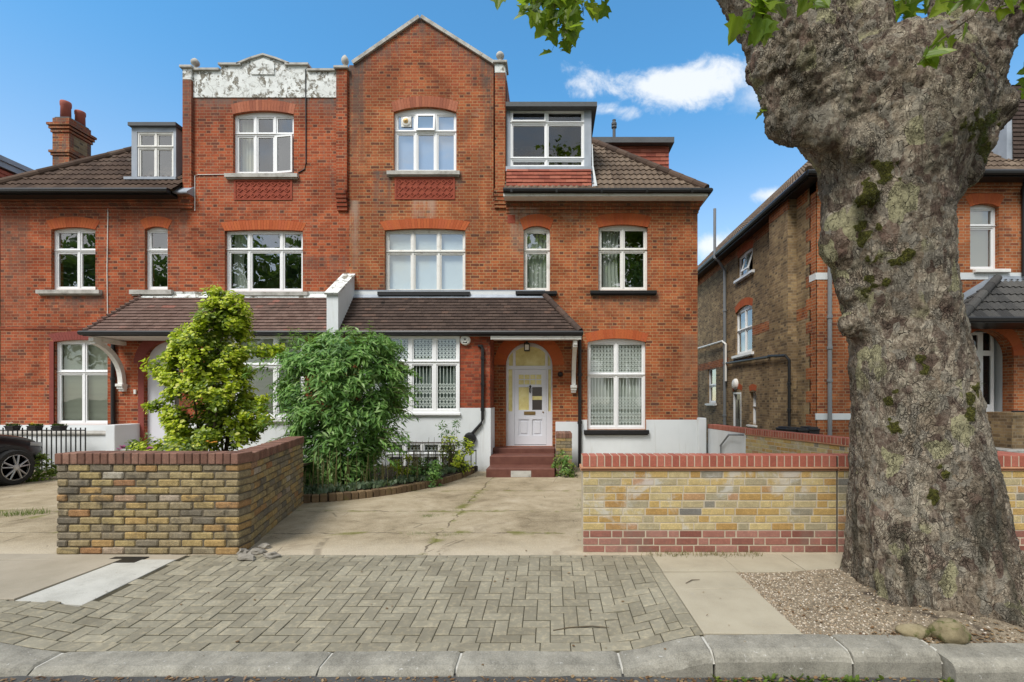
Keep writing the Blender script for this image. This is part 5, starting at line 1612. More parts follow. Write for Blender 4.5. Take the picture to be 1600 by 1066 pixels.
# boundary wall running back between the two gardens
bw = thing('garden_wall', 'low boundary wall running back beside the white plinth, with a red brick top', 'wall', (4.4, 8.5, 0))
tf, L = frame2((4.12, 10.0), (5.02, 5.0))
b = MB(); b.tf = tf
courses(b, L, .215, -.15, 13, 'mixed', .005, .002, joint=.011); b.box(.01, L - .01, .004, .211, -.3, .82, 1)
b.build('brick_body', [M['ynew'], M['mortar_l']], bw)
b = MB(); b.tf = tf
b.box(-.0, L, -.02, .235, .826, .848, c=.004); b.build('tile_creasing', M['crease'], bw)
tf2, L2 = frame2((3.99, 12.0), (4.12, 10.0))
b = MB(); b.tf = tf2; b.box(0, L2 - .001, .0, .215, -.3, .845, c=.004); b.build('rendered_wall', M['render'], bw)
b = MB()
for tf_, L_ in ((tf, L), (tf2, L2)):
    b.tf = tf_; n = int(L_ / .0762)
    for i in range(n): b.box(i * .0762 + .005, (i + 1) * .0762 - .005, -.004, .22, .85, .955, 0, c=.004)
    b.box(.003, L_ - .003, 0, .215, .849, .951, 1)
b.build('brick_coping', [M['redcope'], M['mortar_l']], bw)
tf3 = tf2
b = MB()
hp_ = [(4.02, 11.2, .48), (3.99, 11.1, .50), (3.99, 10.6, .78), (3.99, 10.05, .82), (4.10, 10.05, .82)]
b.tube(hp_, .022, 8); b.tube([(3.99, 11.1, .50), (4.0, 11.12, .30)], .018, 6); b.build('handrail', M['grey_pipe'], bw)

# brick pier beside the steps
pr = thing('brick_pier', 'short brown brick pier with red top standing right of the door steps', 'pier', (.31, 11.2, GZ))
b = MB(); b.tf = Matrix.Translation((.125, 10.75, GZ)); courses(b, .37, .85, 0, 11, 'stretch', .005, .002); b.box(.01, .36, .006, .84, -.1, .82, 1); b.build('brick_body', [M['ystock'], M['mortar_d']], pr)
b = MB()
for i in range(5): b.box(.125 + i * .074 + .003, .125 + (i + 1) * .074 - .003, 10.74, 11.6, GZ + .826, GZ + .935, 0, c=.005)
b.box(.13, .49, 10.75, 11.59, GZ + .82, GZ + .93, 1)
b.build('brick_coping', [M['redcope_old'], M['mortar_d']], pr)

# curved brick edging of the planting bed
M['edging'] = island_mat('mossy_edging_brick', [(0, (0.11, 0.075, 0.045)), (0.5, (0.17, 0.115, 0.065)), (1, (0.21, 0.15, 0.085))], 0.9, 0.5, 9, 0.6, 60, dirt=((0.14, 0.13, 0.03), 3, .55, .7, .6))
pts = [(-4.25, 7.45), (-3.75, 7.40), (-3.15, 7.75), (-2.62, 8.40), (-2.22, 9.25), (-1.96, 10.1), (-1.80, 10.9)]
def spline(pts, n=40):
    out = []
    for i in range(len(pts) - 1):
        p0, p1, p2, p3 = (Vector(pts[max(0, i - 1)]), Vector(pts[i]), Vector(pts[i + 1]), Vector(pts[min(len(pts) - 1, i + 2)]))
        for k in range(n):
            t = k / n
            out.append(.5 * ((2 * p1) + (p2 - p0) * t + (2 * p0 - 5 * p1 + 4 * p2 - p3) * t * t + (3 * p1 - p0 - 3 * p2 + p3) * t ** 3))
    out.append(Vector(pts[-1])); return out
cv_ = spline(pts)
b = MB(); acc = 0; last = cv_[0]
for p in cv_[1:]:
    acc += (p - last).length
    if acc > .105:
        d = (p - last).normalized(); ang = math.atan2(d.y, d.x)
        b.tf = Matrix.Translation((p.x, p.y, gz(p.y))) @ Matrix.Rotation(ang + rng.uniform(-.04, .04), 4, 'Z')
        b.box(-.051, .051, -.05, .06, -.1, .125 + rng.uniform(-.006, .006), c=.008); acc = 0
    last = p
b.tf = None
o = b.build('edging', M['edging']); tag(o, 'curved low brick edging in front of the green bush bed', 'edging')
b = MB(); loop = [(p.x, p.y) for p in cv_] + [(-1.7, 11.1), (-4.9, 11.1), (-4.6, 7.5)]
b.prism([loop], (0, 0, .02), (1, 0, 0), (0, 1, 0), .12); struct(b.build('planting_bed', M['soil']))
b = MB(); b.add([(-4.9, 4.95, .62), (-3.15, 4.95, .62), (-3.85, 7.4, .55), (-4.5, 9.5, .4), (-7.6, 9.5, .3), (-6.4, 7.2, .45)], [(0, 1, 2, 3, 4, 5)])
struct(b.build('raised_bed', M['soil']))

# railings
def railing(name, label, pts, ztop, zbot, sp=.11, r=.009, spike=True, rails=()):
    t = thing(name, label, 'railing', (pts[0][0], pts[0][1], zbot))
    b = MB()
    for p, q in zip(pts[:-1], pts[1:]):
        p, q = Vector(p), Vector(q); n = max(1, int((q - p).length / sp))
        for i in range(n + 1):
            c = p.lerp(q, i / n)
            b.box(c.x - r, c.x + r, c.y - r, c.y + r, zbot, ztop + (.06 if spike else 0))
    b.build('bars', M['black'], t)
    b = MB()
    for z in (ztop, *rails):
        for p, q in zip(pts[:-1], pts[1:]): b.tube([(p[0], p[1], z), (q[0], q[1], z)], .014, 6)
    b.build('rail', M['black'], t)
    return t
railing('railing', 'black iron railing with flower pots hung along its top, behind the parked car', [(-14.4, 11.0), (-10.80, 11.0)], .86, -.1, rails=(.06,))
railing('railing', 'low black railing in front of the white basement windows', [(-3.75, 10.75), (-1.80, 10.75), (-1.72, 10.95)], .40, -.1, spike=False, sp=.16)

# flower pots on the railing
M['petal_y'] = leaf_mat('yellow_petal', [(0, (0.7, 0.42, 0.02)), (1, (0.75, 0.6, 0.05))], .3)
M['petal_p'] = leaf_mat('magenta_petal', [(0, (0.35, 0.03, 0.18)), (1, (0.5, 0.06, 0.3))], .3)
M['petal_w'] = leaf_mat('white_petal', [(0, (0.7, 0.7, 0.62)), (1, (0.8, 0.8, 0.75))], .3)
M['petal_o'] = leaf_mat('orange_petal', [(0, (0.6, 0.2, 0.02)), (1, (0.75, 0.35, 0.03))], .3)
M['leaf_pot'] = leaf_mat('pot_plant_leaf', [(0, (0.03, 0.06, 0.015)), (1, (0.10, 0.14, 0.03))], .3)

# ------------------------------------------------------------------ the parked car
M['carpaint'] = plain('black_car_paint', (0.005, 0.005, 0.007), 0.32, spec=.35, coat=.25)
M['carplastic'] = plain('grey_black_plastic', (0.022, 0.022, 0.024), 0.55)
M['carglass'] = plain('dark_car_window', (0.01, 0.012, 0.013), 0.04, spec=.6)
M['rubber'] = plain('tyre_rubber', (0.018, 0.018, 0.018), 0.8, bump=.2)
M['alloy'] = plain('grey_alloy', (0.42, 0.42, 0.43), 0.35, metal=.8)
M['lamp'] = plain('headlamp_lens', (0.32, 0.34, 0.36), 0.08, spec=.7)
car = thing('car', 'black car at the left edge, its front wheel towards the railing', 'car', (-11.5, 8.0, gz(9.3)))
zg = gz(9.2)
ST = [(0.0, .52, .34, .55, .66), (.06, .68, .27, .64, .76), (.2, .83, .22, .74, .86), (.42, .90, .20, .82, .94), (.9, .92, .20, .90, 1.03), (1.25, .92, .20, .95, 1.09), (1.95, .92, .20, .98, 1.58), (2.7, .92, .20, 1.0, 1.64), (3.5, .92, .2, 1.02, 1.62), (4.2, .90, .24, 1.02, 1.5), (4.4, .84, .32, 1.0, 1.12), (4.48, .7, .4, .8, .9)]
rings = []
for (s_, hw, zb_, zl, zt) in ST:
    cab = 1.5 < s_ < 4.3
    half = [(0.0, zb_), (hw * .82, zb_), (hw * .95, zb_ + .07), (hw, zb_ + .22), (hw, zl - .10), (hw * .965, zl), (hw * (.74 if cab else .86), zt - (.06 if cab else .05)), (hw * (.62 if cab else .7), zt - .01), (0.0, zt + (.03 if cab else .025))]
    full = [(p[0], p[1]) for p in half] + [(-p[0], p[1]) for p in half[-2:0:-1]]
    rings.append([(-11.5 + px_, 10.15 - s_, zg + pz_) for px_, pz_ in full])
n = len(rings[0]); b = MB()
v = [p for r_ in rings for p in r_]
f, mi = [], []
for i in range(len(rings) - 1):
    for k in range(n):
        f.append((i * n + k, i * n + (k + 1) % n, (i + 1) * n + (k + 1) % n, (i + 1) * n + k))
        gl = ST[i][0] >= 1.2 and ST[i + 1][0] <= 4.3 and k in (5, 10)
        mi.append(1 if gl or (ST[i][0] == 1.25 and k in (6, 7, 8, 9)) else (2 if k in (0, 1, 2, n - 1, n - 2, n - 3) else 0))
f += [tuple(range(n)), tuple(range((len(rings) - 1) * n, len(rings) * n))]; mi += [2, 2]
b.add(v, f); b.mi = mi
body = b.build('body', [M['carpaint'], M['carglass'], M['carplastic']], car, smooth=True, fix=True)
mod = body.modifiers.new('soft', 'SUBSURF'); mod.levels = 2; mod.render_levels = 2
for sgn in (1, -1):
    for s_ in (.87, 3.55):
        cx, cy, cz = -11.5 + sgn * .925, 10.15 - s_, zg + .345
        b = MB()
        ring_o = [(cy + .43 * math.cos(t), cz + .43 * math.sin(t)) for t in [R(-35 + 250 * i / 24) for i in range(25)]]
        ring_i = [(cy + .365 * math.cos(t), cz + .365 * math.sin(t)) for t in [R(-35 + 250 * i / 24) for i in range(25)]]
        b.prism([ring_o + ring_i[::-1]], (cx + .012 * sgn if sgn > 0 else cx - .012, 0, 0), (0, 1, 0), (0, 0, 1), .10 if sgn > 0 else -.10)
        b.lathe((cx - sgn * .10, cy, cz), [(.37, 0), (.37, .012)], 24, axis='X')
        b.build('wheel_arch', M['carplastic'], car)
        b = MB()
        b.lathe((cx - .11 if sgn > 0 else cx - .11, cy, cz), [(.25, 0.0), (.325, .004), (.345, .03), (.345, .19), (.325, .216), (.27, .222), (.235, .205), (.235, .02)], 40, axis='X')
        wh = b.build('wheel', M['rubber'], car)
        b = MB()
        fx = cx + sgn * .10
        b.lathe((fx - .03, cy, cz), [(.262, 0), (.262, .03), (.238, .034), (.232, .0)], 40, axis='X')
        for k in range(5):
            for dd in (-.16, .16):
                t = R(72 * k + 90) + dd
                t2 = R(72 * k + 90) + dd * 1.35
                c0 = Vector((fx + sgn * .012, cy + .05 * math.cos(t), cz + .05 * math.sin(t))); c1 = Vector((fx, cy + .245 * math.cos(t2), cz + .245 * math.sin(t2)))
                b.tube([c0, c1], [.020, .017], 6)
        b.lathe((fx - .01, cy, cz), [(.06, 0), (.06, .03), (.03, .035)], 16, axis='X')
        b.build('rim', M['alloy'], wh)
        b = MB(); b.lathe((fx - sgn * .045, cy, cz), [(.235, 0), (.235, .004)], 24, axis='X'); b.build('brake_disc', M['carplastic'], wh)
    b = MB()
    b.grid(lambda u, w_: (-11.5 + sgn * (.60 + .315 * math.sin(u * 1.45) - .012 * abs(w_ - .5)), 10.15 - (.085 + .40 * u * u + .02 * u), zg + .70 + .13 * u * .6 + (.10 - .03 * u) * (w_ - .5)), 10, 3)
    b.build('headlight', M['lamp'], car, smooth=True)

# ------------------------------------------------------------------ the house to the right, seen along its brown side wall
NXW = 6.73; NZ = 7.16
nh = thing('house', 'brown side-walled house on the right, half hidden behind the big tree', 'house', (9.5, 12.0, GZ))
SIDE = Matrix(((0, 1, 0, NXW), (-1, 0, 0, 0), (0, 0, 1, 0), (0, 0, 0, 1)))
hs = []
MB.base = SIDE
hs.append(window(nh, -17.0, -15.75, 5.90, 6.72, 0, 0.06, (1, 1), (), recess=.06, frame='white', opens={(1, 0): ('top', -18)}, sill=(-17.15, -15.6, 5.80, 5.90, 'white', .10)))
hs.append(window(nh, -17.2, -15.8, 3.20, 4.86, 0, 0.14, (1, 1), (4.05,), recess=.06, curtains=[(.02, .3, 'net', .1)], sill=(-17.35, -15.65, 3.10, 3.20, 'white', .10)))
hs.append(window(nh, -20.25, -19.25, 1.46, 2.96, 0, 0, (1,), (2.2,), recess=.06, sill=(-20.35, -19.15, 1.38, 1.46, 'white', .10)))
hs.append(window(nh, -16.0, -15.5, .76, 1.86, 0, 0, (1,), (1.35,), recess=.12, sill=(-16.1, -15.4, .70, .76, 'white', .08)))
for (xa, xb, zs, rise) in ((-17.2, -15.8, 4.72, .14), (-17.0, -15.75, 6.66, .06)):
    lintel(nh, xa, xb, zs, rise, .26, 0, splay=.08, proud=.004)
lintel(nh, -17.45, -16.65, 1.90, .08, .2, 0, splay=.06, proud=.004)
lintel(nh, -16.0, -15.5, 1.87, .04, .2, 0, splay=.06, proud=.004)
door_h = rect(-17.4, -16.7, -.3, 1.86); hs.append(door_h)
b = MB()
b.wallprism([rect(-26, -12.0 - .001, -.35, NZ)] + hs, 0, .3)
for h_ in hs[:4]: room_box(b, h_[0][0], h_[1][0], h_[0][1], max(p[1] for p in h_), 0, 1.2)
b.build('side_wall', [M['brick_stock'], M['dark']], nh)
b = MB(); b.box(-14.05, -12.95, -.24, .001, -.3, NZ - .05); b.build('chimney_breast', M['brick_stock'], nh)
b = MB()                                        # red bands and quoins on the side wall
for (xa, xb, za, zb_, p_) in ((-26, -14.06, NZ - .38, NZ - .01, .004), (-12.94, -12.4, NZ - .38, NZ - .01, .004), (-15.78, -14.06, 3.72, 4.02, .004), (-12.94, -12.4, 3.72, 4.02, .004), (-26, -17.9, 2.9, 3.2, .004), (-14.06, -12.94, NZ - .38, NZ - .06, .245)):
    b.box(xa, xb, -p_, .02 if p_ < .1 else -.2, za, zb_)
z = -.3; k = 0
while z < NZ - .3:
    w_ = .24 if k % 2 else .46
    b.box(-12.0 - w_, -12.0, -.0055, .02, z, min(z + .3, NZ - .3)); z += .3; k += 1
b.build('red_quoins', M['brick_n'], nh)
b = MB(); b.wallprism([door_h, rect(-17.36, -16.74, -.3, 1.80)], -.01, .1); sdoor = b.build('door', M['white'], nh)
b = MB(); b.box(-17.36, -16.74, .05, .09, -.3, 1.80); b.box(-17.25, -17.08, .03, .05, .9, 1.6, c=.01); b.box(-17.0, -16.85, .03, .05, .9, 1.6, c=.01); b.build('door_leaf', M['brown_glass'], sdoor)
b = MB(); b.lathe((-17.15, 0, 2.16), [(.20, 0), (.20, .05), (.15, .11), (.05, .13)], 20, axis='Y'); b.build('bulkhead_light', M['plastic'], nh)
pipe(nh, [(-18.1, -.07, -.2), (-18.1, -.07, 6.55), (-18.1, -.30, 6.9), (-18.1, -.45, 7.0), (-18.1, -.45, 8.9)], .055, 'grey_pipe', 'soil_pipe', collars=[(-18.1, -.07, z_) for z_ in (1.0, 3.0, 5.0)])
pipe(nh, [(-12.75, -.30, -.2), (-12.75, -.30, 2.65), (-12.9, -.33, 2.78), (-13.9, -.33, 2.86), (-14.2, -.09, 2.88), (-18.0, -.09, 2.98)], .04, 'cast', 'drainpipe', collars=[(-12.75, -.30, z_) for z_ in (.6, 1.3, 2.0)])
pipe(nh, [(-17.9, -.10, 2.3), (-17.9, -.10, 3.7), (-18.2, -.12, 3.85), (-23, -.12, 3.95)], .04, 'plastic', 'drainpipe')
b = MB(); b.tube([(-26, -.40, NZ - .02), (-11.6, -.40, NZ - .02)], .075, 8); b.box(-26, -11.7, -.34, -.02, NZ - .10, NZ - .06); b.box(-26, -11.7, -.36, -.34, NZ - .14, NZ + .02); b.build('gutter', M['cast'], nh)
MB.base = None
# front of that house
holes = []
w = win(nh, 1516, 1561, 318, 421, .08, cols=(1,), rowpx=(352,), glass='glass', recess=.11, blind=True); lintel(nh, w[0], w[1], w[3] - .08, .08, .30, Y0, splay=.14)
w = win(nh, 1330, 1420, 318, 421, .08, cols=(1, 1), rowpx=(352,)); lintel(nh, w[0], w[1], w[3] - .08, .08, .30, Y0, splay=.14)
w = win(nh, 1330, 1425, 500, 640, .08, cols=(1, 1), rowpx=(552,)); lintel(nh, w[0], w[1], w[3] - .08, .08, .30, Y0, splay=.14)
rooms = rooms[-3:]
px0, px1 = wx(1498), wx(1584)
pzt = wz(514); pr_ = (px1 - px0) / 2 - .02
nfl = ZP(694, Y0)
holes.append(arched(px0, px1, nfl, pzt, pr_, 22)); lintel(nh, px0, px1, pzt - pr_, pr_, .26, Y0, splay=.26, bw=.09, end=0.0)
b = MB()
b.wallprism([rect(NXW, 20, GZ - .2, NZ)] + holes, Y0, WT)
for r_ in rooms: room_box(b, *r_, Y0)
b.box(NXW + .3, 20, 26, 26.3, GZ - .2, NZ); b.box(19.7, 20, Y0 + .3, 26, GZ - .2, NZ)
b.build('wall', [M['brick_n'], M['dark']], nh)
eaves(nh, (NXW, 20), NZ - .04, Y0, 'brick_n', None)
b = MB(); b.box(NXW - .012, 20, Y0 - .014, Y0 + .02, wz(437), wz(426.5)); b.box(NXW - .012, 20, Y0 - .014, Y0 + .02, wz(656), wz(646)); b.box(NXW - .012, NXW + .02, Y0 + .02, Y0 + .30, wz(437), wz(426.5)); b.box(wx(1585), 20, Y0 - .014, Y0 + .02, wz(692), wz(670)); b.build('white_band', M['render'], nh)
b = MB(); b.box(wx(1520), wx(1575), Y0 - .09, Y0 + .1, wz(427), wz(421.5), c=.01); b.build('sill', M['white_old'], nh)
pipe(nh, [(wx(1294), Y0 - .07, -.2), (wx(1294), Y0 - .07, wz(372))], .05, 'grey_pipe', collars=[(wx(1294), Y0 - .07, wz(q)) for q in (402, 496, 544, 595)])
pipe(nh, [(wx(1596), Y0 - .07, 4.7), (wx(1596), Y0 - .07, NZ)], .05, 'brick_n' if False else 'cast')
b = MB()
xa, xb = px0 - .02, px1 + .02
b.add([(xa, Y0 + WT, nfl), (xa, Y0 + 1.6, nfl), (xa, Y0 + 1.6, pzt + .1), (xa, Y0 + WT, pzt + .1), (xb, Y0 + WT, nfl), (xb, Y0 + 1.6, nfl), (xb, Y0 + 1.6, pzt + .1), (xb, Y0 + WT, pzt + .1)], [(0, 1, 2, 3), (4, 7, 6, 5), (1, 5, 6, 2), (3, 2, 6, 7), (0, 4, 5, 1)])
b.build('porch_lobby', M['render'], nh)
b = MB()
q0, q1 = px0 + .02, XP(1553, 12.4)
zz = [nfl, ZP(632, 12.4), ZP(556, 12.4), ZP(551, 12.4), ZP(520, 12.4)]
b.wallprism([rect(q0, q1, nfl, pzt - .02), rect(q0 + .1, XP(1530, 12.4) - .04, nfl + .1, zz[2]), rect(q0 + .1, XP(1530, 12.4) - .04, zz[3] + .05, pzt - .1), rect(XP(1536, 12.4), XP(1548, 12.4), zz[1], zz[2]), rect(XP(1536, 12.4), XP(1548, 12.4), zz[3] + .05, zz[4])], Y0 + .4, .06)
nd = b.build('door', M['white'], nh)
b = MB(); b.box(q0 + .05, q1 - .05, Y0 + .43, Y0 + .44, nfl + .05, pzt - .05); b.build('pane', M['carglass'], nd)
# its porch roof, bracket and low pier
pe, pze, pzt2 = 11.0, 3.46, 4.60
pxl, pxt = 9.55, wx(1556)
S = Vector((0, Y0 - pe, pzt2 - pze)); hipd = Vector((pxt - pxl, Y0 - pe, pzt2 - pze)); hp = Vector((-hipd.y, hipd.x, 0)).normalized(); ss = Vector((pxt - pxl, 0, pzt2 - pze))
tiles(nh, 'porch_roof', (pxl, pe, pze), (1, 0, 0), S, 16 - pxl, S.length, .30, .30, 'pan', [((pxl, pe, pze), hp)], 'pan_dark')
tiles(nh, 'porch_roof', (pxl, Y0, pze), (0, -1, 0), ss, Y0 - pe, ss.length, .30, .30, 'pan', [((pxl, pe, pze), -hp)], 'pan_dark')
ridge(nh, (pxl, pe, pze + .03), (pxt, Y0 - .03, pzt2 + .04), .10, 'pan_dark', .45)
b = MB(); b.tube([(pxl, Y0, pze - .02), (pxl, pe - .05, pze - .02), (16, pe - .05, pze - .02)], .055, 8); b.box(pxl, 16, pe, pe + .02, pze - .1, pze); b.box(pxl + .02, 16, pe + .02, Y0 - .02, pze - .1, pze - .07); b.build('gutter', M['cast'], nh)
b = MB(); b.box(pxt - .2, 16, Y0 - .03, Y0 - .003, pzt2 - .04, pzt2 + .10); b.add([(pxl - .25, Y0 - .006, pze + .1), (pxl - .1, Y0 - .006, pze - .02), (pxt + .05, Y0 - .006, pzt2 + .02), (pxt - .1, Y0 - .006, pzt2 + .12)], [(0, 1, 2, 3)]); b.build('lead_flashing', M['lead'], nh)
bracket(nh, 9.75, Y0, pe + .1, pze - .2, wz(560), .10)
b = MB(); b.box(wx(1522), wx(1568), 11.0, 11.9, GZ - .1, ZP(644, 11.4), c=.01); b.build('porch_pier', M['brick_stock'], nh)
b = MB(); b.box(wx(1490), wx(1700), 10.6, Y0 + .2, GZ - .2, nfl - .02, c=.01); b.build('step', M['stone'], nh)
b = MB(); b.tube([(wx(1515), 10.9, ZP(643, 10.9)), (16, 10.9, ZP(643, 10.9))], .02, 6); b.tube([(9.6, 10.9, 0), (9.6, 10.9, ZP(643, 10.9))], .02, 6); b.build('handrail', M['black'], nh)
# roof
RLn = 3.6 * 1.414
tiles(nh, 'roof', (NXW - .38, EY, NZ + .02), (1, 0, 0), (0, 1, 1), 20.4 - NXW, RLn, .325, .30, 'pan', [((NXW - .38, EY, NZ), Vector((-1, 1, 0)))], 'pan_grey')
tiles(nh, 'roof', (NXW - .38, 26.3, NZ + .02), (0, -1, 0), (1, 0, 1), 26.3 - EY, RLn, .325, .30, 'pan', [((NXW - .38, EY, NZ), Vector((1, -1, 0)))], 'pan_grey')
ridge(nh, (NXW - .38, EY, NZ + .05), (NXW + 3.2, EY + 3.58, NZ + 3.62), .10, 'pan_grey')
b = MB(); b.tube([(NXW - .45, EY - .05, NZ - .03), (20.4, EY - .05, NZ - .03)], .07, 8); b.box(NXW - .4, 20.4, EY, EY + .03, NZ - .12, NZ - .02); b.box(NXW - .38, 20.4, EY + .03, Y0 - .1, NZ - .12, NZ - .085); b.build('gutter', M['cast'], nh)
b = MB(); b.box(wx(1582), wx(1640), 12.15, 15.0, NZ + .3, ZP(140, 12.15)); dm_ = b.build('dormer', M['lead'], nh)
tiles(nh, 'hung_tiles', (wx(1590), 12.12, NZ + .5), (1, 0, 0), (0, .02, 1), 1.0, 2.0, .11, .2, 'plain', [], 'plaintile')
# dustbins in its side passage
for i in range(3):
    t = thing('recycling_bin', ('leftmost', 'middle', 'rightmost')[i] + ' of three dark lidded bins beside the brown house wall', 'bin', (5.62 + .27 * i, 11.3, GZ), 'bins beside the neighbouring house')
    b = MB(); xx = 5.62 + .27 * i; zt_b = .93 - .02 * (i % 2)
    b.add([(xx - .10, 11.1, GZ), (xx + .10, 11.1, GZ), (xx + .10, 11.5, GZ), (xx - .10, 11.5, GZ), (xx - .122, 11.05, zt_b - .08), (xx + .122, 11.05, zt_b - .08), (xx + .122, 11.55, zt_b - .08), (xx - .122, 11.55, zt_b - .08)], [(0, 3, 2, 1), (0, 1, 5, 4), (1, 2, 6, 5), (2, 3, 7, 6), (3, 0, 4, 7), (4, 5, 6, 7)])
    b.build('body', M['binplastic'] if 'binplastic' in M else M['carplastic'], t)
    b = MB(); b.box(xx - .13, xx + .13, 11.02, 11.57, zt_b - .078, zt_b - .03, c=.015); b.box(xx - .10, xx + .10, 11.05, 11.5, zt_b - .031, zt_b, c=.02); b.build('lid', M['carplastic'], t)

# ------------------------------------------------------------------ the house off to the left
fh = thing('house', 'neighbouring house at the far left with a red tile-hung upper side', 'house', (-19, 14, GZ))
FX = -15.75
b = MB(); b.box(-26, FX, 13.0, 22, GZ - .2, 8.05); b.box(-17.0, -14.6, 13.5, 14.0, GZ - .2, 4.2); b.build('wall', M['brick_stock'], fh)
tiles(fh, 'hung_tiles', (FX + .03, 12.8, 5.2), (0, 1, 0), (-.01, 0, 1), 3.0, 3.0, .115, .17, 'plain', [], 'hung2')
b = MB(); b.box(-26, FX + .06, 12.6, 16.5, 8.24, 8.40); b.box(-26, FX + .10, 12.5, 16.6, 8.41, 8.55); b.build('roof', M['lead'], fh)
# ------------------------------------------------------------------ plants
LEAF_OVAL = ([(0, 0, 0), (.30, .30, .05), (.33, .58, .05), (.18, .86, .03), (0, 1, -.04), (-.18, .86, .03), (-.33, .58, .05), (-.30, .30, .05), (0, .5, -.03)],
             [(0, 1, 2, 8), (8, 2, 3, 4), (0, 8, 6, 7), (8, 4, 5, 6)])
LEAF_LANCE = ([(0, 0, 0), (.10, .25, .03), (.12, .5, .02), (.0, 1, -.16), (-.12, .5, .02), (-.10, .25, .03), (0, .5, -.02)],
              [(0, 1, 2, 6), (6, 2, 3), (0, 6, 4, 5), (6, 3, 4)])
_h = [(0, 0), (.16, -.06), (.30, .0), (.52, .10), (.36, .24), (.40, .33), (.64, .50), (.34, .52), (.24, .62), (.20, .78), (0, 1.0)]
LEAF_PLANE = ([(x, y, .22 * x - .22 * y * y) for x, y in _h] + [(-x, y, .22 * x - .22 * y * y) for x, y in _h[1:-1]],
              [tuple(range(len(_h))), (0, 10) + tuple(range(19, 10, -1))])
LEAF_CARD = ([(-.5, 0, 0), (.5, .1, .05), (.4, 1, 0), (-.45, .9, .08)], [(0, 1, 2, 3)])
BLADE = ([(-.04, 0, 0), (.04, 0, 0), (.025, .6, .06), (0, 1, .2), (-.025, .6, .06)], [(0, 1, 2, 4), (4, 2, 3)])


def leaves(b, items, tmpl):
    """items: position, pointing direction, roughly-up normal, size, material index"""
    tv, tf = tmpl
    for pos, d, up, sz, mi in items:
        d = d.normalized()
        x = d.cross(up)
        if x.length < 1e-3: x = d.cross(Vector((1, .2, .1)))
        x.normalize(); n = x.cross(d)
        base = len(b.v)
        px, py, pz_ = pos
        for (u, v, w) in tv:
            u *= sz; v *= sz; w *= sz
            b.v.append((px + x.x * u + d.x * v + n.x * w, py + x.y * u + d.y * v + n.y * w, pz_ + x.z * u + d.z * v + n.z * w))
        for f in tf: b.f.append(tuple(i + base for i in f)); b.mi.append(mi)


def rv(s=1.0):
    while True:
        v = Vector((rng.uniform(-1, 1), rng.uniform(-1, 1), rng.uniform(-1, 1)))
        if 0.05 < v.length < 1: return v * s


def interp(tab, k):
    for (a, b_) in zip(tab[:-1], tab[1:]):
        if (a[0] - k) * (b_[0] - k) <= 0:
            t = 0 if a[0] == b_[0] else (k - a[0]) / (b_[0] - a[0])
            return [p + (q - p) * t for p, q in zip(a, b_)]
    return list(tab[0] if abs(tab[0][0] - k) < abs(tab[-1][0] - k) else tab[-1])


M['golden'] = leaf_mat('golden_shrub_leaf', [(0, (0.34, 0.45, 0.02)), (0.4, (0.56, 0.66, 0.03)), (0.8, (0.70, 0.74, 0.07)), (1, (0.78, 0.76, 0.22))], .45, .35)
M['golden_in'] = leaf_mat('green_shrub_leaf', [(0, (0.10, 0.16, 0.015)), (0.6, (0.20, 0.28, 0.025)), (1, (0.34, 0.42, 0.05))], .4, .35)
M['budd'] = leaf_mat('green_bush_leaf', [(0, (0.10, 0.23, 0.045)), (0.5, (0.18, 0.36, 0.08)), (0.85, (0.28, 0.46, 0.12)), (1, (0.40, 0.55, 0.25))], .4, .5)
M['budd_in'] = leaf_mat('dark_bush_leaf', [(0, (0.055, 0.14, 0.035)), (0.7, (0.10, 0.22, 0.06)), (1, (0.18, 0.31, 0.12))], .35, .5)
M['stem'] = plain('brown_stem', (0.10, 0.075, 0.045), .9, var=.3)
M['weed'] = leaf_mat('weed_leaf', [(0, (0.06, 0.11, 0.02)), (0.6, (0.13, 0.19, 0.03)), (1, (0.22, 0.25, 0.05))], .3)
M['drygrass'] = leaf_mat('dry_grass', [(0, (0.12, 0.11, 0.04)), (0.6, (0.22, 0.19, 0.08)), (1, (0.30, 0.25, 0.13))], .3)
M['greyleaf'] = leaf_mat('grey_green_leaf', [(0, (0.06, 0.10, 0.06)), (0.6, (0.12, 0.17, 0.10)), (1, (0.2, 0.25, 0.17))], .25)
M['plane_leaf'] = leaf_mat('plane_tree_leaf', [(0, (0.08, 0.16, 0.016)), (0.5, (0.15, 0.26, 0.025)), (1, (0.28, 0.37, 0.04))], .6, .4, (0.36, 0.50, 0.03))
M['litter'] = leaf_mat('fallen_leaf', [(0, (0.10, 0.05, 0.025)), (0.5, (0.20, 0.11, 0.05)), (1, (0.32, 0.22, 0.12))], .1)


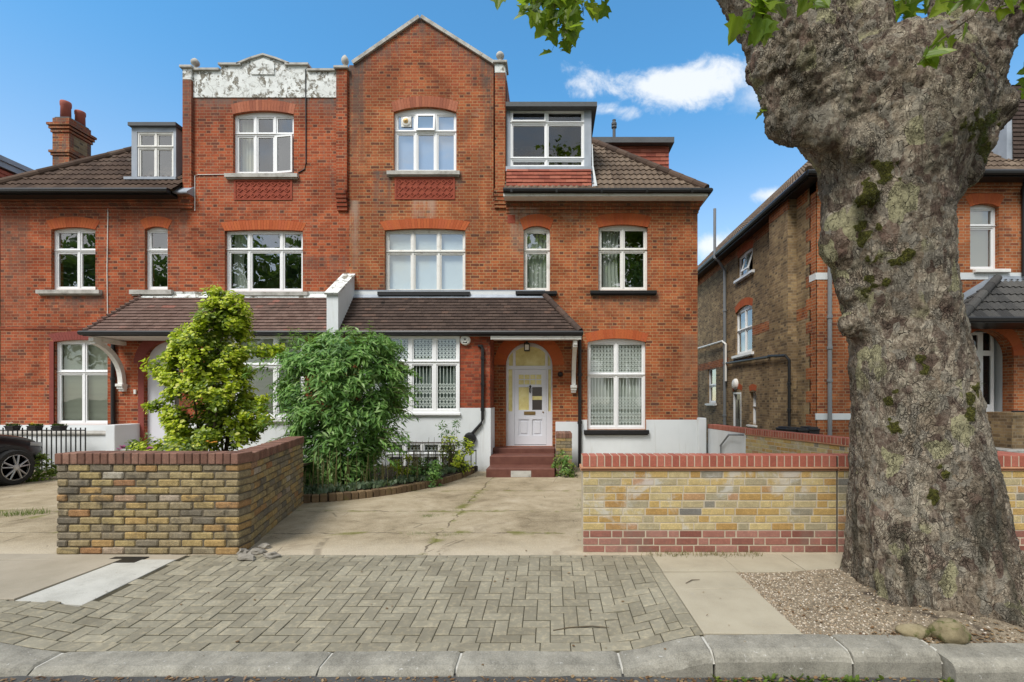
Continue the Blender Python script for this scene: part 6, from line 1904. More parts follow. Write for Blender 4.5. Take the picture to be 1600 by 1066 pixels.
def shrub(name, label, cat, base, Yc, prof, nclump, nleaf, size, tmpl, mats, group=None, clump_r=.17, depth=.85, droop=0.0, out_bias=.72, stems=14, stem_r=.012, extra=()):
    """prof: rows of (photo row, centre, half width) giving the outline at distance Yc"""
    s = Yc / F
    t = thing(name, label, cat, base, group)
    b = MB(); st = MB()
    wsum = [(p[2]) for p in prof]
    k0, k1 = prof[0][0], prof[-1][0]
    cl = []
    tries = 0
    while len(cl) < nclump and tries < nclump * 30:
        tries += 1
        py = rng.uniform(k0, k1)
        _, cx, hw = interp(prof, py)
        if rng.random() > hw / max(wsum): continue
        th = rng.random() * 6.283
        rr = out_bias + (1 - out_bias) * rng.random() if rng.random() < .78 else rng.random() * out_bias
        edge = min(1.0, (py - k0) * s / .25 + .3)
        x = (cx - VX) * s + hw * s * rr * math.cos(th) * .92
        y = Yc + hw * s * depth * rr * math.sin(th)
        cl.append((Vector((x, y, CZ + (VY - py) * s)), Vector((math.cos(th), math.sin(th), .35)), rr))
    for (ex, ey) in extra: cl.append((Vector((XP(ex, Yc), Yc - .1, ZP(ey, Yc))), Vector(((ex - prof[len(prof) // 2][1]) / 60, -.3, .3)), .9))
    per = max(1, nleaf // len(cl))
    for c, od, rr in cl:
        cr = clump_r * rng.uniform(.65, 1.25)
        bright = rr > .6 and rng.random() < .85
        for i in range(per):
            o = rv(cr); o.z *= .8
            p = c + o
            up = o.normalized() * .45 + od * .5 + Vector((0, -.15, .65)) + rv(.55)     # blades face out of the plant and up to the light
            d = rv() + Vector((0, 0, .2 - droop * 1.5)) + od * .35
            d = d - up * (d.dot(up) / up.length_squared) * .85
            if d.length < .05: d = Vector((1, 0, .1))
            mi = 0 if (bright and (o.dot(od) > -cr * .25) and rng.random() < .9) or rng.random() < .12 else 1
            b_items = [(p, d, up, size * rng.uniform(.45, 1.3), mi)]
            leaves(b, b_items, tmpl)
    bx, by, bz = base
    for i in range(stems):
        c = rng.choice(cl)[0]
        p0 = Vector((bx + rng.uniform(-.25, .25), by + rng.uniform(-.2, .2), bz))
        mid = p0.lerp(c, .5) + Vector((rng.uniform(-.1, .1), rng.uniform(-.1, .1), .15))
        st.tube([p0, mid, c], [stem_r * 1.5, stem_r, stem_r * .4], 6)
    b.add(st.v, st.f, 2)
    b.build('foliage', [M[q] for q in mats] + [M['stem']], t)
    return t


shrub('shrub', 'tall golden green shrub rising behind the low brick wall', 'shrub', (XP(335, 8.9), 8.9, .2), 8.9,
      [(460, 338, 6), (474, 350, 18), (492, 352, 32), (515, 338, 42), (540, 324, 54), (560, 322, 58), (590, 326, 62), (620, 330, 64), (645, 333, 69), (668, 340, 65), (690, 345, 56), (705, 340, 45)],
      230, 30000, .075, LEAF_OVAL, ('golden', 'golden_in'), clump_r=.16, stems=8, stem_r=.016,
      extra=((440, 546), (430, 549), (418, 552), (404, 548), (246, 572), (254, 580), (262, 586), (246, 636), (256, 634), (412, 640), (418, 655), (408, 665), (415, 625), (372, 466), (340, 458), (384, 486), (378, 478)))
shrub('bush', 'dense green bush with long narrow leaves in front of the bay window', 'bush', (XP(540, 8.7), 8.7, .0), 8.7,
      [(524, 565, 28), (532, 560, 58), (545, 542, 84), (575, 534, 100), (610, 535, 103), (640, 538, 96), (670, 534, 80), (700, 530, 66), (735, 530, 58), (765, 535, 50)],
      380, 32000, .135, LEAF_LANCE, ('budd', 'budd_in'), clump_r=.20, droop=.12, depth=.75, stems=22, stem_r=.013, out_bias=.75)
# shoots rising out of the top of the bush
tb = bpy.data.objects['bush']
b = MB(); st = MB()
for i in range(46):
    px_ = rng.uniform(442, 632); py0 = 560; h = rng.uniform(.18, .42) + (.10 if px_ < 480 or 560 < px_ < 600 else 0)
    p = Vector((XP(px_, 8.6), rng.uniform(8.2, 9.0), ZP(548 if px_ < 610 else 590, 8.7)))
    lean = Vector((rng.uniform(-.35, .35), rng.uniform(-.3, .1), 1)).normalized()
    pts_ = [p + lean * h * t + Vector((lean.x * .3 * t * t * h, -.15 * t * t * h, -.12 * t * t * h)) for t in (0, .25, .5, .75, 1)]
    st.tube(pts_, [.006, .005, .004, .003, .002], 4)
    for t in range(11):
        q = pts_[0].lerp(pts_[-1], t / 10)
        for k in range(2):
            a = rng.random() * 6.28
            leaves(b, [(q, Vector((math.cos(a), math.sin(a), .25)), Vector((0, 0, 1)), .13 * (1.1 - .5 * t / 10), 0)], LEAF_LANCE)
for i in range(60):                            # arching side shoots
    sd_ = rng.choice((-1, 1)); py_ = rng.uniform(560, 720)
    _, cx, hw = interp([(520, 500, 46), (545, 535, 98), (610, 535, 103), (670, 536, 84), (735, 535, 62)], py_)
    p = Vector((XP(cx + sd_ * hw * .85, 8.6), 8.6 + rng.uniform(-.6, .4), ZP(py_, 8.6)))
    pts_ = [p + Vector((sd_ * .32 * t, -.1 * t, .05 * t - .22 * t * t)) for t in (0, .33, .66, 1)]
    st.tube(pts_, [.005, .004, .003, .002], 4)
    for t in range(8):
        q = pts_[0].lerp(pts_[-1], t / 7)
        for k in range(2):
            leaves(b, [(q, Vector((sd_ * .5, rng.uniform(-.8, .8), rng.uniform(-.6, .3))), Vector((0, -.2, 1)), .13, 0)], LEAF_LANCE)
b.add(st.v, st.f, 2); b.build('shoots', [M['budd'], M['budd_in'], M['stem']], tb)
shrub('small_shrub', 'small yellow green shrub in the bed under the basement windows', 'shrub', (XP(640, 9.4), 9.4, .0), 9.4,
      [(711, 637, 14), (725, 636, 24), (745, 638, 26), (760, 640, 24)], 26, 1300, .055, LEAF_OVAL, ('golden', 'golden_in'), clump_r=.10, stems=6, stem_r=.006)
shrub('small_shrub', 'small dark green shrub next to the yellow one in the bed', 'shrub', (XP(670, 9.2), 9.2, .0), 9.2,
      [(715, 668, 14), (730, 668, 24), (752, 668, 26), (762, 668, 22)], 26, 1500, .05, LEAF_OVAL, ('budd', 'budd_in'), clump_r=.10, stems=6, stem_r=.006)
shrub('climber', 'leggy climbing plant on sticks beside the black drainpipe', 'plant', (XP(712, 10.3), 10.3, .0), 10.3,
      [(684, 700, 14), (694, 712, 26), (710, 715, 24), (725, 718, 18), (745, 712, 14)], 34, 1300, .055, LEAF_OVAL, ('golden', 'weed'), clump_r=.12, stems=16, stem_r=.010)
shrub('tall_weed', 'thin dark weed standing against the white bay wall', 'weed', (XP(705, 10.6), 10.6, .0), 10.6,
      [(655, 702, 9), (668, 700, 18), (682, 700, 14)], 14, 130, .11, LEAF_LANCE, ('budd_in', 'budd_in'), clump_r=.11, stems=8, stem_r=.004)
shrub('ivy', 'small green plant at the foot of the brick pier by the steps', 'plant', (.36, 10.45, GZ), 10.45,
      [(708, 882, 6), (722, 880, 15), (738, 882, 18), (750, 882, 18)], 26, 1300, .05, LEAF_OVAL, ('weed', 'budd'), clump_r=.09, stems=5, stem_r=.004)
shrub('low_plant', 'low flowering plants along the top of the left brick wall', 'plants', (XP(255, 6.2), 6.2, .5), 6.2,
      [(686, 262, 30), (692, 262, 60), (700, 258, 62), (708, 258, 60)], 44, 1600, .045, LEAF_OVAL, ('weed', 'golden'), clump_r=.09, depth=.35, stems=4, stem_r=.004)
shrub('border_plant', 'greenery by the railing, next to the wheel of the black car', 'plant', (XP(62, 9.9), 9.9, -.1), 9.9,
      [(708, 60, 12), (722, 60, 16), (745, 64, 22), (758, 62, 22)], 26, 900, .06, LEAF_OVAL, ('weed', 'golden_in'), clump_r=.10, stems=5, stem_r=.004)
def blades(name, label, spots, mat, n, h, spread, kind='stuff', tmpl=BLADE, cat=None):
    b = MB()
    for (x, y, z) in spots:
        for i in range(n):
            p = Vector((x + rng.gauss(0, spread), y + rng.gauss(0, spread), z))
            leaves(b, [(p, Vector((rng.uniform(-.6, .6), rng.uniform(-.6, .6), 1)), rv(), h * rng.uniform(.5, 1.2), 0)], tmpl)
    return tag(b.build(name, M[mat]), label, cat or name.replace('_', ' '), kind=kind)
gp = [(XP(p, 4.70), 4.70 + rng.uniform(-.03, .04), 0.0) for p in (1015, 1030, 1045, 1052, 1066, 1075, 1088, 1100, 1112, 1120, 1128, 1140, 1155, 1168, 1178, 1185)]
blades('grass_tufts', 'short dry grass growing along the foot of the right brick wall', gp, 'drygrass', 26, .05, .028, cat='grass')
ds = []
for (pa, pb, y0_, y1_, k) in ((690, 728, 842, 838, 14), (712, 745, 800, 770, 16), (660, 690, 808, 806, 8), (640, 665, 838, 838, 8), (905, 908, 800, 775, 10)):
    for i in range(k):
        t = rng.random(); px_, py_ = pa + (pb - pa) * t, y0_ + (y1_ - y0_) * t
        Y = F * 1.55 / (py_ - VY); ds.append((XP(px_, Y), Y, gz(Y) - .005))
blades('moss_tufts', 'yellow green moss and grass in the cracks of the driveway', ds, 'weed', 36, .028, .05, cat='moss')
blades('weeds', 'weeds growing in the left drive beside the brick wall', [(XP(p, 6.6), 6.6 + rng.uniform(-.25, .25), gz(6.6)) for p in (22, 30, 40, 48, 55, 62, 35, 70)], 'weed', 40, .07, .06, cat='weeds')
gw = [(x, 2.845 - rng.random() * .05, -.145) for x in [XP(p, 2.85) for p in (1130, 1160, 1185, 1200, 1210, 1240, 1262, 1285, 1300, 1330, 1360, 1430, 1470, 1120, 1255, 1315)]]
b = MB()
for (x, y, z) in gw:
    for i in range(9): leaves(b, [(Vector((x + rng.gauss(0, .035), y + rng.gauss(0, .015), z)), Vector((rng.uniform(-1, 1), rng.uniform(-1, .2), .5)), Vector((0, 0, 1)), rng.uniform(.018, .045), 0)], LEAF_OVAL)
tag(b.build('gutter_weeds', M['weed']), 'small green weeds growing in the gutter below the kerb', 'weeds', kind='stuff')
b = MB()
for i in range(900):
    x = rng.uniform(-3.6, 3.4); y = 2.855 - abs(rng.gauss(0, .06)); z = -.142
    leaves(b, [(Vector((x, y, z)), Vector((rng.uniform(-1, 1), rng.uniform(-1, 1), .08)), Vector((0, 0, 1)), rng.uniform(.012, .035), 0)], LEAF_LANCE if i % 2 else LEAF_OVAL)
for i in range(160):
    x = rng.uniform(-4, 4); y = rng.uniform(2.9, 6.5)
    z = (pz(x, y) if y < 4.72 else gz(y)) + .006
    if y > 4.7 and (x > .3 or x < -3): continue
    leaves(b, [(Vector((x, y, z)), Vector((rng.uniform(-1, 1), rng.uniform(-1, 1), .08)), Vector((0, 0, 1)), rng.uniform(.012, .03), 0)], LEAF_LANCE if i % 3 else LEAF_OVAL)
for i in range(700):
    x, y = rng.uniform(1.7, 3.8), rng.uniform(2.95, 3.12) if i % 3 else rng.uniform(2.98, 4.1)
    leaves(b, [(Vector((x, y, pit_z(x, y) + .006)), Vector((rng.uniform(-1, 1), rng.uniform(-1, 1), .1)), Vector((0, 0, 1)), rng.uniform(.012, .03), 0)], LEAF_OVAL)
tag(b.build('leaf_litter', M['litter']), 'brown leaf litter and scraps gathered along the kerb', 'leaf litter', kind='stuff')
bs = [(rng.uniform(-4.3, -2.3), 0, 0) for i in range(60)]
sp_ = []
for i in range(95):
    p = cv_[rng.randrange(20, len(cv_) - 30)]
    sp_.append((p.x + rng.uniform(-.15, .0) - .05, p.y + rng.uniform(.08, .55), .05))
blades('ground_cover', 'grey green ground cover spilling along the curved brick edging', sp_, 'greyleaf', 22, .09, .07, tmpl=LEAF_OVAL, cat='ground cover')
b = MB()
for i in range(110):
    p = cv_[rng.randrange(25, len(cv_) - 40)]
    x, y = p.x + rng.uniform(-.25, -.02), p.y + rng.uniform(.15, .7)
    b.tube([(x, y, .0), (x + rng.uniform(-.06, .06), y + rng.uniform(-.05, .05), rng.uniform(.35, .8))], [.006, .003], 4)
tag(b.build('dry_stalks', M['drygrass']), 'dry upright stalks at the foot of the green bush', 'stalks', kind='stuff')

# flowers
def flower(name, label, pos, mat, n, r, group=None, cat='flower'):
    b = MB()
    for i in range(n):
        c = Vector(pos) + Vector((rng.gauss(0, r), rng.gauss(0, r * .5), rng.gauss(0, r * .4)))
        for k in range(6):
            a = k * 1.047 + rng.random()
            leaves(b, [(c, Vector((math.cos(a), math.sin(a) - .3, .5)), Vector((0, -.3, 1)), .032, 0)], LEAF_OVAL)
    tag(b.build(name, M[mat]), label, cat, group)
flower('flower', 'magenta flowers in the bed, left one on top of the brick wall', (XP(191, 5.2), 5.2, ZP(701, 5.2)), 'petal_p', 4, .02)
flower('flower', 'pink flower at the wall top, nearer to the golden shrub', (XP(236, 5.2), 5.2, ZP(702, 5.2)), 'petal_p', 3, .015)
flower('flower', 'orange flowers where the brick return wall starts, under the golden shrub', (XP(333, 6.6), 6.6, ZP(692, 6.6)), 'petal_o', 4, .035)
for i, (px_, mat, lab) in enumerate(((20, 'petal_w', 'black flower pot with white flowers, above the car on the railing'), (55, 'petal_y', 'black flower pot with yellow flowers, middle pot on the railing'), (93, 'leaf_pot', 'black flower pot without blooms, rightmost pot on the railing'))):
    x, y, z = XP(px_, 10.9), 10.9, ZP(672, 10.9)
    t = thing('flower_pot', lab, 'flower pot', (x, y, z), 'flower pots along the black railing')
    b = MB(); w_ = .10
    b.add([(x - w_ * .8, y - .07, z - .02), (x + w_ * .8, y - .07, z - .02), (x + w_ * .8, y + .07, z - .02), (x - w_ * .8, y + .07, z - .02), (x - w_, y - .09, z + .09), (x + w_, y - .09, z + .09), (x + w_, y + .09, z + .09), (x - w_, y + .09, z + .09)], [(0, 3, 2, 1), (0, 1, 5, 4), (1, 2, 6, 5), (2, 3, 7, 6), (3, 0, 4, 7)])
    b.box(x - w_ - .01, x + w_ + .01, y - .10, y + .10, z + .08, z + .10, c=.004); b.build('pot', M['carplastic'], t)
    b = MB()
    for k in range(70): leaves(b, [(Vector((x + rng.uniform(-.09, .09), y + rng.uniform(-.07, .07), z + .09)), Vector((rng.uniform(-.7, .7), rng.uniform(-.7, .7), 1)), rv(), .06, 0)], LEAF_OVAL)
    b.build('foliage', M['leaf_pot'], t)
    if mat != 'leaf_pot':
        b = MB()
        for k in range(7):
            c = Vector((x + rng.uniform(-.07, .07), y - .05 + rng.uniform(-.04, .03), z + .14 + rng.uniform(-.02, .03)))
            for q in range(5): leaves(b, [(c, Vector((math.cos(q * 1.26), math.sin(q * 1.26) - .4, .4)), Vector((0, -.3, 1)), .026, 0)], LEAF_OVAL)
        b.build('bloom', M[mat], t)

# loose stones
M['rubble'] = mottled('concrete_rubble', [(0.3, (0.16, 0.145, 0.12)), (0.7, (0.30, 0.275, 0.235))], 9, .95, .5, 60)
M['boulder'] = mottled('mossy_boulder', [(0.3, (0.13, 0.105, 0.06)), (0.55, (0.24, 0.20, 0.12)), (0.8, (0.33, 0.28, 0.18))], 7, .95, .6, 45, spots=((0.085, 0.09, 0.03), 8, .56, .66))
def stone(name, label, c, sx_, sy_, sz_, mat, seed, group=None, cat='stone', sub=3, amp=.22):
    bm = bmesh.new(); bmesh.ops.create_icosphere(bm, subdivisions=sub, radius=1)
    for v in bm.verts:
        n_ = noise.noise(v.co * 1.3 + Vector((seed * 3.1, 0, 0))) * amp + noise.noise(v.co * 3.2 + Vector((0, seed, 0))) * amp * .4
        v.co *= 1 + n_
        v.co = Vector((v.co.x * sx_, v.co.y * sy_, v.co.z * sz_)) + Vector(c)
    me = bpy.data.meshes.new(name); bm.to_mesh(me); bm.free(); me.materials.append(M[mat])
    me.polygons.foreach_set('use_smooth', [sub > 2] * len(me.polygons))
    o = bpy.data.objects.new(name, me); link(o); return tag(o, label, cat, group)
G5 = 'broken concrete lumps by the brick wall corner'
for i, (px_, py_, a, lab) in enumerate(((385, 862, .085, 'flat concrete lump lying frontmost at the wall corner'), (378, 853, .06, 'pale concrete lump leaning on the wall corner'), (402, 853, .075, 'grey concrete lump lying in the middle of the heap'), (424, 860, .075, 'concrete lump furthest from the wall, beside the drive'), (412, 846, .06, 'small concrete lump at the back of the heap'))):
    Y = F * 1.50 / (py_ - VY + 8)
    stone('rubble', lab, (XP(px_, Y), Y, .02), a, a * .7, .03, 'rubble', i + 1, G5, 'rubble', 2, .75)
stone('boulder', 'mossy boulder at the foot of the big tree, beside the kerb', (XP(1484, 3.06), 3.06, .035), .12, .09, .075, 'boulder', 4, cat='boulder')
stone('boulder', 'small yellowish stone between the tree root and kerb', (XP(1425, 3.10), 3.10, .015), .11, .06, .045, 'boulder', 8, cat='boulder')
for i, (pts_, lab) in enumerate(((((1.13, 3.95), (1.20, 4.02), (1.27, 4.03)), 'thin twig lying on the buff paving slab'), (((.02, 3.36), (.14, 3.40), (.30, 3.42), (.42, 3.40)), 'long reddish twig lying on the block paving'))):
    b = MB(); b.tube([(x, y, pz(x, y) + .008) for x, y in pts_], [.003, .004, .002] if len(pts_) == 3 else [.003, .004, .003, .002], 5)
    tag(b.build('twig', M['stem']), lab, 'twig')

# ------------------------------------------------------------------ the big plane tree
TY = 3.86
TS = F / TY
def tX(px): return (px - VX) / TS
def tZ(py): return CZ + (VY - py) / TS
tree = thing('plane_tree', 'huge plane tree with knobbly flaking bark on the right of the pavement', 'tree', (tX(1455), TY, 0))
def circ(L_, R_, dy=0.0):
    """centre x and radius of the upright cylinder at depth TY+dy whose outline runs from column L_ to column R_"""
    t0, t1 = math.atan((L_ - VX) / F), math.atan((R_ - VX) / F)
    m_, h_ = (t0 + t1) / 2, (t1 - t0) / 2
    return (TY + dy) * math.tan(m_), (TY + dy) / math.cos(m_) * math.sin(h_)
def dZ(py, dy=0.0): return CZ + (VY - py) * (TY + dy) / F
sil = [(1010, 1316, 1690), (985, 1318, 1664), (940, 1320, 1632), (880, 1322, 1602), (800, 1324, 1578), (700, 1332, 1556), (600, 1332, 1530), (540, 1328, 1516), (500, 1320, 1509), (460, 1314, 1503), (400, 1300, 1494), (350, 1290, 1489), (310, 1288, 1494), (280, 1284, 1510), (240, 1278, 1530), (190, 1272, 1545), (140, 1280, 1545), (100, 1300, 1520), (75, 1330, 1490)]
bmj = MB()
NA = 96
rings = []
for (py, L_, R_) in sil:
    cx, a = circ(L_, R_)
    a += .010
    z = tZ(py)
    lob = sm(640, 960, py)
    ring = []
    for k in range(NA):
        t = 2 * math.pi * k / NA
        r = 1 - .02 * lob + lob * (.06 * math.cos(5 * t + .6) - .12 * max(0, math.cos(11 * t + 1.0)) ** 4 - .10 * max(0, math.cos(7 * t + 2.4)) ** 6 + .03) + .025 * math.cos(3 * t + py * .01) + .015 * math.cos(7 * t + py * .02)
        ring.append((cx + a * r * math.cos(t), TY - .03 * lob + a * r * math.sin(t) * (1 + .17 * sm(820, 985, py)), z))
    rings.append(ring)
v = [p for r_ in rings for p in r_]
f = [(i * NA + k, i * NA + (k + 1) % NA, (i + 1) * NA + (k + 1) % NA, (i + 1) * NA + k) for i in range(len(rings) - 1) for k in range(NA)]
f += [tuple(range(NA))[::-1], tuple(range((len(rings) - 1) * NA, len(rings) * NA))]
bmj.add(v, f)
def limb(rows_, n=24):
    pts_, rs = [], []
    for (py, L_, R_, dy) in rows_:
        cx, r = circ(L_, R_, dy); pts_.append((cx, TY + dy, dZ(py, dy))); rs.append(r - .01)
    bmj.tube(pts_, rs, n)
limb([(330, 1300, 1410, .0), (250, 1282, 1420, -.02), (180, 1235, 1395, -.05), (110, 1190, 1345, -.06), (50, 1165, 1300, -.06), (0, 1136, 1262, -.04), (-60, 1100, 1230, .0), (-120, 1060, 1195, .06)])
limb([(250, 1320, 1450, .10), (150, 1306, 1436, .16), (60, 1300, 1402, .22), (0, 1286, 1388, .28), (-120, 1270, 1372, .40)])
limb([(340, 1370, 1488, .0), (260, 1372, 1520, -.03), (190, 1392, 1556, -.05), (120, 1414, 1582, -.05), (55, 1432, 1612, -.03), (0, 1446, 1636, .0), (-60, 1462, 1668, .04), (-120, 1490, 1705, .08)])
def knob(px, py, dy, rp, sx_=1, sz_=1):
    """burl of rp photo pixels radius"""
    cx, r = circ(px - rp, px + rp, dy)
    bm = bmesh.new(); bmesh.ops.create_icosphere(bm, subdivisions=3, radius=1)
    cz = dZ(py, dy); rz = rp * (TY + dy) / F
    vs = [(cx + q.co.x * r * sx_, TY + dy + q.co.y * r, cz + q.co.z * rz * sz_) for q in bm.verts]
    bm.verts.index_update()
    bmj.add(vs, [tuple(q.index for q in fc.verts) for fc in bm.faces]); bm.free()
knob(1232, 186, -.06, 40, 1, 1.1); knob(1222, 150, -.05, 40); knob(1206, 105, -.05, 38); knob(1250, 202, -.16, 28); knob(1288, 205, -.2, 34); knob(1196, 60, -.04, 32)
knob(1318, 368, -.0, 38, 1, 1.5); knob(1334, 508, -.0, 29, 1, .8); knob(1330, 440, -.0, 26, 1, 1.8); knob(1316, 318, .0, 32, 1, 1.4)
knob(1515, 262, -.05, 28, 1, 1.2); knob(1530, 220, -.06, 32); knob(1552, 170, -.05, 38); knob(1488, 296, -.06, 24)
knob(1420, 262, -.34, 26, 1.2, .8); knob(1355, 300, -.30, 22); knob(1445, 165, -.26, 36, 1.1, .8); knob(1340, 225, -.28, 30); knob(1500, 120, -.3, 30)
# roots
for (a, px2, py2, r1, r2) in ((1600, 1655, 965, .14, .09),):
    yend = F * 1.50 / (py2 - VY)
    top_y = TY - .42 if 1380 < a < 1560 else TY - .20
    bmj.tube([(XP(a, top_y), top_y, tZ(850)), (XP((a + px2) / 2, (top_y + yend) / 2 + .06), (top_y + yend) / 2 + .06, .16), (XP(px2, yend), yend + .10, .03), (XP(px2, yend), yend + .03, -.09)], [r1 * .8, r1, (r1 + r2) / 2, r2], 14)
me = bpy.data.meshes.new('trunk_cage'); me.from_pydata(bmj.v, [], bmj.f)
bm = bmesh.new(); bm.from_mesh(me); bmesh.ops.recalc_face_normals(bm, faces=bm.faces); bm.to_mesh(me); bm.free()
tmp = bpy.data.objects.new('trunk_cage', me); COL.objects.link(tmp)
mod = tmp.modifiers.new('r', 'REMESH'); mod.mode = 'VOXEL'; mod.voxel_size = 0.017; mod.use_smooth_shade = True
dg = bpy.context.evaluated_depsgraph_get()
tm = bpy.data.meshes.new_from_object(tmp.evaluated_get(dg))
bpy.data.objects.remove(tmp); bpy.data.meshes.remove(me)
bm = bmesh.new(); bm.from_mesh(tm)
for i in range(18): bmesh.ops.smooth_vert(bm, verts=bm.verts, factor=.5, use_axis_x=True, use_axis_y=True, use_axis_z=True)
bm.normal_update()
MOSS = [(1378, 270, 20), (1362, 295, 17), (1352, 312, 13), (1350, 355, 12), (1345, 378, 9), (1420, 402, 13), (1402, 410, 11), (1366, 398, 11), (1362, 443, 13), (1385, 436, 11), (1350, 462, 8), (1450, 572, 12), (1438, 562, 9), (1392, 621, 11), (1397, 668, 11), (1390, 655, 8), (1513, 620, 11), (1508, 648, 11), (1520, 605, 8), (1468, 725, 10), (1476, 740, 6), (1456, 770, 11), (1460, 788, 7), (1387, 240, 9), (1520, 200, 20), (1545, 185, 15), (1535, 232, 15), (1372, 350, 8)]
mossw, offs = [], []
ridge_n = noise.hetero_terrain
for v in bm.verts:
    c, n_ = v.co, v.normal
    burl = sm(3.3, 4.0, c.z)
    lump = noise.noise(c * 2.1) * .018 + noise.noise(c * 4.7 + Vector((3, 1, 7))) * .011
    q = Vector((c.x * 1.0, c.y * 1.0, c.z * .62))
    w = q + Vector((noise.noise(c * 5), noise.noise(c * 5 + Vector((9, 0, 0))), noise.noise(c * 5 + Vector((0, 9, 0))))) * .10
    d, p1_ = noise.voronoi(w * 10.0)[:2]
    plate = min(1.0, (d[1] - d[0]) * 2.4) * .6 + noise.noise(p1_[0] * 7.3)
    d2, p2 = noise.voronoi(w * 22.0)[:2]
    plate2 = min(1.0, (d2[1] - d2[0]) * 2.2) + noise.noise(p2[0] * 7.3) * 1.2
    rough = noise.fractal(c * 15, 0.7, 2.1, 5)
    fis = noise.noise(Vector((c.x * 7, c.y * 7, c.z * 1.3)) + Vector((noise.noise(c * 4) * .8, 0, 0)))
    fis = max(0, .12 - abs(fis)) / .12 * sm(3.9, 2.6, c.z)
    base = sm(.75, .1, c.z)
    flute = base * abs(noise.noise(Vector((math.atan2(c.y - TY, c.x - tX(1460)) * 3.2, c.z * .5, 4)))) * -.05
    off = lump * (1 + burl * 1.3) + plate * .008 + plate2 * .006 + rough * (.008 + .012 * burl) - .004 - fis * .009 + flute
    mw = 0.0
    if c.y < TY + .1:
        s_ = F / c.y
        ppx, ppy = VX + c.x * s_, VY - (c.z - CZ) * s_
        for (mx, my, mr) in MOSS:
            dd = math.hypot(ppx - mx, ppy - my) / mr
            if dd < 1.6: mw = max(mw, 1.6 - dd)
    mw = min(1, mw - .38 + noise.noise(c * 13) * 1.3 + noise.noise(c * 31) * .7) if mw > 0 else 0
    mossw.append(max(0, mw))
    offs.append(off + (max(0, mw) * .012 if mw > .4 else 0))
for v, o_ in zip(bm.verts, offs): v.co += v.normal * o_
bm.normal_update()
vn = [(v.co.copy(), v.normal.copy()) for v in bm.verts]
bm.to_mesh(tm); bm.free()
at = tm.attributes.new('moss', 'FLOAT', 'POINT'); at.data.foreach_set('value', mossw)
tm.polygons.foreach_set('use_smooth', [True] * len(tm.polygons))
# bark
m_, g = newmat('plane_bark'); M['bark'] = m_
v = g.obj()
vs = g.scl(v, 1, 1, .62)
wv = g.node('ShaderNodeVectorMath', operation='ADD')
g.put(wv.inputs[0], vs)
nz_ = g.node('ShaderNodeTexNoise'); g.put(nz_.inputs['Vector'], v); nz_.inputs['Scale'].default_value = 5; nz_.inputs['Detail'].default_value = 5
g.put(wv.inputs[1], g.scl(nz_.outputs[1], .16, .16, .16))
w = wv.outputs[0]
n_big = g.noise(v, 2.2, 7, .65, .6); n_mid = g.noise(v, 11, 7, .7, .4); n_fine = g.noise(v, 70, 5, .7)
n_flk = g.noise(g.scl(v, 1, 1, .7), 30, 6, .75, .3)
f = g.m('ADD', g.m('MULTIPLY', n_big, .34), g.m('ADD', g.m('MULTIPLY', n_mid, .34), g.m('ADD', g.m('MULTIPLY', n_flk, .34), g.m('MULTIPLY', n_fine, .10))))
c = g.ramp(f, [(0.43, (0.031, 0.023, 0.016)), (0.49, (0.110, 0.086, 0.062)), (0.545, (0.235, 0.192, 0.145)), (0.61, (0.44, 0.385, 0.30))])
cell = g.node('ShaderNodeTexVoronoi', feature='F1'); g.put(cell.inputs['Vector'], w); cell.inputs['Scale'].default_value = 8.5
cr_ = g.sep(cell.outputs['Color'])[0]
cell2 = g.node('ShaderNodeTexVoronoi', feature='F1'); g.put(cell2.inputs['Vector'], w); cell2.inputs['Scale'].default_value = 17
cr2 = g.sep(cell2.outputs['Color'])[1]
zz_ = g.sep(v)[2]
low = g.step(zz_, 2.8, 1.0)
flk = g.ramp(cr2, [(0.0, (0.0702, 0.0513, 0.0362)), (0.2, (0.1652, 0.1283, 0.0941)), (0.4, (0.2561, 0.2022, 0.1428)), (0.6, (0.2727, 0.2527, 0.1881)), (0.8, (0.1983, 0.1828, 0.1497)), (1.0, (0.38, 0.3189, 0.2299))], 'CONSTANT')
c = g.mix(g.step(g.noise(v, 6.5, 5, .65), .40, .62, 0.0, .62) if False else g.m('MULTIPLY', g.step(g.noise(v, 6.5, 5, .65), .44, .62), .50), c, flk)
c = g.mix(g.m('MULTIPLY', g.m('GREATER_THAN', cr2, .72), .45), c, (0.24, 0.225, 0.19))
c = g.mix(g.m('MULTIPLY', g.m('LESS_THAN', cr2, .16), .5), c, (0.08, 0.045, 0.038))
pal = g.m('MULTIPLY', g.m('GREATER_THAN', cr_, .90), g.step(g.noise(v, 1.6, 4, .6), .40, .50))
c = g.mix(g.m('MULTIPLY', pal, .85), c, (0.34, 0.32, 0.19))
pnk = g.m('MULTIPLY', g.m('LESS_THAN', cr_, .08), g.step(g.noise(v, 2.1, 3, .6), .5, .6))
c = g.mix(g.m('MULTIPLY', pnk, .6), c, (0.20, 0.13, 0.10))
lich = g.step(g.noise(g.scl(v, 1.4, 1.4, .7), 4.2, 4, .6), .66, .70)
c = g.mix(g.m('MULTIPLY', lich, g.m('MULTIPLY', low, .7)), c, (0.24, 0.25, 0.09))
orn = g.m('MULTIPLY', g.step(g.noise(v, 6.1, 3, .6), .69, .73), g.step(zz_, .75, .4))
c = g.mix(g.m('MULTIPLY', orn, .8), c, (0.36, 0.17, 0.03))
e1 = g.vor(w, 22, 'DISTANCE_TO_EDGE'); e2 = g.vor(w, 48, 'DISTANCE_TO_EDGE')
crk = g.m('MAXIMUM', g.m('MULTIPLY', g.step(e1, .085, .0), g.step(n_mid, .47, .6)), g.m('MULTIPLY', g.step(e2, .11, .0), g.step(g.noise(v, 3.1, 5, .65), .45, .6)))
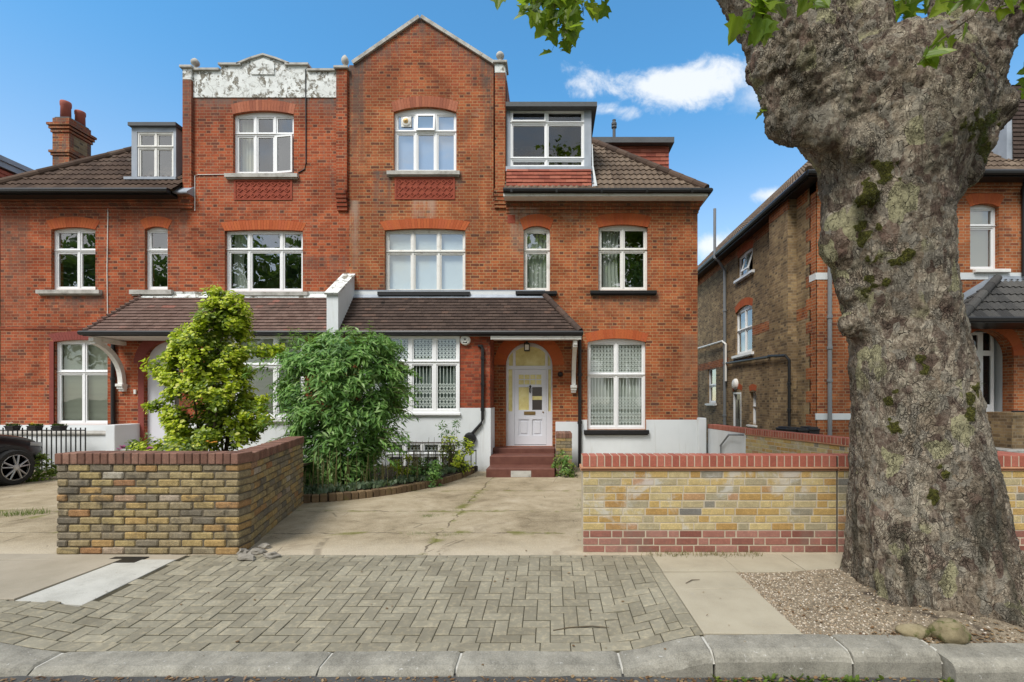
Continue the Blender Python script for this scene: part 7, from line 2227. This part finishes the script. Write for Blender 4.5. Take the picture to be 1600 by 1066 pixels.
fv = g.noise(g.scl(v, 7, 7, 1.3), 1.0, 5, .65, .7)
fiss = g.m('MULTIPLY', g.step(g.m('ABSOLUTE', g.m('SUBTRACT', fv, .5)), .035, .0), g.step(n_mid, .40, .55))
pits = g.step(g.noise(v, 44, 5, .75, .4), .40, .33)
crk = g.m('MAXIMUM', crk, g.m('MAXIMUM', g.m('MULTIPLY', fiss, .6), g.m('MULTIPLY', pits, .8)))
c = g.mix(g.m('MULTIPLY', crk, .82), c, (0.020, 0.015, 0.011))
alg = g.m('MULTIPLY', g.step(g.noise(g.scl(v, 3.2, 3.2, .5), 1.0, 5, .65, .5), .53, .66), g.step(zz_, 1.3, .5))
c = g.mix(g.m('MULTIPLY', alg, .7), c, (0.035, 0.034, 0.022))
ma = g.node('ShaderNodeAttribute', attribute_name='moss').outputs['Fac']
mossm = g.step(g.m('ADD', ma, g.m('MULTIPLY', g.m('SUBTRACT', n_mid, .5), .8)), .35, .6)
mcol = g.ramp(n_fine, [(.35, (0.030, 0.028, 0.010)), (.5, (0.065, 0.064, 0.016)), (.65, (0.13, 0.125, 0.026))])
c = g.mix(mossm, c, mcol)
h = g.m('ADD', g.m('MULTIPLY', n_mid, 1.2), g.m('ADD', g.m('MULTIPLY', n_fine, .7), g.m('MULTIPLY', crk, -1.0)))
h = g.m('ADD', h, g.m('ADD', g.m('MULTIPLY', cr2, .3), g.m('MULTIPLY', n_flk, 1.4)))
g.out(c, .93, g.bump(h, .9, .016), .15)
tm.materials.clear(); tm.materials.append(M['bark'])
trunk = bpy.data.objects.new('trunk', tm); link(trunk, tree)
# moss tufts
M['moss'] = leaf_mat('bark_moss', [(0, (0.022, 0.026, 0.006)), (.5, (0.055, 0.06, 0.010)), (1, (0.13, 0.135, 0.018))], .2)
b = MB()
for (p, n_), mw in zip(vn, mossw):
    if mw > .45 and rng.random() < .6:
        for k in range(3): leaves(b, [(p + rv(.012), n_ + rv(.9) + Vector((0, 0, -.35)), rv(), rng.uniform(.012, .030), 0)], BLADE)
b.build('moss', M['moss'], trunk)

# limbs and crown above the frame
rng.seed(404)
b = MB()
tips = []
def bough(p, d, r, L_, depth):
    pts_, rs = [Vector(p)], [r]
    d = Vector(d).normalized(); q = Vector(p)
    n = 7
    for i in range(n):
        d = (d + rv(.22) + Vector((0, 0, .05))).normalized(); q = q + d * (L_ / n); pts_.append(q.copy()); rs.append(r * (1 - .62 * (i + 1) / n))
        if depth > 0 and i >= 1 and rng.random() < .75:
            a = rv(); a.z = abs(a.z) * .5; bough(q, d * .6 + a.normalized() * .9, rs[-1] * .6, L_ * .6, depth - 1)
    b.tube(pts_, rs, 10 if r > .1 else 6); tips.extend(pts_[3:])
bough((tX(1186), TY + .04, tZ(-95)), (-.55, .0, 1), .34, 4.6, 2)
bough((tX(1346), TY + .33, tZ(-60)), (.0, .35, 1), .23, 4.2, 2)
bough((tX(1642), TY + .10, tZ(-95)), (.55, .05, 1), .38, 4.6, 2)
bough((tX(1600), TY + .1, tZ(-90)), (.5, .5, .8), .16, 3.2, 2)
def in_frame(p, m=60):
    if p.y < .15: return False
    s_ = F / p.y
    return (VY - (p.z - CZ) * s_) > -m and -m < VX + p.x * s_ < 1600 + m and p.z > -1
b.build('limb', M['bark'], tree)
b = MB()
for q in tips:
    for k in range(3):
        c = q + rv(.75)
        for i in range(7):
            p = c + rv(.32)
            if in_frame(p) or p.z < 3.2: continue
            gx, gy = p.x - dirv.x / dirv.z * p.z, p.y - dirv.y / dirv.z * p.z      # where this leaf's shadow falls
            if -7 < gx < 3.2 and 1.5 < gy < 9.0 and rng.random() < .9: continue
            leaves(b, [(p, Vector((rng.uniform(-1, 1), rng.uniform(-1, 1), -.35)), Vector((rng.uniform(-.4, .4), rng.uniform(-.4, .4), 1)), rng.uniform(.13, .22), 0)], LEAF_PLANE)
b.build('crown', M['plane_leaf'], tree)
# sprays of leaves that hang into the view
def spray(path, n, sz, spread, Yw=.25):
    """path: (px, py, Y)"""
    b = MB(); tw_ = MB()
    pts_ = [Vector((XP(a, Y), Y, ZP(c, Y))) for a, c, Y in path]
    tw_.tube(pts_, [.007 - .005 * i / (len(pts_) - 1) for i in range(len(pts_))], 5)
    for i in range(n):
        t = rng.random() ** .8 * (len(pts_) - 1); k = min(int(t), len(pts_) - 2); q = pts_[k].lerp(pts_[k + 1], t - k)
        o = rv(spread); o.y *= Yw / max(spread, .01) if Yw < spread else 1
        p = q + o
        tw_.tube([q, q.lerp(p, .6) + Vector((0, 0, .01)), p], [.002, .0018, .0012], 4, caps=False)
        d = Vector((o.x * 1.5 + rng.uniform(-.5, .5), rng.uniform(-.5, .3), -.55 + rng.uniform(-.6, .6)))
        leaves(b, [(p, d, Vector((rng.uniform(-.7, .7), -.9 + rng.uniform(-.5, .5), rng.uniform(.2, 1))), sz * rng.uniform(.7, 1.2), 0)], LEAF_PLANE)
    b.add(tw_.v, tw_.f, 1)
    b.build('leaf_spray', [M['plane_leaf'], M['stem']], tree)
spray([(905, -120, 5.2), (880, -40, 5.0), (866, 10, 4.9), (878, 60, 4.8)], 62, .165, .20)
spray([(880, -60, 5.0), (845, -10, 4.9), (832, 22, 4.85)], 24, .165, .15)
spray([(905, -80, 5.0), (905, -10, 4.9), (912, 25, 4.85)], 22, .15, .13)
spray([(905, -60, 5.0), (935, -25, 4.9), (950, -8, 4.9)], 8, .15, .10)
spray([(800, -60, 5.0), (782, -20, 4.9), (778, 2, 4.9)], 3, .14, .05)
spray([(1230, -60, 3.25), (1200, -15, 3.15), (1172, 18, 3.1)], 16, .14, .11)
spray([(1230, -40, 3.2), (1195, 10, 3.1), (1188, 50, 3.05)], 8, .15, .06)
spray([(1290, -50, 3.2), (1268, -10, 3.15), (1262, 5, 3.15)], 7, .12, .06)
spray([(1420, -50, 5.2), (1415, 10, 5.1), (1412, 40, 5.0)], 30, .17, .22)
spray([(1282, -40, 5.0), (1280, 0, 5.0)], 8, .16, .10)
spray([(1570, -50, 2.95), (1520, 25, 2.9), (1470, 62, 2.88), (1434, 100, 2.86)], 9, .12, .045)
spray([(1590, -60, 3.0), (1540, -10, 2.95), (1490, 5, 2.9)], 14, .135, .11)
spray([(1610, -40, 3.0), (1560, 10, 2.95), (1545, 30, 2.9)], 5, .13, .06)
spray([(1640, -30, 3.0), (1600, -5, 2.95), (1590, 10, 2.9)], 7, .12, .07)
spray([(1640, 60, 4.6), (1610, 120, 4.6), (1600, 130, 4.6)], 5, .15, .07)
spray([(1205, 168, 3.9), (1187, 175, 3.85)], 3, .10, .04); spray([(1200, 150, 3.9), (1182, 152, 3.85)], 2, .07, .02)

# ------------------------------------------------------------------ trees across the road (they show in the window panes) and behind
M['street_leaf'] = leaf_mat('street_tree_leaf', [(0, (0.06, 0.12, 0.025)), (0.5, (0.13, 0.22, 0.045)), (1, (0.22, 0.31, 0.07))], .3, .5)
def street_tree(label, x, y, h, r, n, seed, group):
    t = thing('tree', label, 'tree', (x, y, 0), group)
    b = MB(); b.tube([(x, y, -.1), (x + .1, y, h * .35), (x, y, h * .75)], [.32, .24, .08], 10)
    for k in range(6):
        a = k * 1.05; b.tube([(x, y, h * .35), (x + math.cos(a) * r * .6, y + math.sin(a) * r * .6, h * .65)], [.12, .03], 6)
    b.build('trunk', M['stem'], t)
    b = MB()
    for k in range(n // 28):
        d = rv(); d = d.normalized() * rng.uniform(.55, 1.0)
        c = Vector((x + d.x * r, y + d.y * r, h * .62 + d.z * h * .36))
        for i in range(28): leaves(b, [(c + rv(.8), rv(), rv(), rng.uniform(.18, .34), 0)], LEAF_CARD)
    b.build('crown', M['street_leaf'], t)
    return t
rng.seed(77)
t0 = street_tree('leafy street tree standing across the road', -2.5, -15.0, 15.0, 4.3, 5600, 1, 'street trees across the road')
def copy_thing(t, loc, rz, sc):
    r_ = t.copy(); COL.objects.link(r_); r_.location = loc; r_.rotation_euler = (0, 0, rz); r_.scale = (sc, sc, sc)
    for ch in list(t.children):
        c = ch.copy(); COL.objects.link(c); c.parent = r_; c.matrix_parent_inverse = ch.matrix_parent_inverse.copy()
    return r_
for (x, y, rz, s_) in ((-19, -15, 1.1, 1.05), (-27, -15.5, 2.4, 1.12), (-36, -14.5, .4, 1.05), (-46, -15, 2.9, 1.1), (7, -15.5, 4.0, 1.0), (17, -14.5, 5.2, 1.0), (28, -15, 3.1, 1.0)):
    copy_thing(t0, (x, y, 0), rz, s_)
street_tree('small bright tree far back between the two houses', XP(1100, 38), 38, ZP(404, 38), 2.0, 1600, 3, None)
